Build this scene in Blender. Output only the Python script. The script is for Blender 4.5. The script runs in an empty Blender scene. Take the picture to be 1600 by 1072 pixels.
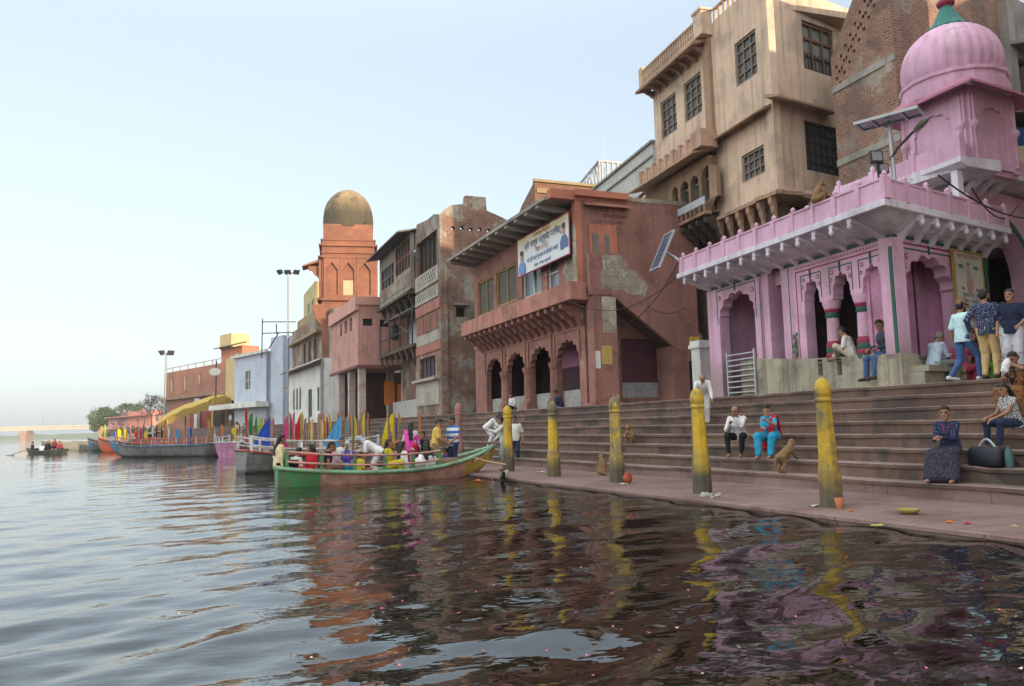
import bpy, math, random
import numpy as np
from mathutils import Vector, Matrix, noise
from mathutils.geometry import tessellate_polygon
random.seed(7)
RN = np.random.RandomState(11)
sc = bpy.context.scene
COL = sc.collection
# ------------------------------------------------------------------ camera
F, ROLL, CAMZ = 1225.0, 0.025, 1.55
TH, YAW = math.radians(6.0577), math.radians(21.021)
_f = np.array([math.sin(YAW)*math.cos(TH), math.cos(YAW)*math.cos(TH), math.sin(TH)])
_r = np.array([math.cos(YAW), -math.sin(YAW), 0.0]); _u = np.cross(_r, _f)
RX = _r*math.cos(ROLL)-_u*math.sin(ROLL); UX = _u*math.cos(ROLL)+_r*math.sin(ROLL)
cam = bpy.data.cameras.new('camera'); cam_o = bpy.data.objects.new('camera', cam); COL.objects.link(cam_o)
cam.sensor_width = 36; cam.sensor_fit = 'HORIZONTAL'; cam.lens = F/1600*36
cam.clip_start = .1; cam.clip_end = 6000
cam_o.matrix_world = Matrix(((RX[0], UX[0], -_f[0], 0), (RX[1], UX[1], -_f[1], 0), (RX[2], UX[2], -_f[2], CAMZ), (0, 0, 0, 1)))
sc.camera = cam_o
# ------------------------------------------------------------------ sky, sun, exposure
SUN_EL, SUN_AZ = math.radians(7.5), math.radians(165.0)     # azimuth clockwise from +Y
world = bpy.data.worlds.new('World'); sc.world = world; world.use_nodes = True
wn = world.node_tree.nodes; wl = world.node_tree.links
sky = wn.new('ShaderNodeTexSky'); sky.sky_type = 'NISHITA'; sky.sun_disc = False
sky.sun_elevation = SUN_EL; sky.sun_rotation = SUN_AZ
sky.air_density = 1.0; sky.dust_density = 2.2; sky.ozone_density = 1.5; sky.altitude = 0
hs = wn.new('ShaderNodeHueSaturation'); hs.inputs['Saturation'].default_value = .6; wl.new(sky.outputs[0], hs.inputs['Color'])
mx = wn.new('ShaderNodeMix'); mx.data_type = 'RGBA'; mx.inputs[0].default_value = .62; mx.inputs[7].default_value = (1.54, 1.84, 2.14, 1)   # thin even overcast of summer haze
wl.new(hs.outputs[0], mx.inputs[6])
gn = wn.new('ShaderNodeTexCoord'); sp = wn.new('ShaderNodeSeparateXYZ'); wl.new(gn.outputs['Generated'], sp.inputs[0])
def wmap(sock, a, b, c, d):
    m = wn.new('ShaderNodeMapRange'); m.interpolation_type = 'SMOOTHSTEP'; wl.new(sock, m.inputs[0])
    for i, q in enumerate((a, b, c, d)): m.inputs[i+1].default_value = q
    return m.outputs[0]
ze = wmap(sp.outputs[2], .42, .95, 1.0, 2.9); we = wmap(sp.outputs[0], -.28, -.92, 1.0, 2.3)     # fill added to the sky overhead and over the open river, for shaded facades
mm = wn.new('ShaderNodeMath'); mm.operation = 'MULTIPLY'; wl.new(ze, mm.inputs[0]); wl.new(we, mm.inputs[1])
vm = wn.new('ShaderNodeVectorMath'); vm.operation = 'SCALE'; wl.new(mx.outputs[2], vm.inputs[0]); wl.new(mm.outputs[0], vm.inputs['Scale']); wm = wn.new('ShaderNodeMix'); wm.data_type = 'RGBA'; wm.blend_type = 'MULTIPLY'; wl.new(wmap(mm.outputs[0], 1.0, 2.4, 0, 1), wm.inputs[0]); wl.new(vm.outputs[0], wm.inputs[6]); wm.inputs[7].default_value = (1.14, 1.0, .84, 1)
wl.new(wm.outputs[2], wn['Background'].inputs[0]); wn['Background'].inputs[1].default_value = 0.15
sun = bpy.data.lights.new('sun', 'SUN'); sun.energy = 2.0; sun.angle = math.radians(.6); sun.color = (1.0, .78, .54)
sun_o = bpy.data.objects.new('sun', sun); COL.objects.link(sun_o)
sd = Vector((math.sin(SUN_AZ)*math.cos(SUN_EL), math.cos(SUN_AZ)*math.cos(SUN_EL), math.sin(SUN_EL)))
sun_o.rotation_euler = sd.to_track_quat('Z', 'Y').to_euler(); sun_o.location = (20, -60, 60)
sc.view_settings.view_transform = 'Standard'; sc.view_settings.look = 'None'
sc.view_settings.exposure = 1.58; sc.view_settings.gamma = 1
sc.cycles.max_bounces = 6; sc.cycles.diffuse_bounces = 3; sc.cycles.glossy_bounces = 3
sc.cycles.transmission_bounces = 4; sc.cycles.caustics_reflective = False; sc.cycles.caustics_refractive = False
sc.cycles.use_denoising = True
# ------------------------------------------------------------------ sight lines (a pixel of the photo to a point on a real plane)
def ray(u, v): return RX*((u-800)/F)+UX*((536-v)/F)+_f
CAMP = np.array([0, 0, CAMZ])
def atz(u, v, z): d = ray(u, v); return CAMP+d*((z-CAMZ)/d[2])
def atx(u, v, x): d = ray(u, v); return CAMP+d*(x/d[0])
def aty(u, v, y): d = ray(u, v); return CAMP+d*(y/d[1])
def atD(u, v, D): return CAMP+ray(u, v)*D
class W:
    """vertical wall plane from A to B; outward normal n is left of A->B"""
    def __init__(s, A, B):
        s.A = np.array(A[:2], float); s.B = np.array(B[:2], float); d = s.B-s.A
        s.L = float(np.hypot(*d)); s.t = d/s.L; s.n = np.array([-s.t[1], s.t[0]])
    def p(s, a, d, z):
        q = s.A+s.t*a+s.n*d; return (q[0], q[1], z)
    def px(s, u, v, d=0.0):
        r = ray(u, v); k = (np.dot(s.A+s.n*d, s.n))/np.dot(r[:2], s.n)
        P = CAMP+r*k; return float(np.dot(P[:2]-s.A, s.t)), float(P[2])
    def box(s, u0, v0, u1, v1, d=0.0):
        a, b = s.px(u0, v0, d), s.px(u1, v1, d)
        return min(a[0], b[0]), max(a[0], b[0]), min(a[1], b[1]), max(a[1], b[1])
    def inward(s, depth): return W(s.A-s.n*depth, s.B-s.n*depth)
# ------------------------------------------------------------------ mesh builder
class MB:
    def __init__(s): s.v = []; s.f = []; s.m = []; s.s = []
    def add(s, vs, fs, m=0, smooth=False):
        o = len(s.v); s.v.extend([tuple(map(float, q)) for q in vs])
        for f in fs: s.f.append([i+o for i in f]); s.m.append(m); s.s.append(smooth)
        return s
    def b8(s, P, m=0):
        return s.add(P, [(3, 2, 1, 0), (4, 5, 6, 7), (0, 1, 5, 4), (1, 2, 6, 5), (2, 3, 7, 6), (3, 0, 4, 7)], m)
    def box(s, x0, x1, y0, y1, z0, z1, m=0):
        return s.b8([(x0, y0, z0), (x1, y0, z0), (x1, y1, z0), (x0, y1, z0), (x0, y0, z1), (x1, y0, z1), (x1, y1, z1), (x0, y1, z1)], m)
    def fb(s, w, a0, a1, d0, d1, z0, z1, m=0):
        return s.b8([w.p(a0, d0, z0), w.p(a1, d0, z0), w.p(a1, d1, z0), w.p(a0, d1, z0), w.p(a0, d0, z1), w.p(a1, d0, z1), w.p(a1, d1, z1), w.p(a0, d1, z1)], m)
    def fprism(s, w, poly, d0, d1, m=0, smooth=False):
        """polygon in (a,z) of wall frame extruded from depth d0 to d1"""
        return s.wall(w, [], d1, d1-d0, poly, m)
    def xprism(s, w, poly, a0, a1, m=0):
        """polygon in (d,z) swept along the wall from a0 to a1"""
        n = len(poly); ar = sum(poly[i][0]*poly[(i+1) % n][1]-poly[(i+1) % n][0]*poly[i][1] for i in range(n))
        if ar < 0: poly = poly[::-1]
        vs = [w.p(a0, d, z) for d, z in poly]+[w.p(a1, d, z) for d, z in poly]
        fs = [tuple(range(n-1, -1, -1)), tuple(range(n, 2*n))]+[(i, (i+1) % n, (i+1) % n+n, i+n) for i in range(n)]
        return s.add(vs, fs, m)
    def wall(s, w, holes, d=0.0, th=.3, outer=None, m=0, mr=None, rect=None):
        if outer is None: a0, a1, z0, z1 = rect; outer = [(a0, z0), (a1, z0), (a1, z1), (a0, z1)]
        loops = [outer]+list(holes); flat = [q for l in loops for q in l]
        tris = tessellate_polygon([[Vector((q[0], q[1], 0)) for q in l] for l in loops])
        n = len(flat); vs = [w.p(a, d, z) for a, z in flat]+[w.p(a, d-th, z) for a, z in flat]; fs = []
        for t in tris:
            p = [flat[i] for i in t]
            ar = (p[1][0]-p[0][0])*(p[2][1]-p[0][1])-(p[2][0]-p[0][0])*(p[1][1]-p[0][1])
            if abs(ar) < 1e-10: continue
            t = tuple(t) if ar < 0 else tuple(t)[::-1]
            fs.append(t); fs.append(tuple(i+n for i in t[::-1]))
        s.add(vs, fs, m)
        o = 0
        for k, l in enumerate(loops):
            c = len(l); ar = sum(l[i][0]*l[(i+1) % c][1]-l[(i+1) % c][0]*l[i][1] for i in range(c))
            rv = [w.p(a, d, z) for a, z in l]+[w.p(a, d-th, z) for a, z in l]; q = []
            for i in range(c):
                j = (i+1) % c; f = (i, j, j+c, i+c)
                if (ar > 0) == (k > 0): f = f[::-1]
                q.append(f)
            s.add(rv, q, m if (k == 0 or mr is None) else mr)
        return s
    def tube(s, pts, r, n=8, m=0, smooth=True, cap=True):
        pts = [np.array(p, float) for p in pts]; rs = r if isinstance(r, (list, tuple)) else [r]*len(pts)
        vs = []; up = None
        for i, p in enumerate(pts):
            t = pts[min(i+1, len(pts)-1)]-pts[max(i-1, 0)]; t = t/(np.linalg.norm(t)+1e-9)
            if up is None: up = np.array([0, 0, 1.0]) if abs(t[2]) < .9 else np.array([1.0, 0, 0])
            x = np.cross(up, t); x /= np.linalg.norm(x)+1e-9; y = np.cross(t, x); up = y
            for k in range(n):
                c, q = math.cos(2*math.pi*k/n), math.sin(2*math.pi*k/n); vs.append(p+(x*c+y*q)*rs[i])
        fs = []
        for i in range(len(pts)-1):
            for k in range(n): fs.append((i*n+k, i*n+(k+1) % n, (i+1)*n+(k+1) % n, (i+1)*n+k))
        s.add(vs, fs, m, smooth)
        if cap: s.add([vs[k] for k in range(n)], [tuple(range(n-1, -1, -1))], m); s.add(vs[-n:], [tuple(range(n))], m)
        return s
    def lathe(s, c, prof, n=16, m=0, smooth=True, lobes=0, amp=0.0, rot=0.0, sq=None):
        """profile [(r,z)] turned about vertical axis at c"""
        vs = []
        for r, z in prof:
            for k in range(n):
                a = 2*math.pi*k/n+rot; q = r
                if lobes: q = r*(1-amp+amp*abs(math.sin(lobes*a/2)))
                vs.append((c[0]+q*math.cos(a), c[1]+q*math.sin(a), (c[2] if len(c) > 2 else 0)+z))
        fs = []
        for i in range(len(prof)-1):
            for k in range(n): fs.append((i*n+k, i*n+(k+1) % n, (i+1)*n+(k+1) % n, (i+1)*n+k))
        s.add(vs, fs, m, smooth)
        s.add(vs[:n], [tuple(range(n-1, -1, -1))], m); s.add(vs[-n:], [tuple(range(n))], m)
        return s
    def loft(s, rings, m=0, smooth=True, caps=True, closed=True):
        n = len(rings[0]); vs = [q for r in rings for q in r]; fs = []
        for i in range(len(rings)-1):
            for k in range(n if closed else n-1): fs.append((i*n+k, i*n+(k+1) % n, (i+1)*n+(k+1) % n, (i+1)*n+k))
        if caps: fs += [tuple(range(n-1, -1, -1)), tuple(range(len(vs)-n, len(vs)))]
        return s.add(vs, fs, m, smooth)
    def build(s, name, mats, parent=None, loc=None, label=None, cat=None, group=None, kind=None):
        me = bpy.data.meshes.new(name)
        L = np.array(ROOT[parent.name] if parent is not None else (loc if loc is not None else (0, 0, 0)), float)
        V = np.array(s.v, float)-L
        me.from_pydata(V.tolist(), [], s.f)
        mats = mats if isinstance(mats, (list, tuple)) else [mats]
        for q in mats: me.materials.append(q)
        me.polygons.foreach_set('material_index', s.m); me.polygons.foreach_set('use_smooth', s.s)
        uv_box(me, L)
        o = bpy.data.objects.new(name, me); COL.objects.link(o)
        if parent is not None: o.parent = parent
        else: o.location = L
        ROOT[o.name] = L
        return tag(o, label, cat, group, kind)
ROOT = {}
def uv_box(me, L):
    """box-mapped UVs in metres"""
    nl = len(me.loops)
    if not nl: return
    me.update()
    npoly = len(me.polygons); nr = np.empty(npoly*3); me.polygons.foreach_get('normal', nr); nr = nr.reshape(-1, 3)
    lt = np.empty(npoly, int); me.polygons.foreach_get('loop_total', lt)
    vi = np.empty(nl, int); me.loops.foreach_get('vertex_index', vi)
    co = np.empty(len(me.vertices)*3); me.vertices.foreach_get('co', co); co = co.reshape(-1, 3)[vi]+L
    N = np.repeat(nr, lt, axis=0); flat = np.abs(N[:, 2]) > .75
    hl = np.hypot(N[:, 0], N[:, 1])+1e-9; tx = -N[:, 1]/hl; ty = N[:, 0]/hl
    u = np.where(flat, co[:, 0], co[:, 0]*tx+co[:, 1]*ty); v = np.where(flat, co[:, 1], co[:, 2])
    l = me.uv_layers.new(name='UVMap'); l.data.foreach_set('uv', np.stack([u, v], 1).ravel())
def tag(o, label=None, cat=None, group=None, kind=None):
    if label: o['label'] = label
    if cat: o['category'] = cat
    if group: o['group'] = group
    if kind: o['kind'] = kind
    return o
def thing(name, loc, label, cat, group=None):
    o = bpy.data.objects.new(name, None); COL.objects.link(o); o.location = tuple(map(float, loc)); o.empty_display_size = .2
    ROOT[o.name] = np.array(loc, float)
    return tag(o, label, cat, group)
def part_copy(root, loc, label, rz=0.0, group=None):
    r = root.copy(); COL.objects.link(r); r.location = tuple(map(float, loc)); r.rotation_euler = (0, 0, rz); r['label'] = label
    if group: r['group'] = group
    for ch in list(root.children):
        c = ch.copy(); COL.objects.link(c); c.parent = r
        for g in ch.children:
            d = g.copy(); COL.objects.link(d); d.parent = c
    return r
def rect(a0, a1, z0, z1): return [(a0, z0), (a1, z0), (a1, z1), (a0, z1)]
def arch(a0, a1, z0, zs, rise=None, cusp=0, point=0.0, n=20):
    c, r = (a0+a1)/2, (a1-a0)/2; rise = rise or r; pts = [(a0, z0)]
    for i in range(n+1):
        ph = math.pi*(1-i/n); k = 1.0
        if cusp: k = 1-.13*(1-abs(math.sin(cusp*ph/1.0)))*(1 if 0 < i < n else 0)
        x = math.cos(ph)*r*k; y = math.sin(ph)*rise*k
        if point: y *= 1+point*(1-abs(x)/r)
        pts.append((c+x, zs+y))
    pts.append((a1, z0)); return pts
# ------------------------------------------------------------------ materials
def nd(t, kind, **kw):
    n = t.nodes.new(kind)
    for k, v in kw.items():
        if k.startswith('i_'): n.inputs[int(k[2:]) if k[2:].isdigit() else k[2:].replace('_', ' ')].default_value = v
        else: setattr(n, k, v)
    return n
def c4(c): return (c[0], c[1], c[2], 1.0)
def mixc(t, fac, a, b, bt='MIX'):
    m = t.nodes.new('ShaderNodeMix'); m.data_type = 'RGBA'; m.blend_type = bt
    for s, v in ((0, fac), (6, a), (7, b)):
        if hasattr(v, 'default_value') or isinstance(v, bpy.types.NodeSocket): t.links.new(v, m.inputs[s])
        else: m.inputs[s].default_value = v if s == 0 else c4(v)
    return m.outputs[2]
def ramp(t, x, lo, hi):
    m = nd(t, 'ShaderNodeMapRange'); m.inputs[1].default_value = lo; m.inputs[2].default_value = hi; t.links.new(x, m.inputs[0]); return m.outputs[0]
def mth(t, op, a, b=0.0):
    m = nd(t, 'ShaderNodeMath', operation=op)
    for i, v in enumerate((a, b)):
        if isinstance(v, (int, float)): m.inputs[i].default_value = v
        else: t.links.new(v, m.inputs[i])
    return m.outputs[0]
def noi(t, co, scale, detail=4, rough=.6):
    n = nd(t, 'ShaderNodeTexNoise'); n.inputs['Scale'].default_value = scale; n.inputs['Detail'].default_value = detail; n.inputs['Roughness'].default_value = rough
    t.links.new(co, n.inputs['Vector']); return n.outputs['Fac']
def mapping(t, co, sc_):
    m = nd(t, 'ShaderNodeMapping'); m.inputs['Scale'].default_value = sc_; t.links.new(co, m.inputs[0]); return m.outputs[0]
MATS = {}
def mat(name, col, rough=.85, var=.22, dirt=None, damt=.35, streak=.0, brick=None, bump=.25, plaster=None, pcov=.5, nscale=1.0, metal=0.0, spec=.3, base=None, top=None):
    """weathered surface. brick=(w,h,mortar,col2,mortarcol); plaster=(colour) left in patches over the brick; base=(z,colour,height) splash band; dirt=colour"""
    if name in MATS: return MATS[name]
    M = bpy.data.materials.new(name); M.use_nodes = True; t = M.node_tree; B = t.nodes['Principled BSDF']; L = t.links
    tc = nd(t, 'ShaderNodeNewGeometry').outputs['Position']; uv = nd(t, 'ShaderNodeTexCoord').outputs['UV']
    c = None; h = noi(t, tc, 9*nscale, 5, .65)
    n1 = noi(t, tc, .45*nscale, 5, .62); n2 = noi(t, tc, 3.2*nscale, 5, .6)
    if brick:
        bw, bh, mo, c2, mc = brick
        b = nd(t, 'ShaderNodeTexBrick'); b.inputs['Scale'].default_value = 1; b.inputs['Brick Width'].default_value = bw; b.inputs['Row Height'].default_value = bh
        b.inputs['Mortar Size'].default_value = mo; b.inputs['Mortar Smooth'].default_value = .3; b.inputs['Bias'].default_value = -.1
        b.inputs['Color1'].default_value = c4(col); b.inputs['Color2'].default_value = c4(c2); b.inputs['Mortar'].default_value = c4(mc)
        wob = nd(t, 'ShaderNodeVectorMath', operation='ADD'); wn_ = nd(t, 'ShaderNodeTexNoise'); wn_.inputs['Scale'].default_value = 1.3; L.new(tc, wn_.inputs['Vector'])
        sb = nd(t, 'ShaderNodeVectorMath', operation='SCALE'); sb.inputs['Scale'].default_value = bh*.5; L.new(wn_.outputs['Color'], sb.inputs[0]); L.new(uv, wob.inputs[0]); L.new(sb.outputs[0], wob.inputs[1])
        L.new(wob.outputs[0], b.inputs['Vector'])
        c = b.outputs['Color']; hb = mth(t, 'SUBTRACT', 1.0, b.outputs['Fac']); h = mth(t, 'ADD', mth(t, 'MULTIPLY', hb, .8), mth(t, 'MULTIPLY', h, .5))
        c = mixc(t, ramp(t, n2, .35, .75), c, tuple(x*.62 for x in col))
    else: c = mixc(t, 0.0, col, col)
    if plaster:
        pm = mth(t, 'ADD', mth(t, 'MULTIPLY', n1, .75), mth(t, 'MULTIPLY', n2, .25)); q = .5+(.5-pcov)*.45
        fac = ramp(t, pm, q-.012, q+.02)
        pc = mixc(t, ramp(t, n2, .3, .7), tuple(x*.8 for x in plaster), tuple(min(1, x*1.12) for x in plaster))
        c = mixc(t, fac, c, pc); h = mth(t, 'ADD', mth(t, 'MULTIPLY', h, .6), fac)
    if var:
        v = ramp(t, mth(t, 'ADD', mth(t, 'MULTIPLY', n1, .55), mth(t, 'MULTIPLY', n2, .45)), .36, .64)
        g = mixc(t, v, (1-var,)*3, (1+var*.7,)*3); c = mixc(t, 1.0, c, g, 'MULTIPLY')
    if dirt:
        d = noi(t, tc, .8*nscale, 6, .7); c = mixc(t, mth(t, 'MULTIPLY', ramp(t, d, .5, .60), damt), c, dirt); c = mixc(t, mth(t, 'MULTIPLY', ramp(t, noi(t, tc, 7*nscale, 5, .75), .60, .66), damt*.55), c, dirt)
    if streak:
        s1 = noi(t, mapping(t, tc, (2.6, 2.6, .12)), 1.6, 4, .6)
        c = mixc(t, mth(t, 'MULTIPLY', ramp(t, s1, .50, .64), streak), c, dirt or (.06, .055, .05))
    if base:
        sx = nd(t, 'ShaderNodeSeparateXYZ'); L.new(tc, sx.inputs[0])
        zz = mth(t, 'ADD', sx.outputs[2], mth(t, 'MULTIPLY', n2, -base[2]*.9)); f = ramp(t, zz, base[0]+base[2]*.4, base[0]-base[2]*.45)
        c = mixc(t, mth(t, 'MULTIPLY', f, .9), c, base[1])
    L.new(c, B.inputs['Base Color'])
    bp = nd(t, 'ShaderNodeBump'); bp.inputs['Strength'].default_value = bump; bp.inputs['Distance'].default_value = .02; L.new(h, bp.inputs['Height']); L.new(bp.outputs[0], B.inputs['Normal'])
    B.inputs['Roughness'].default_value = rough; B.inputs['Metallic'].default_value = metal; B.inputs['Specular IOR Level'].default_value = spec
    MATS[name] = M; return M
def flat(name, col, rough=.6, metal=0.0, var=.12, spec=.4):
    return mat(name, col, rough=rough, var=var, bump=.06, metal=metal, spec=spec, nscale=3)
def cloth(name, col, stripe=None, spots=None, rough=.9):
    """woven cloth: faint folds; stripe=(colour,period,vertical axis) or spots=(colour,scale,threshold)"""
    if name in MATS: return MATS[name]
    M = bpy.data.materials.new(name); M.use_nodes = True; t = M.node_tree; B = t.nodes['Principled BSDF']; L = t.links
    ob = nd(t, 'ShaderNodeTexCoord').outputs['Object']; n = noi(t, ob, 5, 3)
    c = mixc(t, ramp(t, n, .3, .7), tuple(x*.82 for x in col), tuple(min(1, x*1.1) for x in col))
    if stripe:
        sx = nd(t, 'ShaderNodeSeparateXYZ'); L.new(ob, sx.inputs[0]); f = mth(t, 'FRACT', mth(t, 'DIVIDE', mth(t, 'ADD', sx.outputs[2], 5.0), stripe[1]))
        c = mixc(t, mth(t, 'GREATER_THAN', f, .52), c, stripe[0])
    if spots:
        n3 = noi(t, ob, spots[1], 2, .5); c = mixc(t, ramp(t, n3, spots[2], spots[2]+.03), c, spots[0])
    L.new(c, B.inputs['Base Color']); B.inputs['Roughness'].default_value = rough; B.inputs['Specular IOR Level'].default_value = .15
    MATS[name] = M; return M
def glassy(name, col=(.05, .06, .065)):
    return mat(name, col, rough=.12, var=.3, bump=.02, spec=.5)
WORN_LIT = mat('worn_lit_sandstone', (.285, .21, .185), rough=.62, var=.3, dirt=(.12, .08, .065), damt=.6, brick=(1.55, .9, .008, (.24, .165, .14), (.08, .06, .05)), bump=.3)  # treads: foot wear plus a lighter, lit tone painted in
STONE = mat('shaded_riser_sandstone', (.18, .108, .082), rough=.7, var=.45, dirt=(.045, .038, .036), damt=.75, brick=(1.55, .9, .008, (.125, .078, .062), (.04, .05, .048)), bump=.35, streak=.35)  # risers: dirt, damp and the shade under the nosing painted as darker stone
PAVE = mat('platform_sandstone', (.27, .175, .16), rough=.62, var=.35, dirt=(.13, .07, .06), damt=.7, brick=(.9, .55, .012, (.22, .145, .132), (.10, .05, .05)), bump=.5)
# ------------------------------------------------------------------ river bank line (water edge of the ghat) and levels
BANK = [(-12, 9.35), (6, 8.35), (14, 7.85), (20.6, 7.3), (32, 6.3), (45, 4.8), (60, 2.4), (75, -1.0), (90, -5.5), (115, -11), (150, -16), (210, -24), (300, -36), (340, -38), (420, -34), (520, -18), (1000, 60)]
def bank(y): return float(np.interp(y, [q[0] for q in BANK], [q[1] for q in BANK]))
PLAT, RISE, TREAD, PZ = 2.95, .255, .45, .2
TOPZ = PZ+8*RISE
def step_z(k): return PZ+RISE*k
def step_x(y, k): return bank(y)+PLAT+TREAD*(k-1)          # front edge of step k (1..8)
def ghat():
    b = MB(); ys = list(np.arange(-12, 5, .9))+list(np.arange(5, 34, .24))+list(np.arange(34, 130, 1.6))
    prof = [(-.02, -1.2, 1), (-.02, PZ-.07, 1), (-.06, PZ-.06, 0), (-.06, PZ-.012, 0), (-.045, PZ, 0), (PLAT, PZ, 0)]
    rows = []
    def jit(y, k):
        blk = math.floor(y/1.45+k*.41); h = random.Random(blk*31+k*7).uniform(-1, 1); c = max(0, noise.noise((y*2.7, k*5.3, 2.2))-.35)     # laid blocks, chipped here and there
        return .010*noise.noise((y*.7, k*3.1, 1.7))+.012*h+.10*c, .008*noise.noise((y*.45, k*2.3, 9.1))+.009*h-.05*c
    pr = []
    for k in range(1, 9):
        o, z = PLAT+TREAD*(k-1), PZ+RISE*k
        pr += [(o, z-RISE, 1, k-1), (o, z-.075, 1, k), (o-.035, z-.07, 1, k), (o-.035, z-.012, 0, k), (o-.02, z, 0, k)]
    pr += [(PLAT+TREAD*8+.6, TOPZ, 0, 8)]
    full = [(o, z, m, 0) for o, z, m in prof[:-1]]+pr
    n = len(full)
    for y in ys:
        for o, z, m, k in full:
            jx, jz = jit(y, k); b.v.append((bank(y)+o+jx*(1 if o > .1 else 1.5), y, z+jz*(k > 0 or o > 0)))
    for i in range(len(ys)-1):
        for j in range(n-1):
            pave = (4 <= j <= 4) or full[j][3] == 0 and full[j+1][3] == 0
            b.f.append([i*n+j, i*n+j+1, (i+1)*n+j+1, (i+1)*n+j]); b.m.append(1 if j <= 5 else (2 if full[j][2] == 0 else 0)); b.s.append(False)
    b.build('ghat_steps', [STONE, PAVE, WORN_LIT], kind='structure')
ghat()
def land():
    b = MB(); ys = [q for q in np.arange(-60, 130, 5)]+[150, 210, 330, 500, 1000, 2500]; vs = []
    for y in ys:
        x0 = bank(max(y, -12))+PLAT+TREAD*8+.5 if y < 128 else bank(y)+6
        vs += [(x0, y, TOPZ-.006), (x0+40, y, TOPZ-.006), (2500, y, TOPZ-.006)]
    fs = [(i*3+j, i*3+j+1, (i+1)*3+j+1, (i+1)*3+j) for i in range(len(ys)-1) for j in range(2)]
    b.add(vs, fs); b.build('ground', mat('packed_earth', (.17, .14, .115), dirt=(.09, .08, .07)), kind='structure')
    # bank slope beyond the ghat, down into the water
    b = MB(); ys = list(range(126, 1001, 12)); vs = []
    for y in ys:
        x = bank(y)+1.5*noise.noise((y*.05, 0, 0)); vs += [(x-1.5, y, -.6), (x+1.0, y, .6), (x+3.5, y, 1.5), (x+6.5, y, TOPZ)]
    b.add(vs, [(i*4+j, i*4+j+1, (i+1)*4+j+1, (i+1)*4+j) for i in range(len(ys)-1) for j in range(3)], 0, True)
    b.build('river_bank', mat('bank_mud', (.20, .165, .125), dirt=(.10, .10, .055), nscale=.5), kind='structure')
land()
# ------------------------------------------------------------------ water
def water():
    def grade(a, b, c0, step, grow, mx):
        out = [a]; 
        while out[-1] < b: out.append(out[-1]+min(mx, max(step, grow*abs(out[-1]-c0)))) 
        return out
    ys = [-400, -100, -30, -8]+grade(-1, 1500, 0, .062, .0095, 80)+[3000]
    xr = grade(0, 40, 0, .07, .011, 4); xl = [-q for q in grade(0, 1500, 0, .07, .012, 60)][:0:-1]
    xs = [-3000]+xl+xr+[80]
    X, Y = np.meshgrid(np.array(xs), np.array(ys)); Z = np.zeros_like(X)
    D = np.hypot(X, Y); g = np.maximum(.07, .0115*D)
    rs = np.random.RandomState(4)
    for i in range(70):
        lam = .25*(1.7/.25)**(rs.rand()**1.15); th = rs.normal(-1.15, .6)          # waves run mostly along the view, crests across it
        slope = .0185*(lam/.7)**.1; amp = slope*lam/(2*math.pi); k = 2*math.pi/lam
        ph = rs.rand()*6.283; at = np.exp(-(g*2.3/lam)**2)
        w = np.sin(k*(X*math.cos(th)+Y*math.sin(th))+ph+.9*np.sin(X*.31+Y*.17+i)); Z += amp*at*(w+.25*w*w)
    cal = .62+.5*np.sin(X*.21+1.3*np.sin(Y*.13))*np.cos(Y*.19+.8*np.sin(X*.17)); Z *= np.clip(cal, .5, 1.15)
    n, m = X.shape; V = np.stack([X, Y, Z], -1).reshape(-1, 3)
    i0 = (np.arange(n-1)[:, None]*m+np.arange(m-1)[None]).ravel()
    fc = np.stack([i0, i0+1, i0+m+1, i0+m], 1)
    me = bpy.data.meshes.new('river_water'); me.vertices.add(len(V)); me.vertices.foreach_set('co', V.ravel())
    me.loops.add(fc.size); me.loops.foreach_set('vertex_index', fc.ravel()); me.polygons.add(len(fc))
    me.polygons.foreach_set('loop_start', np.arange(0, fc.size, 4)); me.polygons.foreach_set('loop_total', np.full(len(fc), 4)); me.polygons.foreach_set('use_smooth', np.ones(len(fc), bool))
    me.update()
    M = bpy.data.materials.new('river_water'); M.use_nodes = True; t = M.node_tree; B = t.nodes['Principled BSDF']
    B.inputs['Base Color'].default_value = (.009, .008, .005, 1); B.inputs['Roughness'].default_value = .015; B.inputs['IOR'].default_value = 1.75
    tc = nd(t, 'ShaderNodeNewGeometry').outputs['Position']
    a = noi(t, mapping(t, tc, (1.0, 1.7, 1)), 1.9, 3, .5); b_ = noi(t, mapping(t, tc, (1.0, 1.6, 1)), 5.5, 2, .5)
    h = mth(t, 'ADD', mth(t, 'MULTIPLY', a, 1.0), mth(t, 'MULTIPLY', b_, .07))
    bp = nd(t, 'ShaderNodeBump'); bp.inputs['Strength'].default_value = .27; bp.inputs['Distance'].default_value = .05; t.links.new(h, bp.inputs['Height']); t.links.new(bp.outputs[0], B.inputs['Normal'])
    me.materials.append(M); o = bpy.data.objects.new('river_water', me); COL.objects.link(o); o.location = (0, 0, .10); tag(o, kind='structure')
water()
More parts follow.
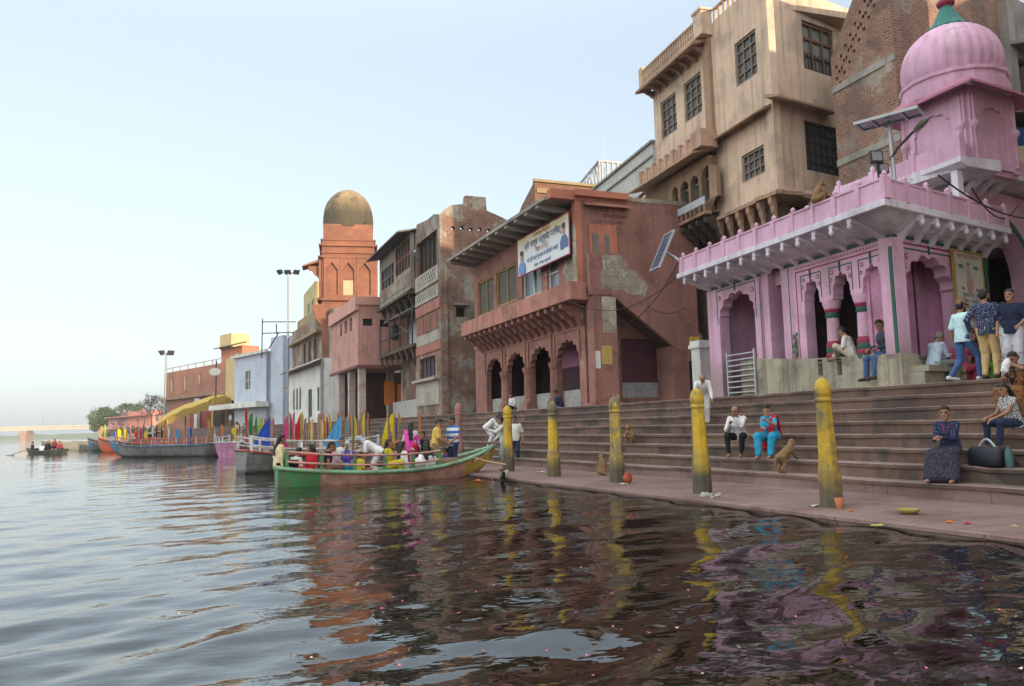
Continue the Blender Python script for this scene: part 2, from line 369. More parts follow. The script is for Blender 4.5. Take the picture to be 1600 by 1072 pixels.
# ------------------------------------------------------------------ bollards on the platform edge
YEL = mat('bollard_yellow', (.60, .385, .03), rough=.55, var=.35, dirt=(.13, .11, .075), damt=.95, streak=.95, plaster=(.36, .27, .11), pcov=.36, base=(.42, (.07, .065, .055), .8), bump=.5, nscale=1.6)
PNKB = mat('bollard_pink', (.36, .17, .15), rough=.7, var=.3, dirt=(.15, .09, .08), damt=.6, streak=.4, base=(.45, (.10, .085, .08), .4))
def bollard_mesh(h=1.98):
    b = MB(); n = 8
    prof = [(.18, 0), (.178, .48), (.172, .55), (.152, .66), (.146, .74), (.122, 1.52), (.120, 1.60)]
    b.lathe((0, 0, 0), [(r, z*h/1.98) for r, z in prof], 8, smooth=False, rot=math.pi/8)
    c = MB(); c.lathe((0, 0, 0), [(r, z*h/1.98) for r, z in [(.120, 1.60), (.138, 1.615), (.139, 1.655), (.120, 1.67), (.120, 1.69), (.132, 1.71), (.135, 1.78), (.128, 1.85), (.100, 1.925), (.062, 1.965), (.03, 1.985), (.0, 1.995)]], 16, lobes=8, amp=.05)
    return b, c
def bollards():
    spots = [((795, 740), 'yellow bollard by the green boat bow with a rope puller behind it'), ((866, 748), 'yellow stone bollard standing second along the platform, before the seated man in navy'),
             ((965, 757), 'yellow stone bollard with two monkeys close beside it'), ((1098, 775), 'streaky yellow bollard with grey rubble heaped at its foot'),
             ((1300, 795), 'tallest looking yellow bollard with a clay cup at its blackened foot')]
    src = None
    for (u, v), lab in spots:
        p = atz(u, v-4, PZ)
        if src is None:
            src = thing('bollard', (0, 0, 0), lab, 'bollard', 'yellow bollards along the platform edge'); b, c = bollard_mesh()
            b.build('shaft', YEL, src); c.build('finial', YEL, src); src.location = tuple(p)
        else: o = part_copy(src, p, lab, rz=random.uniform(-.15, .15)); o.rotation_euler = (random.uniform(-.014, .014), random.uniform(-.014, .014), o.rotation_euler[2])
    p = np.array([9.05, 29.6, PZ])
    r = thing('bollard', (0, 0, 0), 'dull pink stone bollard behind the man in the blue striped shirt', 'bollard'); b, c = bollard_mesh(2.3)
    b.build('shaft', PNKB, r); c.build('finial', PNKB, r); r.location = tuple(p); r['group'] = 'dull pink bollards of the far landing'
    for k, (y, w) in enumerate(((35.5, 'first'), (39.5, 'second'), (43.5, 'third'), (47.5, 'fourth'), (51.0, 'fifth'), (54.5, 'sixth'), (58, 'seventh'), (61.5, 'eighth'), (65, 'ninth'))):
        part_copy(r, (bank(y)+.5, y, PZ), 'dull pink bollard amid the flags, %s beyond the one behind the striped shirt' % w, rz=.1*k, group='dull pink bollards of the far landing')
bollards()
# ================================================================== BUILDINGS
PINK = mat('pink_limewash', (.64, .385, .525), var=.2, dirt=(.36, .22, .28), damt=.5, streak=.38, bump=.35, plaster=(.62, .47, .545), pcov=.24, base=(2.85, (.30, .22, .23), .8))
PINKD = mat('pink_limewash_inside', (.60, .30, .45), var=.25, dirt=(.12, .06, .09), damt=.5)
LILAC = mat('lilac_white_trim', (.66, .62, .70), var=.15, dirt=(.3, .25, .3), damt=.45, streak=.35, bump=.15)
GREEN = flat('dark_green_paint', (.015, .085, .055)); CRIM = flat('crimson_paint', (.26, .02, .055))
CEMENT = mat('stained_cement', (.36, .325, .25), var=.25, dirt=(.10, .085, .06), damt=.65, streak=.6, bump=.35)
DARK = flat('unlit_room', (.02, .016, .016)); WOOD = mat('dark_wood', (.09, .05, .032), var=.3, rough=.6)
REDST = mat('red_sandstone', (.37, .178, .14), var=.28, dirt=(.13, .062, .055), damt=.5, streak=.3, brick=(.9, .42, .006, (.33, .165, .14), (.24, .12, .1)), plaster=(.43, .27, .215), pcov=.2, bump=.22)
REDLIT = mat('red_plaster', (.43, .195, .15), var=.22, dirt=(.14, .065, .055), damt=.55, streak=.4, bump=.25)
BEIGE = mat('beige_plaster', (.62, .455, .34), var=.16, dirt=(.26, .20, .155), damt=.5, streak=.5, bump=.25)
BEIGED = mat('beige_trim', (.36, .22, .15), var=.25, dirt=(.12, .08, .06), damt=.5, streak=.4)
BRICK = mat('brick_wall', (.33, .155, .105), brick=(.26, .10, .018, (.19, .09, .065), (.34, .29, .24)), plaster=(.27, .225, .18), pcov=.40, var=.3, bump=.7, dirt=(.09, .07, .06), damt=.5, streak=.3)
BRICKO = mat('old_brick', (.36, .17, .115), brick=(.30, .11, .02, (.19, .11, .09), (.30, .26, .215)), plaster=(.33, .285, .235), pcov=.46, var=.35, dirt=(.07, .06, .05), damt=.6, streak=.3, bump=.8)
RUBBLE = mat('whitewashed_rubble', (.40, .37, .33), brick=(.3, .14, .02, (.30, .27, .24), (.16, .14, .12)), var=.3, bump=.8, dirt=(.12, .1, .09), damt=.5)
WHITEP = mat('white_paint', (.66, .65, .63), var=.14, dirt=(.3, .28, .25), damt=.35, streak=.25)
GREYC = mat('grey_concrete', (.29, .27, .245), var=.25, dirt=(.12, .11, .10), damt=.5, streak=.4)
STEEL = mat('galvanised_steel', (.42, .43, .45), rough=.45, metal=.6, var=.2, bump=.05); IRON = flat('black_iron', (.03, .03, .032), rough=.5)
PANE = glassy('window_pane'); PANEG = mat('dusty_pane', (.16, .17, .15), rough=.35, var=.3)
def win(parent, w, r, fm, pm=None, nx=2, nz=2, rec=.16, bar=.05, d=0.0, outer=.07, name='window', label=None):
    a0, a1, z0, z1 = r; b = MB(); o = outer
    b.fb(w, a0, a1, d-rec, d-rec+.07, z0, z0+o); b.fb(w, a0, a1, d-rec, d-rec+.07, z1-o, z1)
    b.fb(w, a0, a0+o, d-rec, d-rec+.07, z0+o, z1-o); b.fb(w, a1-o, a1, d-rec, d-rec+.07, z0+o, z1-o)
    for i in range(1, nx): x = a0+(a1-a0)*i/nx; b.fb(w, x-bar/2, x+bar/2, d-rec, d-rec+.05, z0+o, z1-o)
    for i in range(1, nz): z = z0+(z1-z0)*i/nz; b.fb(w, a0+o, a1-o, d-rec+.004, d-rec+.054, z-bar/2, z+bar/2)
    f = b.build(name, fm, parent)
    if label: f['label'] = label
    g = MB(); g.fb(w, a0+.01, a1-.01, d-rec-.06, d-rec-.012, z0+.01, z1-.01); g.build('pane', pm or PANE, f)
    return f
def closed_room(b, w, a0, a1, z0, z1, depth, d=0.0, m=0):
    t = .05
    b.fb(w, a0, a1, d-depth-t, d-depth, z0, z1, m); b.fb(w, a0-t, a0, d-depth, d, z0, z1, m); b.fb(w, a1, a1+t, d-depth, d, z0, z1, m)
    b.fb(w, a0-t, a1+t, d-depth, d, z1, z1+t, m); b.fb(w, a0-t, a1+t, d-depth, d, z0-t, z0, m)
def bracket(b, w, a, z, dep, h, th=.14, m=0):
    b.xprism(w, [(0, z), (dep, z), (dep, z-h*.22), (dep*.86, z-h*.30), (dep*.78, z-h*.24), (dep*.62, z-h*.46), (dep*.50, z-h*.60), (dep*.42, z-h*.55), (dep*.22, z-h*.82), (.06, z-h), (0, z-h)], a-th/2, a+th/2, m)
# ------------------------------------------------------------------ pink temple pavilion
TC = (14.36, 13.19); WT = W(TC, (14.60, 19.9)); WS = W((TC[0]+7*.977, TC[1]+7*.213), TC)
def pink_temple():
    R_ = thing('temple_pavilion', (TC[0], TC[1], TOPZ), 'pink arcaded temple pavilion with white bracketed eave standing on the ghat steps', 'temple')
    zp = 2.95; zc = 5.74
    # plinth, slightly higher at its far end, with slots
    b = MB(); slots = []
    for u, v in ((1283, 574), (1313, 573), (1366, 566)):
        a, z = WT.px(u, v); slots.append(rect(a-.085, a+.085, z-.21, z+.2))
    b.wall(WT, slots, d=.03, th=.5, outer=[(-.03, TOPZ-.02), (5.93, TOPZ-.02), (5.93, 3.38), (3.3, 3.12), (-.03, zp)])
    b.fb(WT, .1, 5.9, -.46, -.42, TOPZ, zp-.1); b.fb(WS, WS.L-1.55, WS.L-.51, -.5, .03, TOPZ-.02, zp-.12); b.fb(WS, WS.L-.5, WS.L, -.6, .03, TOPZ-.02, zp)
    b.fb(WS, WS.L-1.75, WS.L-.2, .035, .5, zp-.42, zp-.28); b.fb(WS, WS.L-1.0, WS.L-.15, .04, .42, TOPZ-.02, zp-.43)
    b.build('plinth', CEMENT, R_)
    # floor and roof slabs
    b = MB(); foot = [WT.p(-.0, -.62, 0), WT.p(7.6, -.62, 0), WT.p(7.6, -5, 0), WS.p(2.6, -4, 0), WS.p(2.6, -.62, 0)]
    def slab(z0, z1, pts): n = len(pts); b.add([(q[0], q[1], z0) for q in pts]+[(q[0], q[1], z1) for q in pts], [tuple(range(n)), tuple(range(2*n-1, n-1, -1))]+[(i, i+n, (i+1) % n+n, (i+1) % n) for i in range(n)])
    slab(TOPZ-.01, 2.93, [WT.p(.1, -.5, 0), WT.p(3.75, -.5, 0), WT.p(3.75, -4.5, 0), WS.p(3.0, -4, 0), WS.p(3.0, -.5, 0)])
    slab(5.78, 6.12, [WT.p(-.25, .25, 0), WT.p(7.6, .25, 0), WT.p(7.6, -5, 0), WS.p(2.6, -4, 0), WS.p(2.6, .25, 0)][::1])
    b.build('floor_and_roof', CEMENT, R_)
    # river wall of the main porch with three cusped arches carried by columns
    zs, th = 4.60, .32
    A = [(.36, .98, 5.12), (1.38, 1.98, 5.14), (2.46, 3.04, 5.16)]
    hole = [(A[0][0], zp+.02)]
    for i, (a0, a1, ap) in enumerate(A):
        hole += [(a0, zs)]+arch(a0, a1, 0, zs, rise=ap-zs, cusp=5, n=30)[1:-1]+[(a1, zs)]
        if i < 2: hole += [(a1, 4.5), (A[i+1][0], 4.5)]
    hole += [(A[2][1], zp+.02)]
    b = MB(); b.wall(WT, [hole], th=th, rect=(0, 3.75, zp, zc))
    # left bay, standing a little forward
    b.wall(WT, [arch(5.16, 6.92, TOPZ+.0, 4.72, rise=.68, cusp=6, n=40)], d=.0, th=.34, rect=(4.85, 7.55, TOPZ, zc))
    b.fb(WT, 4.55, 4.85, -1.9, -.05, TOPZ, zc); b.fb(WT, 3.75, 3.95, -1.5, -.02, TOPZ+.7, zc); b.fb(WT, 3.95, 4.55, -.5, -.3, 5.3, zc)
    b.fb(WT, 7.3, 7.55, -2.6, -.345, TOPZ, zc)
    # side wall with the alcove arch
    sa0, sa1 = WS.L-2.55, WS.L-.42
    b.wall(WS, [arch(sa0, sa1, zp-.1, 4.55, rise=.78, cusp=6, n=40)], th=.34, rect=(WS.L-3.9, WS.L, TOPZ if False else zp-.1, zc))
    b.fb(WS, WS.L-3.9, WS.L-2.6, -.34, -.003, TOPZ, zp-.1)
    b.build('wall', PINK, R_)
    # rooms behind the openings
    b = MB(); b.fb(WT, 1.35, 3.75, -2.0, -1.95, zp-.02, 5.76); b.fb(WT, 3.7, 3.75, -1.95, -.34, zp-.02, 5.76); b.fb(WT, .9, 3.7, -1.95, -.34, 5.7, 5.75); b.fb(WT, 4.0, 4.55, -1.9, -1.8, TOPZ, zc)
    b.build('inner_room', mat('dark_pink_wall', (.10, .05, .062), var=.4), R_)  # very dark pink over the whole room
    b = MB(); b.fb(WS, WS.L-2.9, WS.L-.35, -.95, -.85, zp-.1, zc); b.fb(WS, WS.L-2.95, WS.L-2.86, -.85, -.345, zp-.1, zc); b.fb(WS, WS.L-2.85, WS.L-.36, -.85, -.345, 5.5, 5.6)
    b.fb(WS, WS.L-.46, WS.L-.395, -.90, -.345, zp-.1, 5.49)
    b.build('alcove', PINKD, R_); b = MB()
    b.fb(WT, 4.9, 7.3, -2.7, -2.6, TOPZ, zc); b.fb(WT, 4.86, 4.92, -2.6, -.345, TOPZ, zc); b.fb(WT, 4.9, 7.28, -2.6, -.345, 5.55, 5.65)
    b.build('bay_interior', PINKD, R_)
    b = MB(); b.fb(WT, 4.95, 5.75, -1.1, -.85, TOPZ, 3.75); b.build('inner_wall', CEMENT, R_)
    # columns with red and green bands
    for a in (1.18, 2.22):
        b = MB(); c = WT.p(a, -.16, zp)
        b.lathe(c, [(.21, 0), (.21, .10)], 12, 1, False); b.lathe(c, [(.20, .10), (.22, .16), (.20, .22)], 12, 2); b.lathe(c, [(.19, .22), (.215, .28), (.19, .36)], 12, 1); b.lathe(c, [(.19, .36), (.205, .42), (.17, .52)], 12, 2)
        b.lathe(c, [(.165, .52), (.15, 1.1)], 12, 0); b.lathe(c, [(.15, 1.1), (.18, 1.14), (.16, 1.24)], 12, 1); b.lathe(c, [(.16, 1.24), (.19, 1.28), (.19, 1.33)], 12, 2); b.lathe(c, [(.19, 1.33), (.23, 1.45), (.24, 1.545)], 12, 0)
        b.build('column', [PINK, GREEN, CRIM], R_)
    # painted lines, rosettes, floral panels
    b = MB(); e = .006
    def frame(w, r, t, m): a0, a1, z0, z1 = r; b.fb(w, a0, a1, 0, e, z1-t, z1, m); b.fb(w, a0, a0+t, 0, e, z0, z1-t, m); b.fb(w, a1-t, a1, 0, e, z0, z1-t, m)
    def ros(w, a, z, r, m=1, d=0): b.add([w.p(a+r*math.cos(k*math.pi/6), d+.012, z+r*math.sin(k*math.pi/6)) for k in range(12)], [tuple(range(11, -1, -1))], m); b.add([w.p(a+r*.45*math.cos(k*math.pi/4), d+.017, z+r*.45*math.sin(k*math.pi/4)) for k in range(8)], [tuple(range(7, -1, -1))], 2)
    for a0, a1, ap in A:
        frame(WT, (a0-.10, a1+.10, zs+.02, 5.30), .03, 0); b.fb(WT, (a0+a1)/2-.02, (a0+a1)/2+.02, .001, .03, ap+.01, 5.42, 0); ros(WT, a0+.02, 5.17, .055); ros(WT, a1-.02, 5.17, .055); ros(WT, a0-.02, 4.98, .05); ros(WT, a1+.02, 4.98, .05)
    b.fb(WT, .16, 3.3, 0, e, 5.40, 5.435, 1); b.fb(WT, .16, .19, 0, e, zp+.05, 5.40, 1); b.fb(WT, 3.3, 3.33, 0, e, zp+.05, 5.435, 1); b.fb(WT, 3.60, 3.63, 0, e, zp+.05, 5.6, 0)
    frame(WT, (5.06, 7.02, 4.5, 5.56), .035, 0); ros(WT, 5.2, 5.32, .07); ros(WT, 6.86, 5.32, .07); b.fb(WT, 6.02, 6.07, .001, .03, 5.42, 5.66, 0); b.fb(WT, 4.86, 4.89, 0, e, TOPZ+.1, 5.56, 0)
    b.fb(WT, -.01, 3.75, .0, .04, 5.62, 5.68, 0); b.fb(WT, 4.85, 7.55, .0, .04, 5.62, 5.68, 0); b.fb(WS, WS.L-3.9, WS.L+.01, 0, .04, 5.62, 5.68, 0)
    b.fb(WT, .02, .11, 0, .03, zp+.02, 5.40, 0)
    frame(WS, (sa0-.1, sa1+.08, 4.45, 5.42), .035, 0); b.fb(WS, sa0-.22, sa1+.2, 0, e, 5.5, 5.54, 1); ros(WS, sa0+.06, 5.22, .075); ros(WS, sa1-.1, 5.22, .075); ros(WS, sa0+.02, 4.98, .06); ros(WS, sa1-.02, 4.98, .06)
    b.fb(WS, (sa0+sa1)/2-.02, (sa0+sa1)/2+.02, 0, .03, 5.34, 5.55, 0); b.fb(WS, WS.L-.40, WS.L-.37, 0, e, zp+.95, 5.4, 1)
    for k in range(30): ros(WT, .24+.105*k, 5.52, .03, 1)
    rr = random.Random(3)
    for w, a0, a1 in ((WT, .15, .32), (WS, WS.L-.36, WS.L-.12), (WT, 3.36, 3.58), (WT, 3.36, 3.58)):
        b.fb(w, a0, a1, 0, .004, zp+.05, zp+.9, 2)
        for _ in range(34): a, z, r = rr.uniform(a0+.02, a1-.02), rr.uniform(zp+.08, zp+.86), rr.uniform(.015, .035); b.add([w.p(a+r*math.cos(k*1.047), .008+.001*(_ % 5), z+r*1.5*math.sin(k*1.047)) for k in range(6)], [tuple(range(5, -1, -1))], rr.choice((0, 0, 1)))
    b.build('painted_trim', [GREEN, CRIM, flat('petal_pink_paint', (.66, .52, .56))], R_)
    # coved eave, mitred at the corner
    b = MB(); prof = [(0, 5.70), (.22, 5.74), (.5, 5.86), (.78, 6.02), (.95, 6.03), (1.0, 6.05), (1.0, 6.19), (.95, 6.21), (.0, 6.21)]
    SK = .6
    def mit(d): # plan points of the eave line at offset d
        p1, p2 = np.array(WT.p(0, d, 0)[:2]), np.array(WS.p(0, d*SK, 0)[:2]); M = np.array([[WT.t[0], -WS.t[0]], [WT.t[1], -WS.t[1]]]); k = np.linalg.solve(M, p2-p1); return p1+WT.t*k[0]
    rings = [[WT.p(7.65, d, z) for d, z in prof], [(mit(d)[0], mit(d)[1], z) for d, z in prof], [WS.p(WS.L-4.35, d*SK, z) for d, z in prof]]
    b.loft(rings, smooth=False); b.build('eave', LILAC, R_)
    for w, aa, h in ((WT, np.linspace(.25, 7.3, 13), .42), (WS, np.linspace(WS.L-4.1, WS.L-.3, 7), .5)):
        for a in aa: b = MB(); k = 1 if w is WT else SK; bracket(b, w, a, 6.03, .95*k, h, .13); b.lathe(w.p(a, .93*k, 5.86), [(.0, -.09), (.05, -.06), (.065, 0), (.03, .08)], 8); b.build('eave_bracket', LILAC, R_)
    b = MB()
    p2 = [(.82, 6.21), (.94, 6.21), (.92, 6.62), (.95, 6.64), (.95, 6.68), (.80, 6.68)]
    rings = [[WT.p(7.6, d, z) for d, z in p2], [(mit(d)[0], mit(d)[1], z) for d, z in p2], [WS.p(WS.L-4.3, d*SK, z) for d, z in p2]]
    b.loft(rings, smooth=False); b.build('parapet', PINK, R_)
    for w, aa in ((WT, np.linspace(-.80, 7.4, 12)), (WS, np.linspace(WS.L-4.2, WS.L+.25, 6))):
        for a in aa:
            b = MB(); k = 1 if w is WT else SK; b.fb(w, a-.07, a+.07, .79*k, .965*k+(0 if w is WT else .02), 6.212, 6.69); b.lathe(w.p(a, .88*k, 6.69), [(.055, 0), (.035, .025), (.065, .06), (.055, .10), (.025, .13), (.0, .15)], 8); b.build('parapet_post', PINK, R_)
pink_temple()
def gate_and_posts():
    r = thing('railing_gate', WT.p(6.3, .05, TOPZ), 'grey steel barred gate in the left arch of the pink pavilion', 'gate'); b = MB(); c = MB()
    for k in range(8): b.fb(WT, 5.2, 6.5, .05, .09, TOPZ+.12+k*.16, TOPZ+.155+k*.16)
    b.build('bars', STEEL, r)
    for a in (5.17, 6.5): c = MB(); c.fb(WT, a, a+.05, .045, .095, TOPZ, TOPZ+1.35); c.build('stile', STEEL, r)
    p = atz(1100, 626, TOPZ); r = thing('stone_post', p, 'tall white painted square post with cap between red building and pink pavilion', 'post'); b = MB()
    b.box(p[0]-.24, p[0]+.24, p[1]-.24, p[1]+.24, TOPZ-.02, TOPZ+1.75); b.build('shaft', WHITEP, r)
    b = MB(); b.box(p[0]-.31, p[0]+.31, p[1]-.31, p[1]+.31, TOPZ+1.75, TOPZ+1.87); b.box(p[0]-.27, p[0]+.27, p[1]-.27, p[1]+.27, TOPZ+1.87, TOPZ+2.0); b.build('cap', WHITEP, r)
gate_and_posts()
# ------------------------------------------------------------------ domed shrine above the pavilion
def shrine():
    E0, E1 = (16.85, 13.35), (16.80, 16.05); r = thing('domed_shrine', (18.1, 14.9, 6.1), 'pink domed shrine with ribbed dome and green finial above the pavilion roof', 'shrine')
    c = np.array([18.56, 14.66]); q = math.atan2(.213, .977)*.5
    def sq(h, z): return [(c[0]+h*sx, c[1]+h*sy+.2*sx*h/1.35*.8, z) for sx, sy in ((-1, -1), (1, -1), (1, 1), (-1, 1))]
    def frust(b, h0, z0, h1, z1): b.b8(sq(h0, z0)+sq(h1, z1))
    b = MB(); frust(b, .98, 7.6, .98, 9.85)
    P_ = sq(.98, 0); P4 = [(p[0], p[1]) for p in P_]
    fr, fs = W(P4[0], P4[3]), W(P4[1], P4[0])
    b.build('body', PINK, r)
    b = MB()
    for w in (fr, fs):
        for a in (.02, w.L-.24): b.fb(w, a, a+.22, .003, .07, 7.7, 9.7)
        for a in (.13, w.L-.13): b.lathe(w.p(a, .08, 8.75), [(.05, -.9), (.05, -.1), (.11, -.02), (.12, .08), (.05, .16), (.045, .8)], 8)
        b.wall(w, [arch(.42, w.L-.42, 7.95, 8.95, rise=.42, cusp=5, n=30)], d=.06, th=.055, rect=(.25, w.L-.25, 7.75, 9.7))
    b.build('pilasters', PINK, r)
    b = MB(); P0, P1 = sq(1.0, 9.95), sq(1.50, 9.62); P2, P3 = sq(1.5, 9.68), sq(1.0, 10.03)
    b.add(P0+P1+P2+P3, [(4+i, (i+1) % 4+4, (i+1) % 4, i) for i in range(4)]+[(4+i, 8+i, 8+(i+1) % 4, 4+(i+1) % 4) for i in range(4)]+[(8+i, 12+i, 12+(i+1) % 4, 8+(i+1) % 4) for i in range(4)])
    b.build('chhajja', mat('pink_eave', (.44, .17, .25), var=.2, dirt=(.2, .1, .13), damt=.4), r)
    b = MB(); b.lathe((c[0], c[1], 0), [(1.30, 9.85), (1.32, 10.1), (1.26, 10.12), (1.26, 10.28), (1.31, 10.31), (1.31, 10.40)], 16, smooth=False, rot=math.pi/16+.1)
    b.build('drum', PINK, r)
    b = MB(); b.lathe((c[0], c[1], 0), [(1.14, 10.40), (1.21, 10.54), (1.25, 10.78), (1.235, 11.03), (1.15, 11.32), (.99, 11.58), (.76, 11.79), (.55, 11.92), (.3, 11.98), (.0, 12.0)], 112, lobes=28, amp=.045)
    b.build('dome', PINK, r)
    b = MB(); b.lathe((c[0], c[1], 0), [(.60, 11.86), (.63, 11.92), (.50, 12.0), (.36, 12.18), (.24, 12.42), (.15, 12.62)], 42, 0, lobes=14, amp=.10); b.lathe((c[0], c[1], 0), [(.14, 12.60), (.22, 12.68), (.23, 12.76), (.12, 12.86), (.06, 13.0), (.0, 13.2)], 12, 1)
    b.build('finial', [flat('teal_paint', (.02, .16, .135)), CRIM], r)
    # balcony terrace below it
    S = np.array([16.95, 13.45]); wr = W(S, (17.05, 17.6)); ws = W((S[0]+5*.977, S[1]+5*.213), S)
    b = MB(); b.fb(wr, -.12, wr.L, -.12, 0, 7.80, 8.26); b.fb(ws, 0, ws.L-.13, -.12, .0, 7.80, 8.26)
    for a in (-.06, 1.3, 2.7, 4.0): b.fb(wr, a-.08, a+.08, -.15, .03, 7.8, 8.33); b.lathe(wr.p(a, -.06, 8.33), [(.08, 0), (.05, .03), (.075, .09), (.0, .18)], 8)
    for a in (4.6, 3.6, 2.4): b.fb(ws, a-.06, a+.06, -.15, .03, 7.8, 8.31)
    b.build('terrace_parapet', PINK, r)
    b = MB(); pr = [(-1.2, 7.5), (-.1, 7.55), (.12, 7.66), (.12, 7.78), (-1.2, 7.795)]
    b.xprism(wr, pr, -.2, wr.L); b.xprism(ws, [(d+.002, z) for d, z in pr], 0, ws.L-.12); b.fb(ws, 0, ws.L-.2, -4.5, -1.2, 7.52, 7.76)
    for a in (4.75, 3.9, 3.5, 3.1, 2.7, 2.2): bracket(b, ws, a, 7.56, .02, .01)
    for a in (4.4, 3.7, 3.2, 2.6): b.xprism(ws, [(-.02, 7.54), (-.75, 6.9), (-.75, 7.1), (-.28, 7.54)], a-.09, a+.09)
    b.box(S[0]+.02, S[0]+.2, S[1]+.04, S[1]+.22, 6.1, 7.52)
    b.build('terrace_cornice', LILAC, r)
    b = MB(); b.fb(wr, .9, wr.L, -1.5, -.9, 6.1, 7.5); b.fb(ws, 0, ws.L-1.0, -1.9, -.8, 6.1, 7.5); b.build('lower_wall', mat('faded_pink_wall', (.40, .27, .33), var=.3, dirt=(.16, .12, .13), damt=.6), r)
shrine()
def gateway():
    r = thing('gateway', WS.p(1.4, 0, TOPZ), 'pink gateway wall with tall green rimmed dark arch right of the pavilion', 'gateway')
    b = MB(); a0, a1 = .2, 2.62; hz = arch(a0, a1, TOPZ-.02, 5.15, rise=1.3, point=.12, n=30)
    b.wall(WS, [hz], d=-.1, th=.5, rect=(-4.5, 3.05, TOPZ-.02, 7.45)); b.build('wall', PINK, r)
    b = MB(); o = arch(a0-.16, a1+.16, TOPZ-.0, 5.15, rise=1.46, point=.12, n=30); b.wall(WS, [arch(a0+.01, a1-.01, TOPZ-.01, 5.15, rise=1.29, point=.12, n=30)[::1]], d=-.07, th=.028, outer=o) if False else None
    i_ = arch(a0, a1, TOPZ+.01, 5.15, rise=1.3, point=.12, n=30); n = len(o)
    vs = [WS.p(a, -.06, z) for a, z in o]+[WS.p(a, -.06, z) for a, z in i_]+[WS.p(a, -.099, z) for a, z in o]; b.add(vs, [(k, k+n, k+1+n, k+1) for k in range(n-1)]+[(k, k+1, k+1+2*n, k+2*n) for k in range(n-1)]); b.build('arch_rim', GREEN, r)
    b = MB(); b.fb(WS, -2.4, 3.0, -2.0, -1.9, TOPZ, 7.4); b.fb(WS, 2.75, 2.85, -1.9, -.61, TOPZ, 7.0); b.fb(WS, -2.4, 2.75, -1.9, -.61, 6.9, 7.0); b.fb(WS, -2.5, -2.4, -1.9, -.61, TOPZ, 7.0); b.build('passage', mat('dark_passage', (.06, .04, .045)), r)  # passage walls in one very dark tone
    b = MB(); b.fb(WS, .2, 1.7, -1.895, -1.84, TOPZ, 4.9); b.build('door', mat('old_door', (.10, .07, .055), var=.3), r)
gateway()
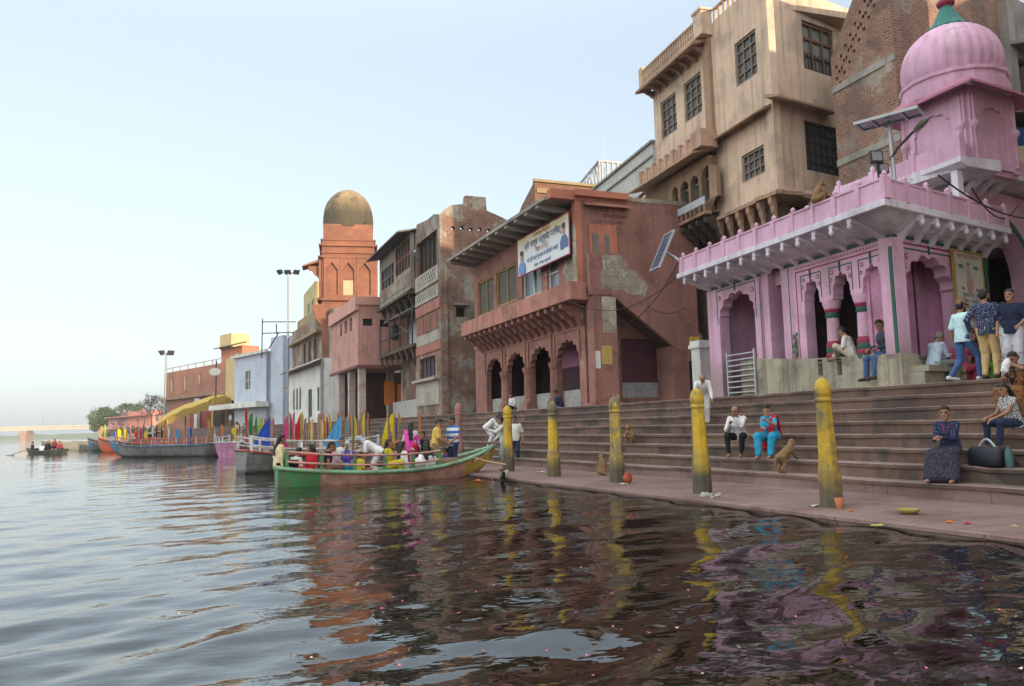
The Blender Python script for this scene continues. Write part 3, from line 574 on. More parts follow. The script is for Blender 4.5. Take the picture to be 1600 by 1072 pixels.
# ------------------------------------------------------------------ tall beige house
HB = (18.46, 21.65); WB = W(HB, (18.90, 30.25)); WBS = W((HB[0]+7.5*.985, HB[1]+7.5*.17), HB)
GRILL = mat('weathered_lattice', (.20, .155, .125), var=.35, rough=.7)
def lattice(parent, w, r, nx, nz, rec=.12, pm=None, fm=None, d=0.0, name='window'):
    return win(parent, w, r, fm or GRILL, pm or mat('dim_pane', (.11, .10, .095), rough=.4, var=.5), nx, nz, rec, .06, d, .09, name)
def beige_house():
    r = thing('beige_house', (HB[0], HB[1], 9), 'tall beige plastered house with lattice windows and jali rooftop parapet', 'house')
    ap = WB.px(1110, 100)[0]; zb = 9.5
    def opening(ul, ur, vt, vb, w=WB, d=0.0): # window from its left edge in the photograph
        (a, z1), (_, z0), (c, _) = w.px(ul, vt, d), w.px(ul, vb, d), w.px(ur, vt-6, d); return (min(a, c), max(a, c), z0, z1)
    up, w2, w3, lo = opening(1147, 1181, 70, 140), opening(1068, 1095, 132, 195, d=-.05), opening(1032, 1056, 163, 225, d=-.05), opening(1158, 1194, 245, 288); w3 = (w3[0], w3[1], w2[2], w2[3])
    b = MB(); b.wall(WB, [rect(*up), rect(*lo)], th=.3, rect=(0, ap, zb, 17.5))
    b.wall(WB, [rect(*w2), rect(*w3)], d=-.05, th=.3, rect=(ap, WB.L, 12.3, 16.9)); b.fb(WB, ap-.0, WB.L, -.36, -.06, 16.9, 17.2)
    b.fb(WB, 0, WB.L, -6.5, -6.2, 2.2, 17.2); b.fb(WB, WB.L-.3, WB.L, -6.2, -.36, 2.2, 17.2); b.fb(WB, .3, WB.L-.3, -6.2, -.36, 16.6, 16.85); b.fb(WB, ap+.0, ap+.25, -6.2, -.31, 16.9, 17.4)
    s1, s2 = opening(1252, 1300, 30, 105, WBS), opening(1256, 1310, 187, 264, WBS)
    b.wall(WBS, [rect(*s1), rect(*s2)], th=.3, rect=(0, WBS.L, zb, 17.497))
    b.fb(WB, 0, ap, -6.2, -.31, zb, zb+.15)
    b.build('wall', BEIGE, r)
    b = MB(); b.fb(WB, .6, WB.L, -.9, -.6, 2.2, 12.3); b.fb(WBS, 0, WBS.L-.6, -1.0, -.7, 2.2, zb); b.build('lower_wall', mat('dark_lower_wall', (.16, .11, .085), var=.3, dirt=(.04, .03, .03), damt=.6), r)  # recessed lower wall, a darker brown than the storeys above
    lattice(r, WB, up, 3, 4); lattice(r, WB, lo, 4, 3); lattice(r, WB, w2, 3, 4, d=-.05); lattice(r, WB, w3, 3, 4, d=-.05)
    f = win(r, WBS, s1, mat('brown_lattice', (.17, .085, .055), var=.3), PANEG, 3, 3, .14, .1, 0, .12); lattice(r, WBS, s2, 6, 5, fm=IRON)
    bars = MB()
    for k in range(9): a = s1[0]+.1+(s1[1]-s1[0]-.2)*k/8; bars.fb(WBS, a-.015, a+.015, -.06, -.03, s1[2]+.05, s1[2]+(s1[3]-s1[2])*.36)
    bars.build('grille', IRON, f)
    # pilaster, ledges, floor slabs
    b = MB(); b.fb(WB, ap-.12, ap+.35, .002, .14, 12.2, 17.04)
    b.xprism(WB, [(0, 12.62), (.45, 12.48), (.45, 12.54), (0, 12.75)], .05, ap-.2)
    b.xprism(WBS, [(0, 12.85), (.55, 12.7), (.55, 12.78), (0, 13.0)], WBS.L-3.0, WBS.L+.4)
    b.fb(WB, -.25, ap, -.9, .25, zb-.14, zb); b.fb(WBS, 0, WBS.L+.2, -.9, .28, zb-.145, zb-.005)
    b.xprism(WB, [(0, 16.92), (.75, 16.72), (.75, 16.84), (0, 17.1)], ap+.1, WB.L+.25)
    b.build('ledges', BEIGED, r)
    for a in np.linspace(ap+.4, WB.L-.1, 8): b = MB(); bracket(b, WB, a, 16.8, .6, .32, .12); b.build('bracket', BEIGED, r)
    for a in np.linspace(.2, ap-.2, 6): b = MB(); bracket(b, WB, a, zb-.145, .22, .9, .2); b.build('bracket', BEIGED, r)
    # jali parapet
    b = MB(); 
    for a in np.linspace(ap+.3, WB.L+.1, 25): b.fb(WB, a-.035, a+.035, .36, .48, 17.12, 17.72)
    b.fb(WB, ap+.2, WB.L+.2, .34, .5, 17.02, 17.12); b.fb(WB, ap+.2, WB.L+.2, .34, .5, 17.72, 17.80); b.fb(WB, ap+.25, WB.L+.15, .38, .46, 17.36, 17.44)
    b.fb(WB, 0, ap-.27, -.15, -.03, 17.51, 17.58); b.fb(WB, 0, ap-.27, -.16, -.02, 18.05, 18.13)
    for a in np.linspace(.05, ap-.35, 11): b.fb(WB, a-.04, a+.04, -.14, -.04, 17.58, 18.05)
    b.fb(WB, WB.L-.1, WB.L+.25, .30, .52, 16.95, 17.95); b.build('jali_parapet', mat('terracotta_jali', (.52, .37, .26), var=.25, dirt=(.2, .13, .1)), r)
    b = MB(); b.fb(WB, ap-.25, ap+.35, .0, .5, 17.05, 18.05); b.fb(WB, ap-.3, ap+.4, -.05, .55, 18.05, 18.15); b.build('corner_pier', BEIGE, r)
    # lower balcony gallery with arches
    d0 = .45; lz0, lz1 = 9.75, 12.05; x0, x1 = ap-.15, WB.L+.15
    cuts = []
    for ua, ub in ((1098, 1121), (1080, 1093), (1064, 1077), (1051, 1060)):
        aa = sorted((WB.px(ua, 320, d0)[0], WB.px(ub, 320, d0)[0])); cuts.append(arch(aa[0], aa[1], 10.25, 11.25 if ua > 1090 else 11.2, rise=.36 if ua > 1090 else .3, point=.1))
    b = MB(); b.wall(WB, cuts, d=d0, th=.2, rect=(x0, x1, lz0, lz1)); b.fb(WB, x0, x0+.2, -.6, d0-.2, lz0, lz1); b.build('gallery_wall', mat('brown_gallery', (.30, .19, .125), var=.3, dirt=(.1, .07, .05), damt=.6, streak=.4), r)
    b = MB(); b.fb(WB, x0+.25, x1-.1, d0-.36, d0-.3, 10.2, 11.8)
    for c in cuts: m = (c[0][0]+c[-1][0])/2; b.fb(WB, m-.025, m+.025, d0-.28, d0-.22, 10.3, 11.35, 1); b.fb(WB, c[0][0], c[-1][0], d0-.28, d0-.23, 11.18, 11.25, 1)
    b.build('gallery_glazing', [mat('dim_pane', (.07, .075, .075)), mat('faded_frame', (.30, .27, .22))], r)
    b = MB(); b.fb(WB, x0-.1, x1, d0+.0, d0+.32, 9.62, 9.74, 0); b.fb(WB, x0-.1, x1, d0+.28, d0+.33, 10.02, 10.32, 1)
    for a in np.linspace(x0-.05, x1-.05, 16): b.fb(WB, a-.03, a+.03, d0+.27, d0+.34, 9.74, 10.02, 0)
    b.build('gallery_rail', [BEIGED, mat('blue_grey_board', (.42, .43, .47), var=.2)], r)
    b = MB(); b.xprism(WB, [(-.3, 12.36), (1.25, 11.98), (1.25, 12.06), (-.3, 12.5)], x0-.15, x1+.3); b.build('gallery_eave', mat('tile_brown_eave', (.38, .245, .17), var=.3, dirt=(.12, .08, .06)), r)
    b = MB(); b.fb(WB, x0, x1-.6, .9, 1.02, 12.2, 12.62)
    for a in np.linspace(x0, x1-.6, 9): b.fb(WB, a-.09, a+.09, .88, 1.05, 12.2, 12.78)
    b.fb(WB, x0-.5, x0+.25, .3, 1.05, 12.2, 12.9)
    b.build('balcony_parapet', mat('brick_red_parapet', (.43, .27, .195), var=.3, dirt=(.14, .08, .06)), r)
    TIM = mat('dark_timber', (.07, .048, .036), var=.3)  # dark brown timber for the gallery brackets and floor
    for a in np.linspace(x0, x1, 10): b = MB(); bracket(b, WB, a, 9.50, .75, .8, .14); b.build('gallery_bracket', TIM, r)
    b = MB(); b.fb(WB, x0, x1, -.58, d0-.01, 9.51, 9.61); b.build('gallery_floor', TIM, r)
beige_house()
# ------------------------------------------------------------------ brick house behind the dome, grey house, unseen houses added out of frame for shade
def brick_house():
    K = (19.9, float(atx(1396, 60, 19.9)[1])); wr = W(K, (19.95, float(atx(1302, 150, 19.95)[1]))); ws = W((K[0]+8*.985, K[1]+8*.17), K)
    r = thing('brick_house', (K[0], K[1], 2.2), 'bare red brick house with pierced brick holes rising behind the pink dome', 'house')
    b = MB(); L = wr.L; holes = [rect(a-.05, a+.05, z-.06, z+.06) for a, z in ((L-.35-.24*i+.12*(j % 2), 12.95+.27*i+j*.21) for i in range(int((L-.7)/.24)) for j in range(4))]
    b.wall(wr, holes, th=.35, outer=[(0, 7.2), (L, 7.2), (L, 14.0), (0, 14.0+.98*L+.9)])
    b.wall(ws, [], th=.35, rect=(0, ws.L, 2.2, 17.3)); b.fb(wr, 0, wr.L, -7.5, -7.2, 2.2, 14); b.fb(wr, wr.L-.3, wr.L, -7.2, -.36, 2.2, 14)
    b.build('wall', BRICK, r)
    b = MB(); b.wall(wr, [], th=.35, rect=(0, wr.L, 2.2, 7.2)); b.fb(wr, -.02, wr.L, .0, .04, 6.4, 8.3); b.build('lower_wall', RUBBLE, r)
    for z in (10.1, 12.7): b = MB(); b.fb(wr, 0, wr.L, .003, .05, z, z+.22); b.build('floor_band', GREYC, r)
    b = MB(); b.fb(wr, .9, 1.7, .04, .08, 7.15, 7.9); b.build('window', DARK, r)
    K2 = ws.p(ws.px(1563, 60)[0], .3, 0)[:2]; r = thing('grey_house', (K2[0], K2[1], 2.2), 'grey rendered house with barred balcony window at the top right corner', 'house')
    wr, ws = W(K2, (K2[0]+.05, K2[1]+.6)), W((K2[0]+7, K2[1]+1.2), K2)
    b = MB(); wn_ = (3.2, 6.7, 11.4, 14.2); b.wall(ws, [rect(*wn_)], th=.3, rect=(0, ws.L, 2.2, 16.5)); b.wall(wr, [], th=.3, rect=(0, wr.L, 2.2, 16.5)); b.fb(ws, 0, ws.L, -5, -4.7, 2.2, 16.5); b.build('wall', GREYC, r)
    win(r, ws, wn_, WOOD, PANE, 4, 3, .2, .07); b = MB(); b.xprism(ws, [(0, 14.6), (.8, 14.4), (.8, 14.5), (0, 14.75)], .2, ws.L); b.build('sunshade', GREYC, r)
brick_house()
def neighbours():  # houses out of view, added and sized to block the low sun
    for i, (x, y, wx, wy, h, m, lab) in enumerate([(15.5, 3.2, 9, 5.2, 16.5, BEIGE, 'unseen beige house shading the ghat from beyond the right edge'), (16.3, -5.5, 10, 8, 13.5, BRICK, 'unseen brick house shading the ghat from beyond the right edge'), (27.5, 3, 10, 12, 17.5, GREYC, 'unseen grey shading house on the second row beyond the right edge'), (14.5, -20, 9, 13.5, 12, BEIGED, 'unseen brown house shading the ghat from well beyond the right edge'), (13.2, -38, 10, 17, 13, REDST, 'unseen red house shading the ghat from farthest beyond the right edge')]):
        r = thing('shading_house', (x, y, 2.2), lab, 'house'); c = W((x, y), (x, y+wy)); s_ = W((x+wx, y), (x, y)); b = MB(); hs = [rect(a, a+.9, z, z+1.5) for a in np.arange(.8, wy-1.2, 2.0) for z in np.arange(4, h-2, 3)]
        b.wall(c, hs, th=.3, rect=(0, wy, 2.2, h)); b.wall(s_, [], th=.3, rect=(0, wx, 2.2, h)); b.fb(c, 0, wy, -wx, -wx+.3, 2.2, h); b.fb(c, wy-.3, wy, -wx+.3, -.31, 2.2, h); b.fb(c, .3, wy-.3, -wx+.3, -.31, h-.3, h-.05); b.build('wall', m, r)
        for h_ in hs: win(r, c, (h_[0][0], h_[1][0], h_[0][1], h_[2][1]), WOOD)
neighbours()
# ------------------------------------------------------------------ red arcade building with outside stair
ORANGE = mat('orange_red_plaster', (.50, .185, .115), var=.2, dirt=(.2, .1, .08), damt=.4)
STONEP = mat('bare_patch_stone', (.40, .34, .26), var=.3, dirt=(.2, .17, .13), damt=.6, bump=1.0, nscale=2.2, brick=(.62, .34, .012, (.34, .30, .235), (.22, .19, .15)), plaster=(.40, .36, .29), pcov=.5)
TILEW = mat('white_dado_tile', (.42, .42, .41), var=.2, brick=(.35, .5, .01, (.38, .38, .37), (.2, .2, .2)), dirt=(.2, .19, .17), damt=.4)
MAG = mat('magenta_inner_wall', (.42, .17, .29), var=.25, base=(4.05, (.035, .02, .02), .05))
def textmesh(name, body, size, M, parent, w, a, z, d=.01, shear=0, mono=0):
    """writing as real thin lettering lying on a wall plane; text runs towards smaller a (viewer's left to right)"""
    cu = bpy.data.curves.new(name, 'FONT'); cu.body = body; cu.size = size; cu.align_x = 'CENTER'; cu.align_y = 'CENTER'; cu.extrude = .002; cu.resolution_u = 2
    o = bpy.data.objects.new(name, cu); COL.objects.link(o); bpy.context.view_layer.update()
    me = bpy.data.meshes.new_from_object(o.evaluated_get(bpy.context.evaluated_depsgraph_get())); bpy.data.objects.remove(o)
    vs = []; L = ROOT[parent.name]
    for v in me.vertices: q = w.p(a-v.co.x, d+v.co.z, z+v.co.y); v.co = (q[0]-L[0], q[1]-L[1], q[2]-L[2])
    me.materials.clear(); me.materials.append(M); n = bpy.data.objects.new(name, me); COL.objects.link(n); n.parent = parent; ROOT[n.name] = L
    return n
WR = W((13.5, 27.2), (13.05, 40.5)); WRS = W((18.3, 27.2), (13.5, 27.2)); WST = W((18.9, 25.9), (13.2, 25.9))
def red_building():
    r = thing('arcade_building', (13.5, 27.2, TOPZ), 'red sandstone building with arched arcade, hanging banner and outside stair', 'building')
    b = MB(); ars = [(.55, 2.60, 4.15, 5.0), (3.10, 5.30, 4.15, 5.0), (5.85, 8.05, 4.15, 5.0), (8.6, 10.75, 4.15, 4.98)]
    hs = [arch(a0, a1, 2.1, zs, rise=ap-zs, cusp=7, n=42) for a0, a1, zs, ap in ars]
    b.wall(WR, hs, th=.26, rect=(0, 12.35, 2.0, 6.9)); b.fb(WR, 12.05, 12.35, -6, -.56, 2.0, 10.3); b.fb(WR, 0, 12.35, -6.3, -6.0, 2, 10.3)
    ww = [WR.box(816, 465, 845, 415), WR.box(855, 454, 872, 406), WR.box(776, 470, 806, 405), WR.box(747, 482, 771, 427)]
    zz = [(7.35, 8.75), (7.2, 8.8), (7.45, 9.2), (7.35, 9.15)]
    ww = [(q[0], q[1], z[0], z[1]) for q, z in zip(ww, zz)]
    b.wall(WR, [rect(*q) for q in ww], d=.0, th=.35, rect=(0, 12.35, 6.9, 10.35))
    b.wall(WRS, [rect(WRS.L-4.15, WRS.L-1.55, 2.55, 4.9)], th=.4, rect=(0, WRS.L, 2.0, 6.9)); b.wall(WRS, [rect(3.42, 4.44, 7.0, 9.3)], th=.4, rect=(0, WRS.L, 6.9, 10.5)); b.fb(WRS, -.4, 0, -6, 0, 2, 10.4)
    b.build('wall', REDST, r)
    # columns and panels of the arcade
    for a in (2.85, 5.575, 8.325):
        b = MB(); c = WR.p(a, -.05, 2.1); b.fb(WR, a-.30, a+.30, -.4, .22, 2.0, 2.55); b.lathe((c[0], c[1], 0), [(.29, 2.55), (.29, 2.66), (.23, 2.76), (.21, 3.85), (.26, 3.95), (.31, 4.16)], 10, 0, False); b.build('column', REDST, r)
    b = MB()
    for a0, a1, zs, ap in ars:
        for x in (a0-.14, a1+.06): b.fb(WR, x, x+.08, .003, .05, zs, 5.3)
        b.fb(WR, a0-.14, a1+.14, .003, .05, 5.3, 5.38)
    b.fb(WR, 0, 12.35, .004, .07, 5.62, 5.78); b.build('arch_moulding', REDST, r)
    b = MB(); b.fb(WR, .05, 12.1, -.245, .12, 2.0, 2.12); b.fb(WR, .05, 12.0, -.5, -.3, 2.1, 2.95); b.build('dado', TILEW, r)
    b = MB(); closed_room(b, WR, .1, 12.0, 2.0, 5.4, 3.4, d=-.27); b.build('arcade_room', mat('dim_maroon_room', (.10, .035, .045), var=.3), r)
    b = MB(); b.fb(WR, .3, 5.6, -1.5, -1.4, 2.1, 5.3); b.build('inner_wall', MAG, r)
    # balcony, brackets
    b = MB(); b.fb(WR, -.95, 11.35, .0, 1.1, 6.22, 6.34); b.fb(WR, -.95, 11.35, .95, 1.1, 6.34, 6.9); b.fb(WR, 11.2, 11.35, 0, .95, 6.34, 6.9); b.fb(WR, -.95, -.8, -.0, .95, 6.34, 6.9); b.fb(WR, -.9, 11.3, .3, .96, 6.345, 6.36)
    b.build('balcony', REDLIT, r)
    for a in np.linspace(.1, 11.1, 17): b = MB(); bracket(b, WR, a, 6.22, 1.0, .85, .22); b.build('bracket', REDST, r)
    # concrete eave with ribs
    b = MB(); b.xprism(WR, [(-6.3, 10.52), (1.42, 10.36), (1.42, 10.5), (-6.3, 10.7)], .35, 12.6); b.build('eave', mat('lichen_concrete', (.30, .275, .235), var=.3, dirt=(.12, .11, .09), damt=.6, streak=.3), r)
    for a in np.linspace(1.2, 12.3, 11): b = MB(); b.xprism(WR, [(.0, 10.12), (.35, 10.12), (1.36, 10.25), (1.36, 10.36), (0, 10.385)], a-.13, a+.13); b.build('eave_rib', mat('grey_rib', (.38, .36, .34), var=.2), r)
    b = MB(); b.fb(WR, -.02, .34, -1.2, 1.3, 10.36, 10.74); b.fb(WR, .0, .32, -.0, .25, 6.9, 10.35); b.fb(WRS, 2.75, WRS.L+.3, .0, .22, 10.5, 10.75); b.build('corner_trim', ORANGE, r)
    b = MB(); b.fb(WRS, -.4, 2.75, -.3, .02, 10.5, 10.68); b.build('coping', STONEP, r)
    for q, (nx, nz) in zip(ww, ((2, 1), (1, 2), (2, 1), (2, 1))):
        if q[0] > 5: win(r, WR, q, flat('mustard_frame', (.36, .22, .05)), mat('screen_mesh', (.105, .098, .08), rough=.7, var=.25), 2, 1, .12, .07)
        else: win(r, WR, q, WHITEP, mat('pale_blue_pane', (.17, .20, .23), rough=.2, var=.35), nx, nz, .18, .09)
    # upper door and inscription
    f = MB(); f.fb(WRS, 3.38, 4.48, .003, .06, 6.9, 9.42); d_ = f.build('door', ORANGE, r)
    for a in (3.62, 4.10): g = MB(); g.fb(WRS, a-.0, a+.26, .061, .075, 7.6, 9.05); g.build('pane', PANEG, d_)
    for a in (3.34, 3.9, 4.46): g = MB(); g.fb(WRS, a-.04, a+.04, .061, .11, 6.9, 9.45); g.build('frame', ORANGE, d_)
    b = MB(); b.xprism(WRS, [(.0, 10.2), (.3, 10.12), (.3, 10.2), (0, 10.32)], 2.7, 4.7); b.build('hood', REDLIT, r)
    INK = flat('painted_black_letters', (.07, .025, .02))
    textmesh('inscription', 'यमुनाजी', .26, INK, r, WRS, 3.95, 10.02); 
    for wd, sz, a, z in (('श्री', .22, 3.72, 9.8), ('विश्राम', .22, 3.28, 9.8), ('घाट', .22, 2.85, 9.8), ('सं.', .2, 3.95, 9.56), ('२०२१', .2, 3.6, 9.56), ('मथुरा', .2, 3.1, 9.56)): textmesh('inscription', wd, sz, INK, r, WRS, a, z)
    # peeled patches
    b = MB(); b.wall(WR, [], d=.012, th=.011, outer=[(.35, 6.95), (.35, 8.35), (.7, 8.3), (.95, 8.5), (1.25, 8.2), (1.5, 8.25), (1.75, 7.75), (1.5, 7.6), (1.4, 7.3), (1.1, 7.25), (1.1, 6.95)]); b.fb(WR, -.0, .33, .251, .262, 7.0, 9.4); b.build('bare_patch', STONEP, r)
    # stair: pier, landing, sloping flight
    b = MB(); z0 = TOPZ-.25
    b.fb(WST, 4.7, 5.68, -.55, 0, z0, 6.35); b.fb(WST, 4.62, 5.75, -.62, .06, 2.0, 2.35)
    b.build('stair_pier', REDST, r); b = MB(); b.fb(WST, 1.2, 2.25, -1.3, 0, z0, 4.5); b.build('stair_base', REDST, r)
    b = MB(); b.wall(WST, [], d=.02, th=.18, outer=[(5.78, 6.36), (4.85, 6.36), (1.9, 4.18), (.95, 4.18), (.95, 4.9), (4.2, 7.75), (4.55, 8.0), (5.78, 7.95), (5.78, 6.36)][:-1]); b.build('stair_parapet', REDST, r)
    b = MB(); b.add([WST.p(5.78, -.17, 6.5), WST.p(4.85, -.17, 6.5), WST.p(1.0, -.17, 3.75), WST.p(1.0, -1.28, 3.75), WST.p(4.85, -1.28, 6.5), WST.p(5.78, -1.28, 6.5), WST.p(5.78, -.17, 6.7), WST.p(4.85, -.17, 6.7), WST.p(1.0, -.17, 3.95), WST.p(1.0, -1.28, 3.95), WST.p(4.85, -1.28, 6.7), WST.p(5.78, -1.28, 6.7)],
        [(0, 5, 4, 1), (1, 4, 3, 2), (6, 7, 10, 11), (7, 8, 9, 10), (0, 1, 7, 6), (1, 2, 8, 7), (5, 11, 10, 4), (4, 10, 9, 3), (2, 3, 9, 8), (0, 6, 11, 5)]); b.build('stair_flight', mat('dark_brown_soffit', (.10, .055, .045), var=.3), r)
    b = MB(); b.wall(WST, [], d=.032, th=.011, outer=[(5.3, 6.55), (5.05, 6.7), (4.75, 6.52), (4.45, 6.62), (4.1, 6.35), (3.78, 6.42), (3.5, 6.28), (3.3, 6.72), (3.42, 6.95), (3.7, 7.08), (3.82, 7.3), (4.15, 7.45), (4.22, 7.68), (4.5, 7.9), (5.25, 7.9), (5.2, 7.4), (5.34, 7.1)]); b.wall(WST, [], d=.012, th=.011, outer=[(5.3, 6.3), (5.3, 4.95), (4.72, 4.9), (4.72, 6.3)]); b.build('bare_patch', STONEP, r)
    b = MB(); b.fb(WRS, WRS.L-4.2, WRS.L-1.5, -1.3, -1.2, 2.0, 5.0); b.fb(WRS, WRS.L-4.2, WRS.L-4.1, -2.4, -.41, 2, 5); b.fb(WRS, WRS.L-1.6, WRS.L-1.5, -2.4, -.41, 2, 5); b.fb(WRS, WRS.L-4.2, WRS.L-1.5, -2.4, -.41, 4.9, 5.0); b.build('porch', mat('lilac_porch_wall', (.46, .32, .42), var=.2, base=(3.95, (.04, .025, .022), .08)), r)
    b = MB(); b.fb(WRS, WRS.L-4.12, WRS.L-1.58, -.3, -.1, 2.0, 3.15); b.build('porch_dado', TILEW, r)
    b = MB(); b.fb(WST, 4.95, 5.4, .003, .012, 3.75, 4.45); b.build('notice', flat('yellow_notice', (.48, .33, .10)), r)
    b = MB(); b.fb(WST, 5.45, 5.65, .003, .012, 3.6, 4.25); b.build('notice', WHITEP, r)
    b = MB(); b.fb(WST, 1.1, 1.55, .022, .034, 4.3, 4.85); n_ = b.build('notice', flat('yellow_sign', (.55, .38, .05)), r)
    b = MB(); b.fb(WST, 1.22, 1.42, .035, .04, 4.42, 4.72); b.build('emblem', CRIM, n_)
    b = MB(); b.fb(WST, 1.36, 1.62, .003, .03, 2.4, 3.9); b.build('side_door', DARK, r)
red_building()
def banner():
    q0, q1 = WR.px(816, 420, .2), WR.px(899, 330, .2); a1, a0 = q0[0], q1[0]; z0, z1 = 8.28, 9.93; a0 = max(a0, .3)
    r = thing('banner', WR.p((a0+a1)/2, .2, z0), 'long yellow and white printed Hindi banner with two portraits on the red building', 'banner')
    L = a1-a0; b = MB(); n = 14; vs = []
    for i in range(n+1):
        for j in (0, 1): vs.append(WR.p(a0+L*i/n, .38+.02*math.sin(i*1.9), z0+(z1-z0)*j))
    for i in range(n+1):
        for j in (0, 1): vs.append(WR.p(a0+L*i/n, .368+.02*math.sin(i*1.9), z0+(z1-z0)*j))
    b.add(vs, [(2*i, 2*i+1, 2*i+3, 2*i+2) for i in range(n)]+[(2*i+2*n+2, 2*i+2*n+4, 2*i+2*n+5, 2*i+2*n+3) for i in range(n)])
    M = bpy.data.materials.new('banner_print'); M.use_nodes = True; t = M.node_tree; B = t.nodes['Principled BSDF']; sx = nd(t, 'ShaderNodeSeparateXYZ'); t.links.new(nd(t, 'ShaderNodeNewGeometry').outputs['Position'], sx.inputs[0])
    c = mixc(t, ramp(t, sx.outputs[2], z1-.75, z1-.05), (.66, .68, .70), (.68, .58, .30)); t.links.new(c, B.inputs['Base Color']); B.inputs['Roughness'].default_value = .5
    b.build('sheet', M, r)
    b = MB()
    for (x0, x1, y0, y1) in ((a0-.03, a1+.03, z0-.05, z0), (a0-.03, a1+.03, z1, z1+.04), (a0-.03, a0, z0, z1), (a1, a1+.03, z0, z1)): b.fb(WR, x0, x1, .36, .41, y0, y1)
    b.build('frame', CRIM, r)
    BL = flat('banner_blue_ink', (.06, .10, .30)); RD = flat('banner_red_ink', (.45, .08, .06))
    m = (a0+a1)/2
    for s, sz, z, M_ in (('॥ जय यमुना मैया की ॥', .2, z1-.16, RD), ('श्री माथुर चतुर्वेद परिषद्', .40, z1-.48, BL), ('मथुरा (उ.प्र.)', .27, z1-.83, RD), ('के होने वाले चुनाव में विजयी बनायें', .25, z0+.5, BL), ('निवेदक : समस्त मथुरावासी', .17, z0+.17, BL)):
        textmesh('lettering', s, sz, M_, r, WR, m, z, .405)
    for k, (a, z, col) in enumerate(((a1-.42, z0+.05, (.12, .28, .55)), (a0+.45, z0+.3, (.10, .14, .32)))):
        def disc(ca, cz, ra, rz, m, dd): b.add([WR.p(ca+ra*math.cos(t_*.349), dd, cz+rz*math.sin(t_*.349)) for t_ in range(18)], [tuple(range(17, -1, -1))], m)
        b = MB(); b.add([WR.p(a+x, .406, z+y) for x, y in ((-.34, 0), (.34, 0), (.36, .3), (.2, .52), (0, .58), (-.2, .52), (-.36, .3))], [(6, 5, 4, 3, 2, 1, 0)], 0); disc(a, z+.76, .15, .21, 1, .408); disc(a, z+.93, .165, .12, 2, .410); b.fb(WR, a-.06, a+.06, .404, .409, z+.5, z+.62, 1)
        b.build('portrait', [flat('print_blue_shirt_%s' % ('light', 'dark')[k], col), flat('print_skin', (.45, .25, .17)), flat('print_hair', (.04, .03, .035))], r)
banner()
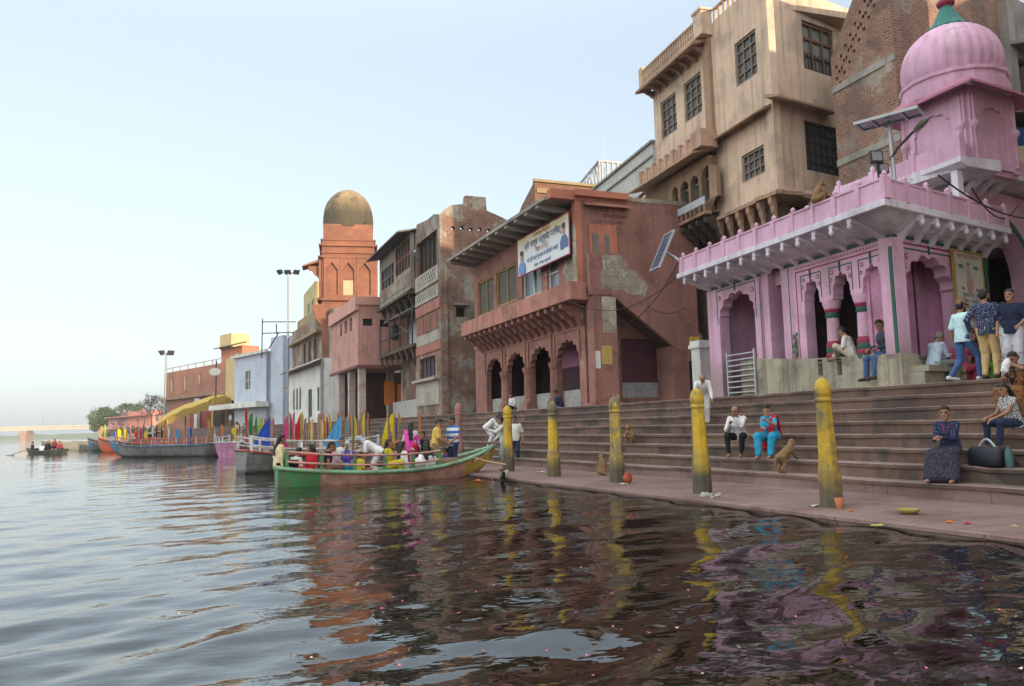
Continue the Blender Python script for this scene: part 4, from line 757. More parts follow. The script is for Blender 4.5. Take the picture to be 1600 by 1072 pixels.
# ------------------------------------------------------------------ brick house and white balustraded house behind the red building
def behind_red():
    q = atx(785, 345, 21.0); w = W((20.5, 39.0), (20.7, 52.0)); s_ = W((27, 39.0), (20.5, 39.0)); zt = 14.9
    r = thing('brick_rooftop_house', (20.5, 39, 2.2), 'plain brown brick house rising behind the concrete eave of the red building', 'house'); b = MB()
    a = w.px(835, 283)
    w = W((aty(835, 283, 44)[0], 44.0), (aty(785, 322, 53)[0]+.6, 53.0)); s_ = W((w.A[0]+6, 44), w.A); zt = aty(835, 283, 44)[2]; ze = aty(785, 322, 53)[2]
    b.wall(w, [], th=.3, outer=[(0, 2), (w.L+6, 2), (w.L+6, zt-2.4), (w.L, zt-1.2), (w.L*.5, zt-.3), (0, zt)]); b.wall(s_, [], th=.3, rect=(0, s_.L, 2, zt)); b.fb(w, 0, w.L+6, -6, -5.7, 2, zt-3); b.fb(w, .3, w.L+6, -5.7, -.31, zt-2.8, zt-2.6); b.build('wall', mat('brown_brick', (.24, .12, .085), brick=(.24, .085, .01, (.19, .095, .07), (.17, .12, .09)), var=.3), r)
    b = MB(); b.fb(s_, 0, s_.L-.1, .002, .12, zt-.75, zt-.45); b.fb(s_, 0, s_.L+.1, .002, .16, zt-.05, zt+.12); b.build('string_course', mat('mossy_band', (.26, .20, .11), var=.3), r)
    # white house with painted brick parapet
    y0 = 33.2; wa = W((aty(1019, 225, y0)[0], y0), (aty(912, 300, 43.0)[0], 43.0)); zt = aty(1019, 223, y0)[2]
    r = thing('white_house', (wa.A[0], y0, 2.2), 'white painted brick upper storey with red framed opening beside the beige house', 'house')
    b = MB(); op = [(.5, 9.0), (.5, zt-2.35), (1.1, zt-2.15), (6.0, zt-2.6), (6.0, 9.0)]
    b.wall(wa, [op], th=.3, rect=(0, wa.L, 2.2, zt)); b.fb(wa, 0, wa.L, -6, -5.7, 2.2, zt); b.fb(wa, -.0, .3, -5.7, -.31, 2.2, zt); b.fb(wa, wa.L-.3, wa.L, -5.7, -.31, 2.2, zt)
    b.build('wall', mat('white_brick', (.55, .55, .54), brick=(.7, .28, .012, (.50, .50, .49), (.30, .30, .30)), var=.15, dirt=(.3, .3, .28)), r)
    b = MB(); b.fb(wa, 0, wa.L, .002, .1, zt-.72, zt-.64); b.fb(wa, -.1, wa.L, -.32, .12, zt, zt+.12); b.build('coping', GREYC, r)
    b = MB(); b.fb(wa, .45, 6.2, -1.6, -1.5, 8.5, zt-1.8); b.build('back_wall', mat('dull_maroon_wall', (.16, .05, .045), var=.3), r)
    b = MB(); b.xprism(wa, [(-.5, zt-2.2), (.45, zt-2.3), (.45, zt-2.0), (-.5, zt-1.95)], .35, .75); b.fb(wa, .55, .8, -.05, .12, 9, zt-2.3); b.fb(wa, .8, 6.0, .01, .06, zt-2.62, zt-2.5); b.build('red_frame', CRIM, r)
    # far balcony with jali railing
    y1 = 46.0; wb = W((aty(935, 249, y1)[0], y1), (aty(897, 282, 52.5)[0], 52.5)); ws = W((wb.A[0]+5, y1), wb.A); zt = aty(935, 249, y1)[2]
    r = thing('balcony_house', (wb.A[0], y1, 2.2), 'grey house with rooftop lattice balustrade behind the white house', 'house'); b = MB()
    b.wall(wb, [], d=-1.2, th=.3, rect=(-.2, wb.L, 2, zt-1.6)); b.fb(ws, 0, ws.L-1.0, -.4, -.1, 2, zt-1.5); b.build('wall', mat('pale_yellow_wall', (.50, .46, .30), var=.15), r)
    b = MB(); b.fb(wb, -.0, wb.L, -1.2, 0, zt-1.75, zt-1.5); b.fb(wb, 0, wb.L, -.15, 0, zt-.14, zt); b.fb(ws, 0, ws.L-.16, -.15, .003, zt-.14, zt)
    for a in np.linspace(.05, wb.L-.05, 8): b.fb(wb, a-.05, a+.05, -.14, -.02, zt-1.5, zt-.14)
    for a in np.linspace(.05, wb.L-.6, 16): b.b8([wb.p(a, -.1, zt-1.5), wb.p(a+.1, -.1, zt-1.5), wb.p(a+.1, -.05, zt-1.5), wb.p(a, -.05, zt-1.5), wb.p(a+.45, -.1, zt-.14), wb.p(a+.55, -.1, zt-.14), wb.p(a+.55, -.05, zt-.14), wb.p(a+.45, -.05, zt-.14)])
    for a in np.linspace(.3, ws.L-.3, 12): b.fb(ws, a-.07, a+.07, -.14, -.02, zt-1.5, zt-.14)
    b.build('balustrade', mat('grey_lattice', (.40, .42, .44), var=.2), r)
    for u, v in ((942, 215),): p = aty(u, v, 47); b = MB(); b.tube([(p[0], 47, zt-1.5), (p[0], 47, p[2])], .025, 6); b.build('antenna', STEEL, r)
behind_red()
# ------------------------------------------------------------------ ruined brick house
TIMB = mat('old_timber', (.10, .07, .052), var=.35, dirt=(.03, .025, .02))
WQ = W((12, 42.5), (11.6, 57)); WQS = W((16.5, 42.5), (12, 42.5))
def ruin():
    r = thing('ruined_brick_house', (12, 42.5, 2.2), 'crumbling old brick house with lattice screens and hanging wooden balconies', 'house')
    b = MB(); op = (.35, 4.75, 10.95, 13.0); w2 = (1.0, 4.3, 4.55, 5.75); w3 = [(.4, 1.7, 7.25, 8.15), (1.9, 3.1, 7.25, 8.15), (3.3, 4.6, 7.25, 8.15)]
    b.wall(WQ, [rect(*op), rect(*w2)], th=.4, outer=[(-.2, 2.0), (5.0, 2.0), (5.0, 13.8), (4.6, 14.3), (2.2, 14.0), (.9, 14.0), (-.2, 13.7)])
    b.wall(WQ, [rect(8.6, 10.6, 3.6, 5.3)], d=-1.6, th=.3, rect=(5.0, 14.6, 2.0, 9.0)); b.fb(WQ, 5.0, 5.3, -1.6, -.41, 2, 14.0)
    top = [(WQS.L+.0, 13.7), (WQS.L-.4, 14.1), (WQS.L-.75, 14.35), (WQS.L-1.6, 14.5), (WQS.L-1.65, 15.0), (WQS.L-2.9, 15.0), (WQS.L-2.95, 14.2), (WQS.L-3.8, 13.9), (0, 13.6)]
    hs = [rect(WQS.L-.95-.55*i, WQS.L-.75-.55*i, 12.9+.05*(i % 2), 13.1+.05*(i % 2)) for i in range(5)]+[rect(WQS.L-1.55, WQS.L-.95, 7.85, 8.45)]
    b.wall(WQS, hs, th=.4, outer=[(0, 2.0), (WQS.L, 2.0)]+top); b.fb(WQ, -.2, 14.6, -8.3, -8.0, 2, 13.5); b.fb(WQ, 14.3, 14.6, -8, -1.91, 2, 13.5); b.fb(WQ, 5.1, 14.3, -8, -1.0, 13.3, 13.5)
    b.build('wall', BRICKO, r)
    b = MB(); b.fb(WQS, WQS.L-1.6, WQS.L-.9, -.9, -.45, 7.8, 8.5); b.build('dark_opening', DARK, r)
    b = MB(); b.fb(WQS, WQS.L-1.7, WQS.L-.8, .003, .2, 8.5, 8.62); b.build('vent_hood', GREYC, r)
    win(r, WQ, op, WOOD, mat('black_gap', (.018, .014, .013)), 5, 1, .3, .12); win(r, WQ, w2, WOOD, mat('violet_pane', (.06, .05, .10), var=.6), 4, 1, .2, .1)
    # plaster bands, lattice screens
    b = MB(); b.fb(WQ, -.15, 4.95, .003, .06, 8.35, 8.95); b.fb(WQ, -.15, 4.95, .003, .06, 6.0, 6.5); b.build('red_band', mat('faded_red_band', (.36, .15, .12), var=.25, dirt=(.15, .08, .07)), r)
    for q in w3: f = MB(); f.fb(WQ, q[0], q[1], .003, .03, q[2], q[3]); f.build('shutter', mat('red_brown_shutter', (.24, .10, .075), var=.3, streak=.3), r)
    b = MB(); b.fb(WQ, .2, 4.9, .004, .07, 2.9, 4.3); b.fb(WQ, .1, 4.95, .004, .35, 4.3, 4.45); b.fb(WQ, .1, 4.9, .003, .02, 6.55, 7.15); b.build('cement_patch', mat('pale_cement_patch', (.36, .33, .285), var=.2, dirt=(.18, .16, .13), damt=.5), r)
    for z0, z1, nm in ((9.95, 10.85, 0), (9.05, 9.75, 1)):
        b = MB(); hs = []
        for i in range(9):
            for j in range(3): a = .55+i*.44+(j % 2)*.2; z = z0+.14+j*(z1-z0-.2)/3; hs.append([(a, z), (a+.16, z+.02), (a+.1, z+.2), (a-.06, z+.18)])
        b.wall(WQ, hs, d=.07, th=.06, rect=(.1, 4.9, z0, z1)); b.build('lattice_screen', mat('chalky_screen', (.38, .35, .31) if nm == 0 else (.30, .23, .19), var=.2, dirt=(.16, .14, .12)), r)
        b = MB(); b.fb(WQ, .2, 4.8, .002, .008, z0+.05, z1-.05); b.build('screen_backing', DARK, r)
    # projecting timber balcony storey to the left
    b = MB(); d = .3; c1, c2 = (5.15, 8.9, 11.7, 13.6), (9.3, 13.1, 11.45, 12.9)
    b.wall(WQ, [rect(*c1), rect(*c2)], d=d, th=.25, rect=(5.02, 13.6, 10.3, 13.9)); b.fb(WQ, 5.02, 13.6, -1.9, d-.26, 10.15, 10.3); b.fb(WQ, 13.35, 13.6, -1.9, d-.26, 10.3, 13.8); b.build('balcony_wall', mat('mouldy_plaster', (.30, .27, .225), var=.35, dirt=(.12, .10, .08), damt=.6, plaster=None, streak=.5), r)
    b = MB(); b.fb(WQ, 5.1, 13.5, d+.003, d+.03, 10.6, 11.35); b.build('exposed_brick_strip', BRICKO, r)
    win(r, WQ, c1, mat('red_brown_timber', (.14, .055, .042), var=.3), DARK, 5, 2, .1, .25, d); win(r, WQ, c2, WOOD, DARK, 4, 2, .12, .14, d)
    b = MB(); b.xprism(WQ, [(-1.9, 14.4), (d+.9, 13.75), (d+.9, 13.85), (-1.9, 14.5)], 4.7, 14.0); b.build('tin_roof', mat('rusty_tin', (.13, .11, .10), var=.35), r)
    b = MB(); b.fb(WQ, 5.0, 13.6, -1.9, .55, 9.98, 10.14)
    for a in np.linspace(5.6, 13.0, 6): bracket(b, WQ, a, 9.98, .3, .8, .25)
    b.build('balcony_underside', TIMB, r)
    # white room and small balcony under it
    b = MB(); b.fb(WQ, 5.6, 12.2, -1.55, -1.5, 6.9, 9.3); b.build('white_room_front', mat('pale_blue_white', (.50, .54, .56), var=.15, streak=.3), r)
    b = MB(); b.fb(WQ, 5.8, 7.0, -1.5, -1.46, 6.9, 8.9); b.build('green_door', flat('dark_teal_door', (.03, .075, .07)), r)
    b = MB(); b.xprism(WQ, [(-1.5, 9.6), (.1, 9.15), (.1, 9.22), (-1.5, 9.75)], 5.1, 13.4); b.build('tin_awning', mat('grey_tin', (.20, .20, .205), var=.3), r)
    b = MB(); b.fb(WQ, 5.0, 14.3, -1.6, .25, 6.65, 6.85)
    for a in np.linspace(5.6, 14, 7): bracket(b, WQ, a, 6.65, .2, .7, .3)
    b.build('small_balcony', TIMB, r)
    b = MB(); 
    for a in (5.2, 8.3, 11.2, 14.0): b.tube([WQ.p(a, .2, 6.85), WQ.p(a, .2, 9.2)], .05, 6)
    b.tube([WQ.p(5.2, .2, 7.85), WQ.p(14.0, .2, 7.85)], .04, 6); b.tube([WQ.p(5.2, .2, 7.4), WQ.p(8.3, .2, 8.3)], .04, 6); b.build('balcony_rail', IRON, r)
    win(r, WQ, (8.6, 10.6, 3.6, 5.3), WHITEP, mat('grey_slat', (.08, .08, .075)), 3, 1, .1, .1, -1.6)
    b = MB(); b.fb(WQ, 5.3, 14.8, -1.4, -.9, 2, 3.5); b.build('low_wall', mat('smooth_grey_cement', (.36, .36, .35), var=.15), r)
    p = WQ.p(12.8, -.6, 8.4); o = thing('water_can', (p[0], p[1], 7.9), 'black plastic container hanging at the end of the small balcony', 'container'); b = MB(); b.lathe((p[0], p[1], 0), [(.1, 7.9), (.38, 8.0), (.42, 8.6), (.3, 8.9), (.12, 9.0)], 12); b.build('can', IRON, o); b = MB(); b.tube([(p[0], p[1], 9.0), (p[0], p[1], 9.3)], .05, 6); b.build('handle', IRON, o)
ruin()
# ------------------------------------------------------------------ pink house on piers
def pink_house():
    A = np.array([10.0, 57.5]); wp = W(A, (9.45, 67.5)); ws = W((14.2, 57.5), A)
    r = thing('pink_pier_house', (10, 57.5, 2.2), 'pale pink flat roofed house raised on tall open piers over the bank', 'house')
    PK = mat('salmon_plaster', (.52, .27, .235), var=.18, dirt=(.2, .14, .12), damt=.5, streak=.35)
    b = MB(); h1 = [rect(2.0, 2.9, 9.1, 10.1), rect(3.8, 4.7, 9.1, 10.1), rect(5.6, 6.4, 9.1, 10.1)]; h2 = [rect(ws.L-1.05, ws.L-.35, 9.2, 9.75), rect(ws.L-2.3, ws.L-1.6, 9.15, 9.7)]
    b.wall(wp, h1, th=.3, rect=(0, wp.L, 6.3, 11.3)); b.wall(ws, h2, th=.3, rect=(0, ws.L, 6.3, 11.3)); b.fb(wp, 0, wp.L, -4.4, -4.1, 6.3, 11.3); b.fb(wp, .3, wp.L, -4.1, -.31, 6.3, 6.5); b.fb(wp, .3, wp.L, -4.1, -.31, 10.5, 10.7); b.build('wall', PK, r)
    b = MB(); b.fb(wp, -.15, wp.L, .002, .25, 10.35, 11.35); b.fb(ws, 0, ws.L+.25, .002, .2, 10.75, 11.35); b.build('parapet_band', mat('lighter_salmon', (.58, .31, .265), var=.15, dirt=(.25, .16, .14), damt=.3), r)
    b = MB(); b.fb(wp, .35, wp.L, -1.0, -.6, 8.9, 10.2); b.fb(ws, .4, ws.L-.35, -1.0, -.6, 9, 10); b.build('dark_interior', DARK, r)
    for a, d in ((.25, -.3), (3.6, -.3), (7.5, -.3), (.25, -3.6), (4.5, -3.6)):
        b = MB(); b.fb(wp, a-.25, a+.25, d-.25, d+.25, 2.0, 6.28); b.build('pier', mat('white_red_pier', (.45, .39, .36), var=.25, dirt=(.25, .1, .08), damt=.5), r)
    b = MB(); b.fb(ws, .0, ws.L+.05, .0, .2, 6.05, 6.29); b.fb(wp, 0, wp.L, .003, .15, 6.1, 6.29); b.build('beam', mat('maroon_beam', (.16, .065, .055), var=.3), r)
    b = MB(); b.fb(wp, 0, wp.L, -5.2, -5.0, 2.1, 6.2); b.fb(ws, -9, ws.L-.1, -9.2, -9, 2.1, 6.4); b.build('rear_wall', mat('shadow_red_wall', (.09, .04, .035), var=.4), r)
    b = MB(); b.fb(ws, 1.1, 1.9, -2.0, -1.9, 3.4, 5.2); b.fb(ws, .4, .9, -1.9, -1.8, 3.4, 5.0); b.build('hanging_cloth', mat('orange_cloth', (.60, .19, .03)), r)
    p = ws.p(.9, -.6, 11.3); o = thing('rooftop_tank', p, 'low grey louvred box on the roof of the pink pier house', 'box'); b = MB(); b.box(p[0]-.9, p[0]+.9, p[1]-.4, p[1]+.4, p[2], p[2]+.85); b.build('casing', GREYC, o); b = MB()
    for k in range(5): b.box(p[0]-.8, p[0]+.8, p[1]-.43, p[1]-.402, p[2]+.1+k*.14, p[2]+.19+k*.14)
    b.build('louvres', STEEL, o)
pink_house()
# ------------------------------------------------------------------ old sandstone tower with dome
def tower():
    P = atD(538, 470, 78); c = np.array([12.8, 79.2]); r = thing('sandstone_tower', (c[0], c[1], 2.2), 'old red sandstone tower with blind arches under a weathered ochre dome', 'tower')
    TS = mat('tower_sandstone', (.31, .135, .085), var=.3, dirt=(.15, .075, .055), damt=.5, brick=(1.0, .4, .01, (.28, .12, .075), (.16, .08, .06)), bump=.4)
    h = 2.55; ang = -.16
    def R(x, y): return (c[0]+x*math.cos(ang)-y*math.sin(ang), c[1]+x*math.sin(ang)+y*math.cos(ang))
    def sqp(h): return [R(-h, -h), R(h, -h), R(h, h), R(-h, h)]
    def sides(h): q = sqp(h); return [W(q[1], q[0]), W(q[0], q[3]), W(q[3], q[2]), W(q[2], q[1])]
    b = MB(); q = sqp(h); b.b8([(x, y, 2.0) for x, y in q]+[(x, y, 20.2) for x, y in q]); b.build('shaft', TS, r)
    b = MB()
    for w in sides(h):
        L = w.L
        for k in range(3):
            a0 = .18+k*(L-.36)/3; a1 = a0+(L-.36)/3; m = (a0+a1)/2
            b.wall(w, [[(a0+.22, 14.7), (a1-.22, 14.7), (a1-.22, 17.2), (m, 17.95), (a0+.22, 17.2)]], d=.3, th=.297, rect=(a0+.02, a1-.02, 14.4, 18.4))
        for z, o, t in ((18.4, .36, .18), (18.9, .2, .1), (19.6, .28, .2), (20.2, .12, .12), (14.15, .42, .25)): b.fb(w, -o, L+o, .004, o, z, z+t)
    b.build('blind_arches', TS, r)
    b = MB(); w = sides(h)[0]; b.fb(w, w.L/2-.5, w.L/2+.5, .003, .03, 14.7, 16.2); b.build('door', mat('pale_door', (.45, .37, .24), var=.15), r)
    b = MB(); q = sqp(2.42); b.b8([(x, y, 20.3) for x, y in q]+[(x, y, 21.9) for x, y in q]); b.lathe((c[0], c[1], 0), [(2.45, 21.9), (2.45, 23.0)], 8, 0, False, rot=math.pi/8+ang); b.build('drum', TS, r)
    b = MB()
    for w in sides(2.42):
        for a in (.7, w.L/2, w.L-.7): b.fb(w, a-.13, a+.13, .003, .02, 21.95, 22.3)
    b.build('vent_holes', DARK, r)
    b = MB(); b.lathe((c[0], c[1], 0), [(2.5, 21.7), (2.52, 22.6), (2.5, 23.2), (2.4, 23.9), (2.15, 24.6), (1.75, 25.2), (1.25, 25.65), (.7, 25.95), (.3, 26.05), (.0, 26.1)], 32); b.build('dome', mat('ochre_dome', (.31, .23, .125), var=.45, dirt=(.07, .06, .045), damt=1.0, nscale=.6, base=(23.2, (.06, .052, .036), 2.4), bump=.6, streak=.25), r)
    b = MB(); w = sides(h)[1]; b.xprism(w, [(0, 18.2), (1.9, 17.6), (1.9, 17.72), (0, 18.5)], .4, 2.4); b.xprism(w, [(0, 13.9), (1.0, 13.7), (.5, 12.4), (0, 11.7)], .0, w.L-.3); bracket(b, w, .9, 17.75, 1.3, 1.6, .3)
    for a in (.6, 2.2): b.tube([w.p(a, .9, 14.0), w.p(a, .9, 14.1)], .1, 6)
    b.build('oriel', TS, r)
tower()
# ------------------------------------------------------------------ houses further along the bank
def simple_house(name, lab, base, w, depth, z1, M, wins, z0=2.0, WM=None, roof=True, side_wins=()):
    r = thing(name, (w.A[0], w.A[1], 2.2), lab, 'house'); b = MB(); ws = W(tuple(w.A-w.n*depth), tuple(w.A))
    b.wall(w, [rect(*q) for q in wins], th=.3, rect=(0, w.L, z0, z1)); b.wall(ws, [rect(*q) for q in side_wins], th=.3, rect=(0, ws.L-.0, z0, z1-.003)); b.fb(w, 0, w.L, -depth, -depth+.3, z0, z1-.003); b.fb(w, w.L-.3, w.L, -depth+.3, -.31, z0, z1-.006)
    b.fb(w, .3, w.L-.3, -depth+.3, -.31, z1-.7, z1-.5); b.build('wall', M, r)
    for q in wins: win(r, w, q, WM or WOOD, mat('dim_pane', (.07, .075, .075)), 2, 2, .15, .08)
    for q in side_wins: win(r, ws, q, WM or WOOD, mat('dim_pane', (.07, .075, .075)), 2, 2, .15, .08)
    return r, ws
def far_houses():
    D = 88
    def g(u, D): p = atD(u, 640, D); return (p[0], p[1])
    def zz(u, v, D): return float(atD(u, v, D)[2])
    w = W(g(520, 74), g(456, 92)); zt = zz(505, 470, 80)
    r, ws = simple_house('weathered_house', 'weathered brown brick house with blackened upper openings left of the tower', None, w, 7, zt-1.5, BRICKO, [(7+i*2.6, 8.4+i*2.6, zt-6.3, zt-3.6) for i in range(3)]+[(1.5, 4.5, zt-6.5, zt-3.8)], z0=6.0)
    b = MB(); b.fb(w, 4, w.L, -4, -.6, zt-1.5, zt-.2); b.fb(w, 4.5, w.L+.5, -.6, .6, zt-3.3, zt-3.05); b.fb(w, -.3, w.L, .0, 1.0, 6.7, 6.95); b.build('upper_storey', mat('yellow_brown_plaster', (.34, .26, .15), var=.3, dirt=(.14, .1, .07)), r)
    w = W(g(501, 72), g(449, 86)); ztw = zz(500, 580, 73)
    r, ws = simple_house('white_low_house', 'low whitewashed house with small arched niches and a green door by the bank', None, w, 5, ztw+1.2, WHITEP, [(.5, 1.4, 3.4, 5.6), (3.6, 5.3, 2.9, 5.6)], z0=1.5, WM=flat('green_frame', (.05, .16, .12)))
    b = MB()
    for i in range(3): a = 8.5+i*1.6; b.wall(w, [], d=.03, th=.028, outer=arch(a, a+.8, 3.8, 5.6, rise=.45)[::1])
    b.build('niche', mat('grey_niche', (.14, .13, .125)), r); b = MB(); b.xprism(w, [(0, ztw+.9), (.8, ztw+.65), (.8, ztw+.75), (0, ztw+1.1)], -.3, w.L); b.build('eave', WOOD, r)
    BLU = mat('pale_blue_wash', (.47, .52, .62), var=.1, dirt=(.25, .27, .3), damt=.3, streak=.25)
    w = W(g(417, 96), g(366, 104)); zb, zt = zz(366, 635, 104), zz(390, 553, 100)
    r, ws = simple_house('pale_blue_house', 'pale blue washed house with a wide white ledge near the light mast', None, w, 8, zt, BLU, [(5.2, 7.0, zz(400, 608, 100), zz(400, 578, 100))], z0=1.5, WM=WHITEP)
    b = MB(); b.fb(w, -.6, w.L+5, .002, 1.6, zb-.4, zb+.25); b.fb(w, -.3, w.L+.3, .003, .4, zt-.15, zt+.2); b.build('ledge', WHITEP, r)
    b = MB(); b.fb(w, -3.6, -.02, -4, -.4, 1.5, zt+1.6); b.fb(w, -5.4, -3.62, -5, -1.2, 1.5, zt+1.4); b.build('side_block', BLU, r)
    # red brick house with three niches, and structures on its roof
    w = W(g(360, 150), g(256, 176)); zt, zf = zz(256, 583, 176), zz(256, 623, 176); L = w.L
    r, ws = simple_house('red_bank_house', 'red brick house with three shuttered windows above a yellow canopy', None, w, 9, zt, mat('far_red_brick', (.36, .16, .105), var=.25, dirt=(.2, .1, .08), streak=.3, nscale=.4), [(L*.40, L*.40+1.6, zf+1.2, zf+4.2), (L*.62, L*.62+1.6, zf+1.2, zf+4.2), (L*.84, L*.84+1.6, zf+1.2, zf+4.2)], z0=1.5, WM=mat('buff_frame', (.48, .36, .2)))
    b = MB(); b.fb(w, -.3, L+.8, .002, 1.0, zf-.5, zf+.1); b.build('ledge', BEIGED, r)
    for a in np.linspace(.3, L-.3, 9): b = MB(); b.fb(w, a-.07, a+.07, -.2, -.05, zt+.003, zt+1.0); b.build('parapet_post', BEIGED, r)
    b = MB(); b.fb(w, .5, L-.3, -.16, -.1, zt+.85, zt+.98); b.build('parapet_rail', BEIGED, r)
    p = w.p(L*.12, -4, 0); r = thing('roof_cabin', (p[0], p[1], zt-.5), 'orange and cream stair cabin on the flat roof of the red bank house', 'cabin'); b = MB(); b.fb(w, L*.02, L*.3, -6, -2.5, zt-.5, zt+3.3); b.build('wall', ORANGE, r); b = MB(); b.fb(w, L*.15, L*.31, -6.2, -2.3, zt+3.3, zt+6.2); b.build('water_tank', mat('cream_plaster', (.55, .42, .22)), r); b = MB(); b.xprism(w, [(-2.4, zt+3.6), (-1.2, zt+3.3), (-1.2, zt+3.5), (-2.4, zt+3.9)], -1.5, L*.32); b.build('awning', WOOD, r)
    # ochre house glimpsed behind
    w = W(g(372, 128), g(352, 140)); r, ws = simple_house('cream_house', 'cream and brown house with bamboo poles glimpsed left of the blue house', None, w, 8, zz(360, 556, 134), mat('cream_plaster', (.55, .42, .22)), [(1, 3, 9, 11)])
    w = W(g(492, 98), g(474, 108)); r, ws = simple_house('ochre_tall_house', 'ochre tall house seen between the light mast and the tower', None, w, 6, zz(480, 440, 100), mat('ochre_plaster', (.46, .38, .20), var=.2), [(1, 3, 16, 18.5), (4.5, 7, 16, 18.5)], WM=WHITEP)
    # pink houses far along
    for i, (u0, u1, D, v, M, lab) in enumerate([(234, 200, 255, 642, mat('coral_plaster', (.62, .25, .18), var=.15), 'coral pink two storey house far along the bank beside the grey tree'), (205, 170, 270, 652, mat('rose_plaster', (.50, .24, .24), var=.2), 'rose house with tiered balconies at the far end of the bank'), (262, 230, 205, 664, WHITEP, 'small pale blue and white shed below the grey bare tree')]):
        w = W(g(u0, D), g(u1, D+16)); r, ws = simple_house('far_house', lab, None, w, 8, zz((u0+u1)/2, v, D+8), M, [(w.L*.2+k*w.L*.28, w.L*.2+k*w.L*.28+1.4, 5.0, 7.0) for k in range(2)]+([(w.L*.3, w.L*.3+1.5, 9, 10.5)] if i < 2 else []), z0=1.0)
        if i < 2:
            for k, z in enumerate((4.0, 8.0)): b = MB(); b.fb(w, -.5, w.L+.5, .002, 1.4, z, z+.35); b.build('balcony', M, r)
far_houses()
# ================================================================== BOATS
class Boat:
    def __init__(s, stern, bow, beam, fb, hs, hb, tr=.55, label='', cols=None, group=None, rail=None, waterm=None, bw=.0, gun=None, nthw=4, name='wooden_boat'):
        s.S = np.array(stern, float); s.B = np.array(bow, float); d = s.B-s.S; s.L = np.hypot(*d); s.t = d/s.L; s.n = np.array([-s.t[1], s.t[0]])
        s.beam, s.fb, s.hs, s.hb, s.tr, s.bw = beam, fb, hs, hb, tr, bw
        r = s.root = thing(name, (*(s.S+s.B)/2, 0), label, 'boat', group); b = MB(); N = 26; M = 9; out, inn = [], []
        for i in range(N+1):
            t = i/N; w = s.half(t); zt = s.sheer(t); zk = s.keel(t)
            o = []; q = []
            for j in range(-M, M+1):
                f = j/M; x = w*(abs(f)**.55)*(1 if f > 0 else -1) if f else 0; z = zk+(zt-zk)*abs(f)**1.9
                o.append(s.p(t, x, z)); x2 = x*.93 if w > .08 else x*.4; q.append(s.p(min(max(t, .012), .985), x2, max(z+.045, zk+.09) if abs(f) < 1 else zt))
            out.append(o); inn.append(q)
        b.loft(out, 0, True, False, False); b.loft([r_[::-1] for r_ in inn], 2, True, False, False)
        b.add(out[0], [tuple(range(2*M+1))], 1); b.add(inn[0], [tuple(range(2*M, -1, -1))], 2)
        for k in (0, 2*M): b.add([r_[k] for r_ in out]+[r_[k] for r_ in inn], [((i, i+1, i+N+2, i+N+1) if k else (i, i+N+1, i+N+2, i+1)) for i in range(N)], 3)
        for fi in range(N*2*M): # painted ends of the hull
            i = fi//(2*M); j = fi % (2*M); t = (i+.5)/N
            if t < cols.get('send', 0): b.m[fi] = 1
            elif t > cols.get('bend', 2): b.m[fi] = 4
            elif abs(j-M+.5)/M < cols.get('foot', 0): b.m[fi] = 5
        b.build('hull', [cols['hull'], cols.get('stern', cols['hull']), cols.get('inside', WOOD), cols['gun'], cols.get('bow', cols['hull']), cols.get('footm', cols['hull'])], r)
        b = MB()
        for sg in (-1, 1): b.tube([s.p(i/N, sg*(s.half(i/N)+.015), s.sheer(i/N)-.01) for i in range(N+1)], cols.get('gr', .045), 6)
        b.tube([s.p(0, x*s.half(0), s.sheer(0)) for x in (-1, 0, 1)], .045, 6); b.build('gunwale', cols['gun'], r)
        for k in range(nthw):
            t = .18+k*.64/max(1, nthw-1); w = s.half(t)*.92; b = MB(); P = [s.p(t-.14/s.L, -w, s.sheer(t)-.14), s.p(t+.14/s.L, -w, s.sheer(t)-.14), s.p(t+.14/s.L, w, s.sheer(t)-.14), s.p(t-.14/s.L, w, s.sheer(t)-.14)]
            b.b8([(q[0], q[1], q[2]-.03) for q in P]+P); b.build('thwart', cols.get('thwart', WOOD), r)
        b = MB(); fl = [];
        for i in range(2, N-1): t = i/N; w = s.half(t)*.7; z = max(s.keel(t)+.12, .06); fl.append([s.p(t, -w, z), s.p(t, w, z)])
        b.loft(fl, 0, False, False, False); b.build('floor_boards', cols.get('inside', WOOD), r)
        if rail:
            t0, t1, n, h, pm, rm = rail
            for sg in (-1, 1):
                for k in range(n): t = t0+(t1-t0)*k/(n-1); q = s.p(t, sg*s.half(t), s.sheer(t)-.05); b = MB(); b.box(q[0]-.045, q[0]+.045, q[1]-.045, q[1]+.045, q[2], q[2]+h+.1); b.build('rail_post', pm, r)
                for hh in (h*.42, h):
                    b = MB(); b.tube([s.p(t0+(t1-t0)*k/12, sg*(s.half(t0+(t1-t0)*k/12)+.03), s.sheer(t0+(t1-t0)*k/12)+hh) for k in range(13)], .032, 6); b.build('rail', rm, r)
    def half(s, t): return s.beam*(min(1, s.tr+(1-s.tr)*math.sin(min(1, t/.38)*math.pi/2)))*(1 if t < .5 else max(s.bw, 1-((t-.5)/.5)**2.3)+.012)
    def sheer(s, t): return s.fb+(s.hs-s.fb)*max(0, 1-t/.45)**2+(s.hb-s.fb)*max(0, (t-.5)/.5)**2
    def keel(s, t): return -.22+.68*max(0, (t-.70)/.30)**1.6*s.hb/1.0+(.0 if s.bw else .25*max(0, (t-.85)/.15)**2)
    def p(s, t, l, z): q = s.S+s.t*(t*s.L)+s.n*l; return (q[0], q[1], z+.05)
    def at(s, u, l=0.0):
        r = ray(u, 680)[:2]; A = np.array([[r[0], -s.t[0]], [r[1], -s.t[1]]]); k = np.linalg.solve(A, s.S+s.n*l); return k[1]/s.L
def paint(name, c, **k): return mat(name, c, rough=.5, var=.25, dirt=(.12, .1, .08), damt=.55, streak=.3, bump=.3, nscale=2.2, **k)
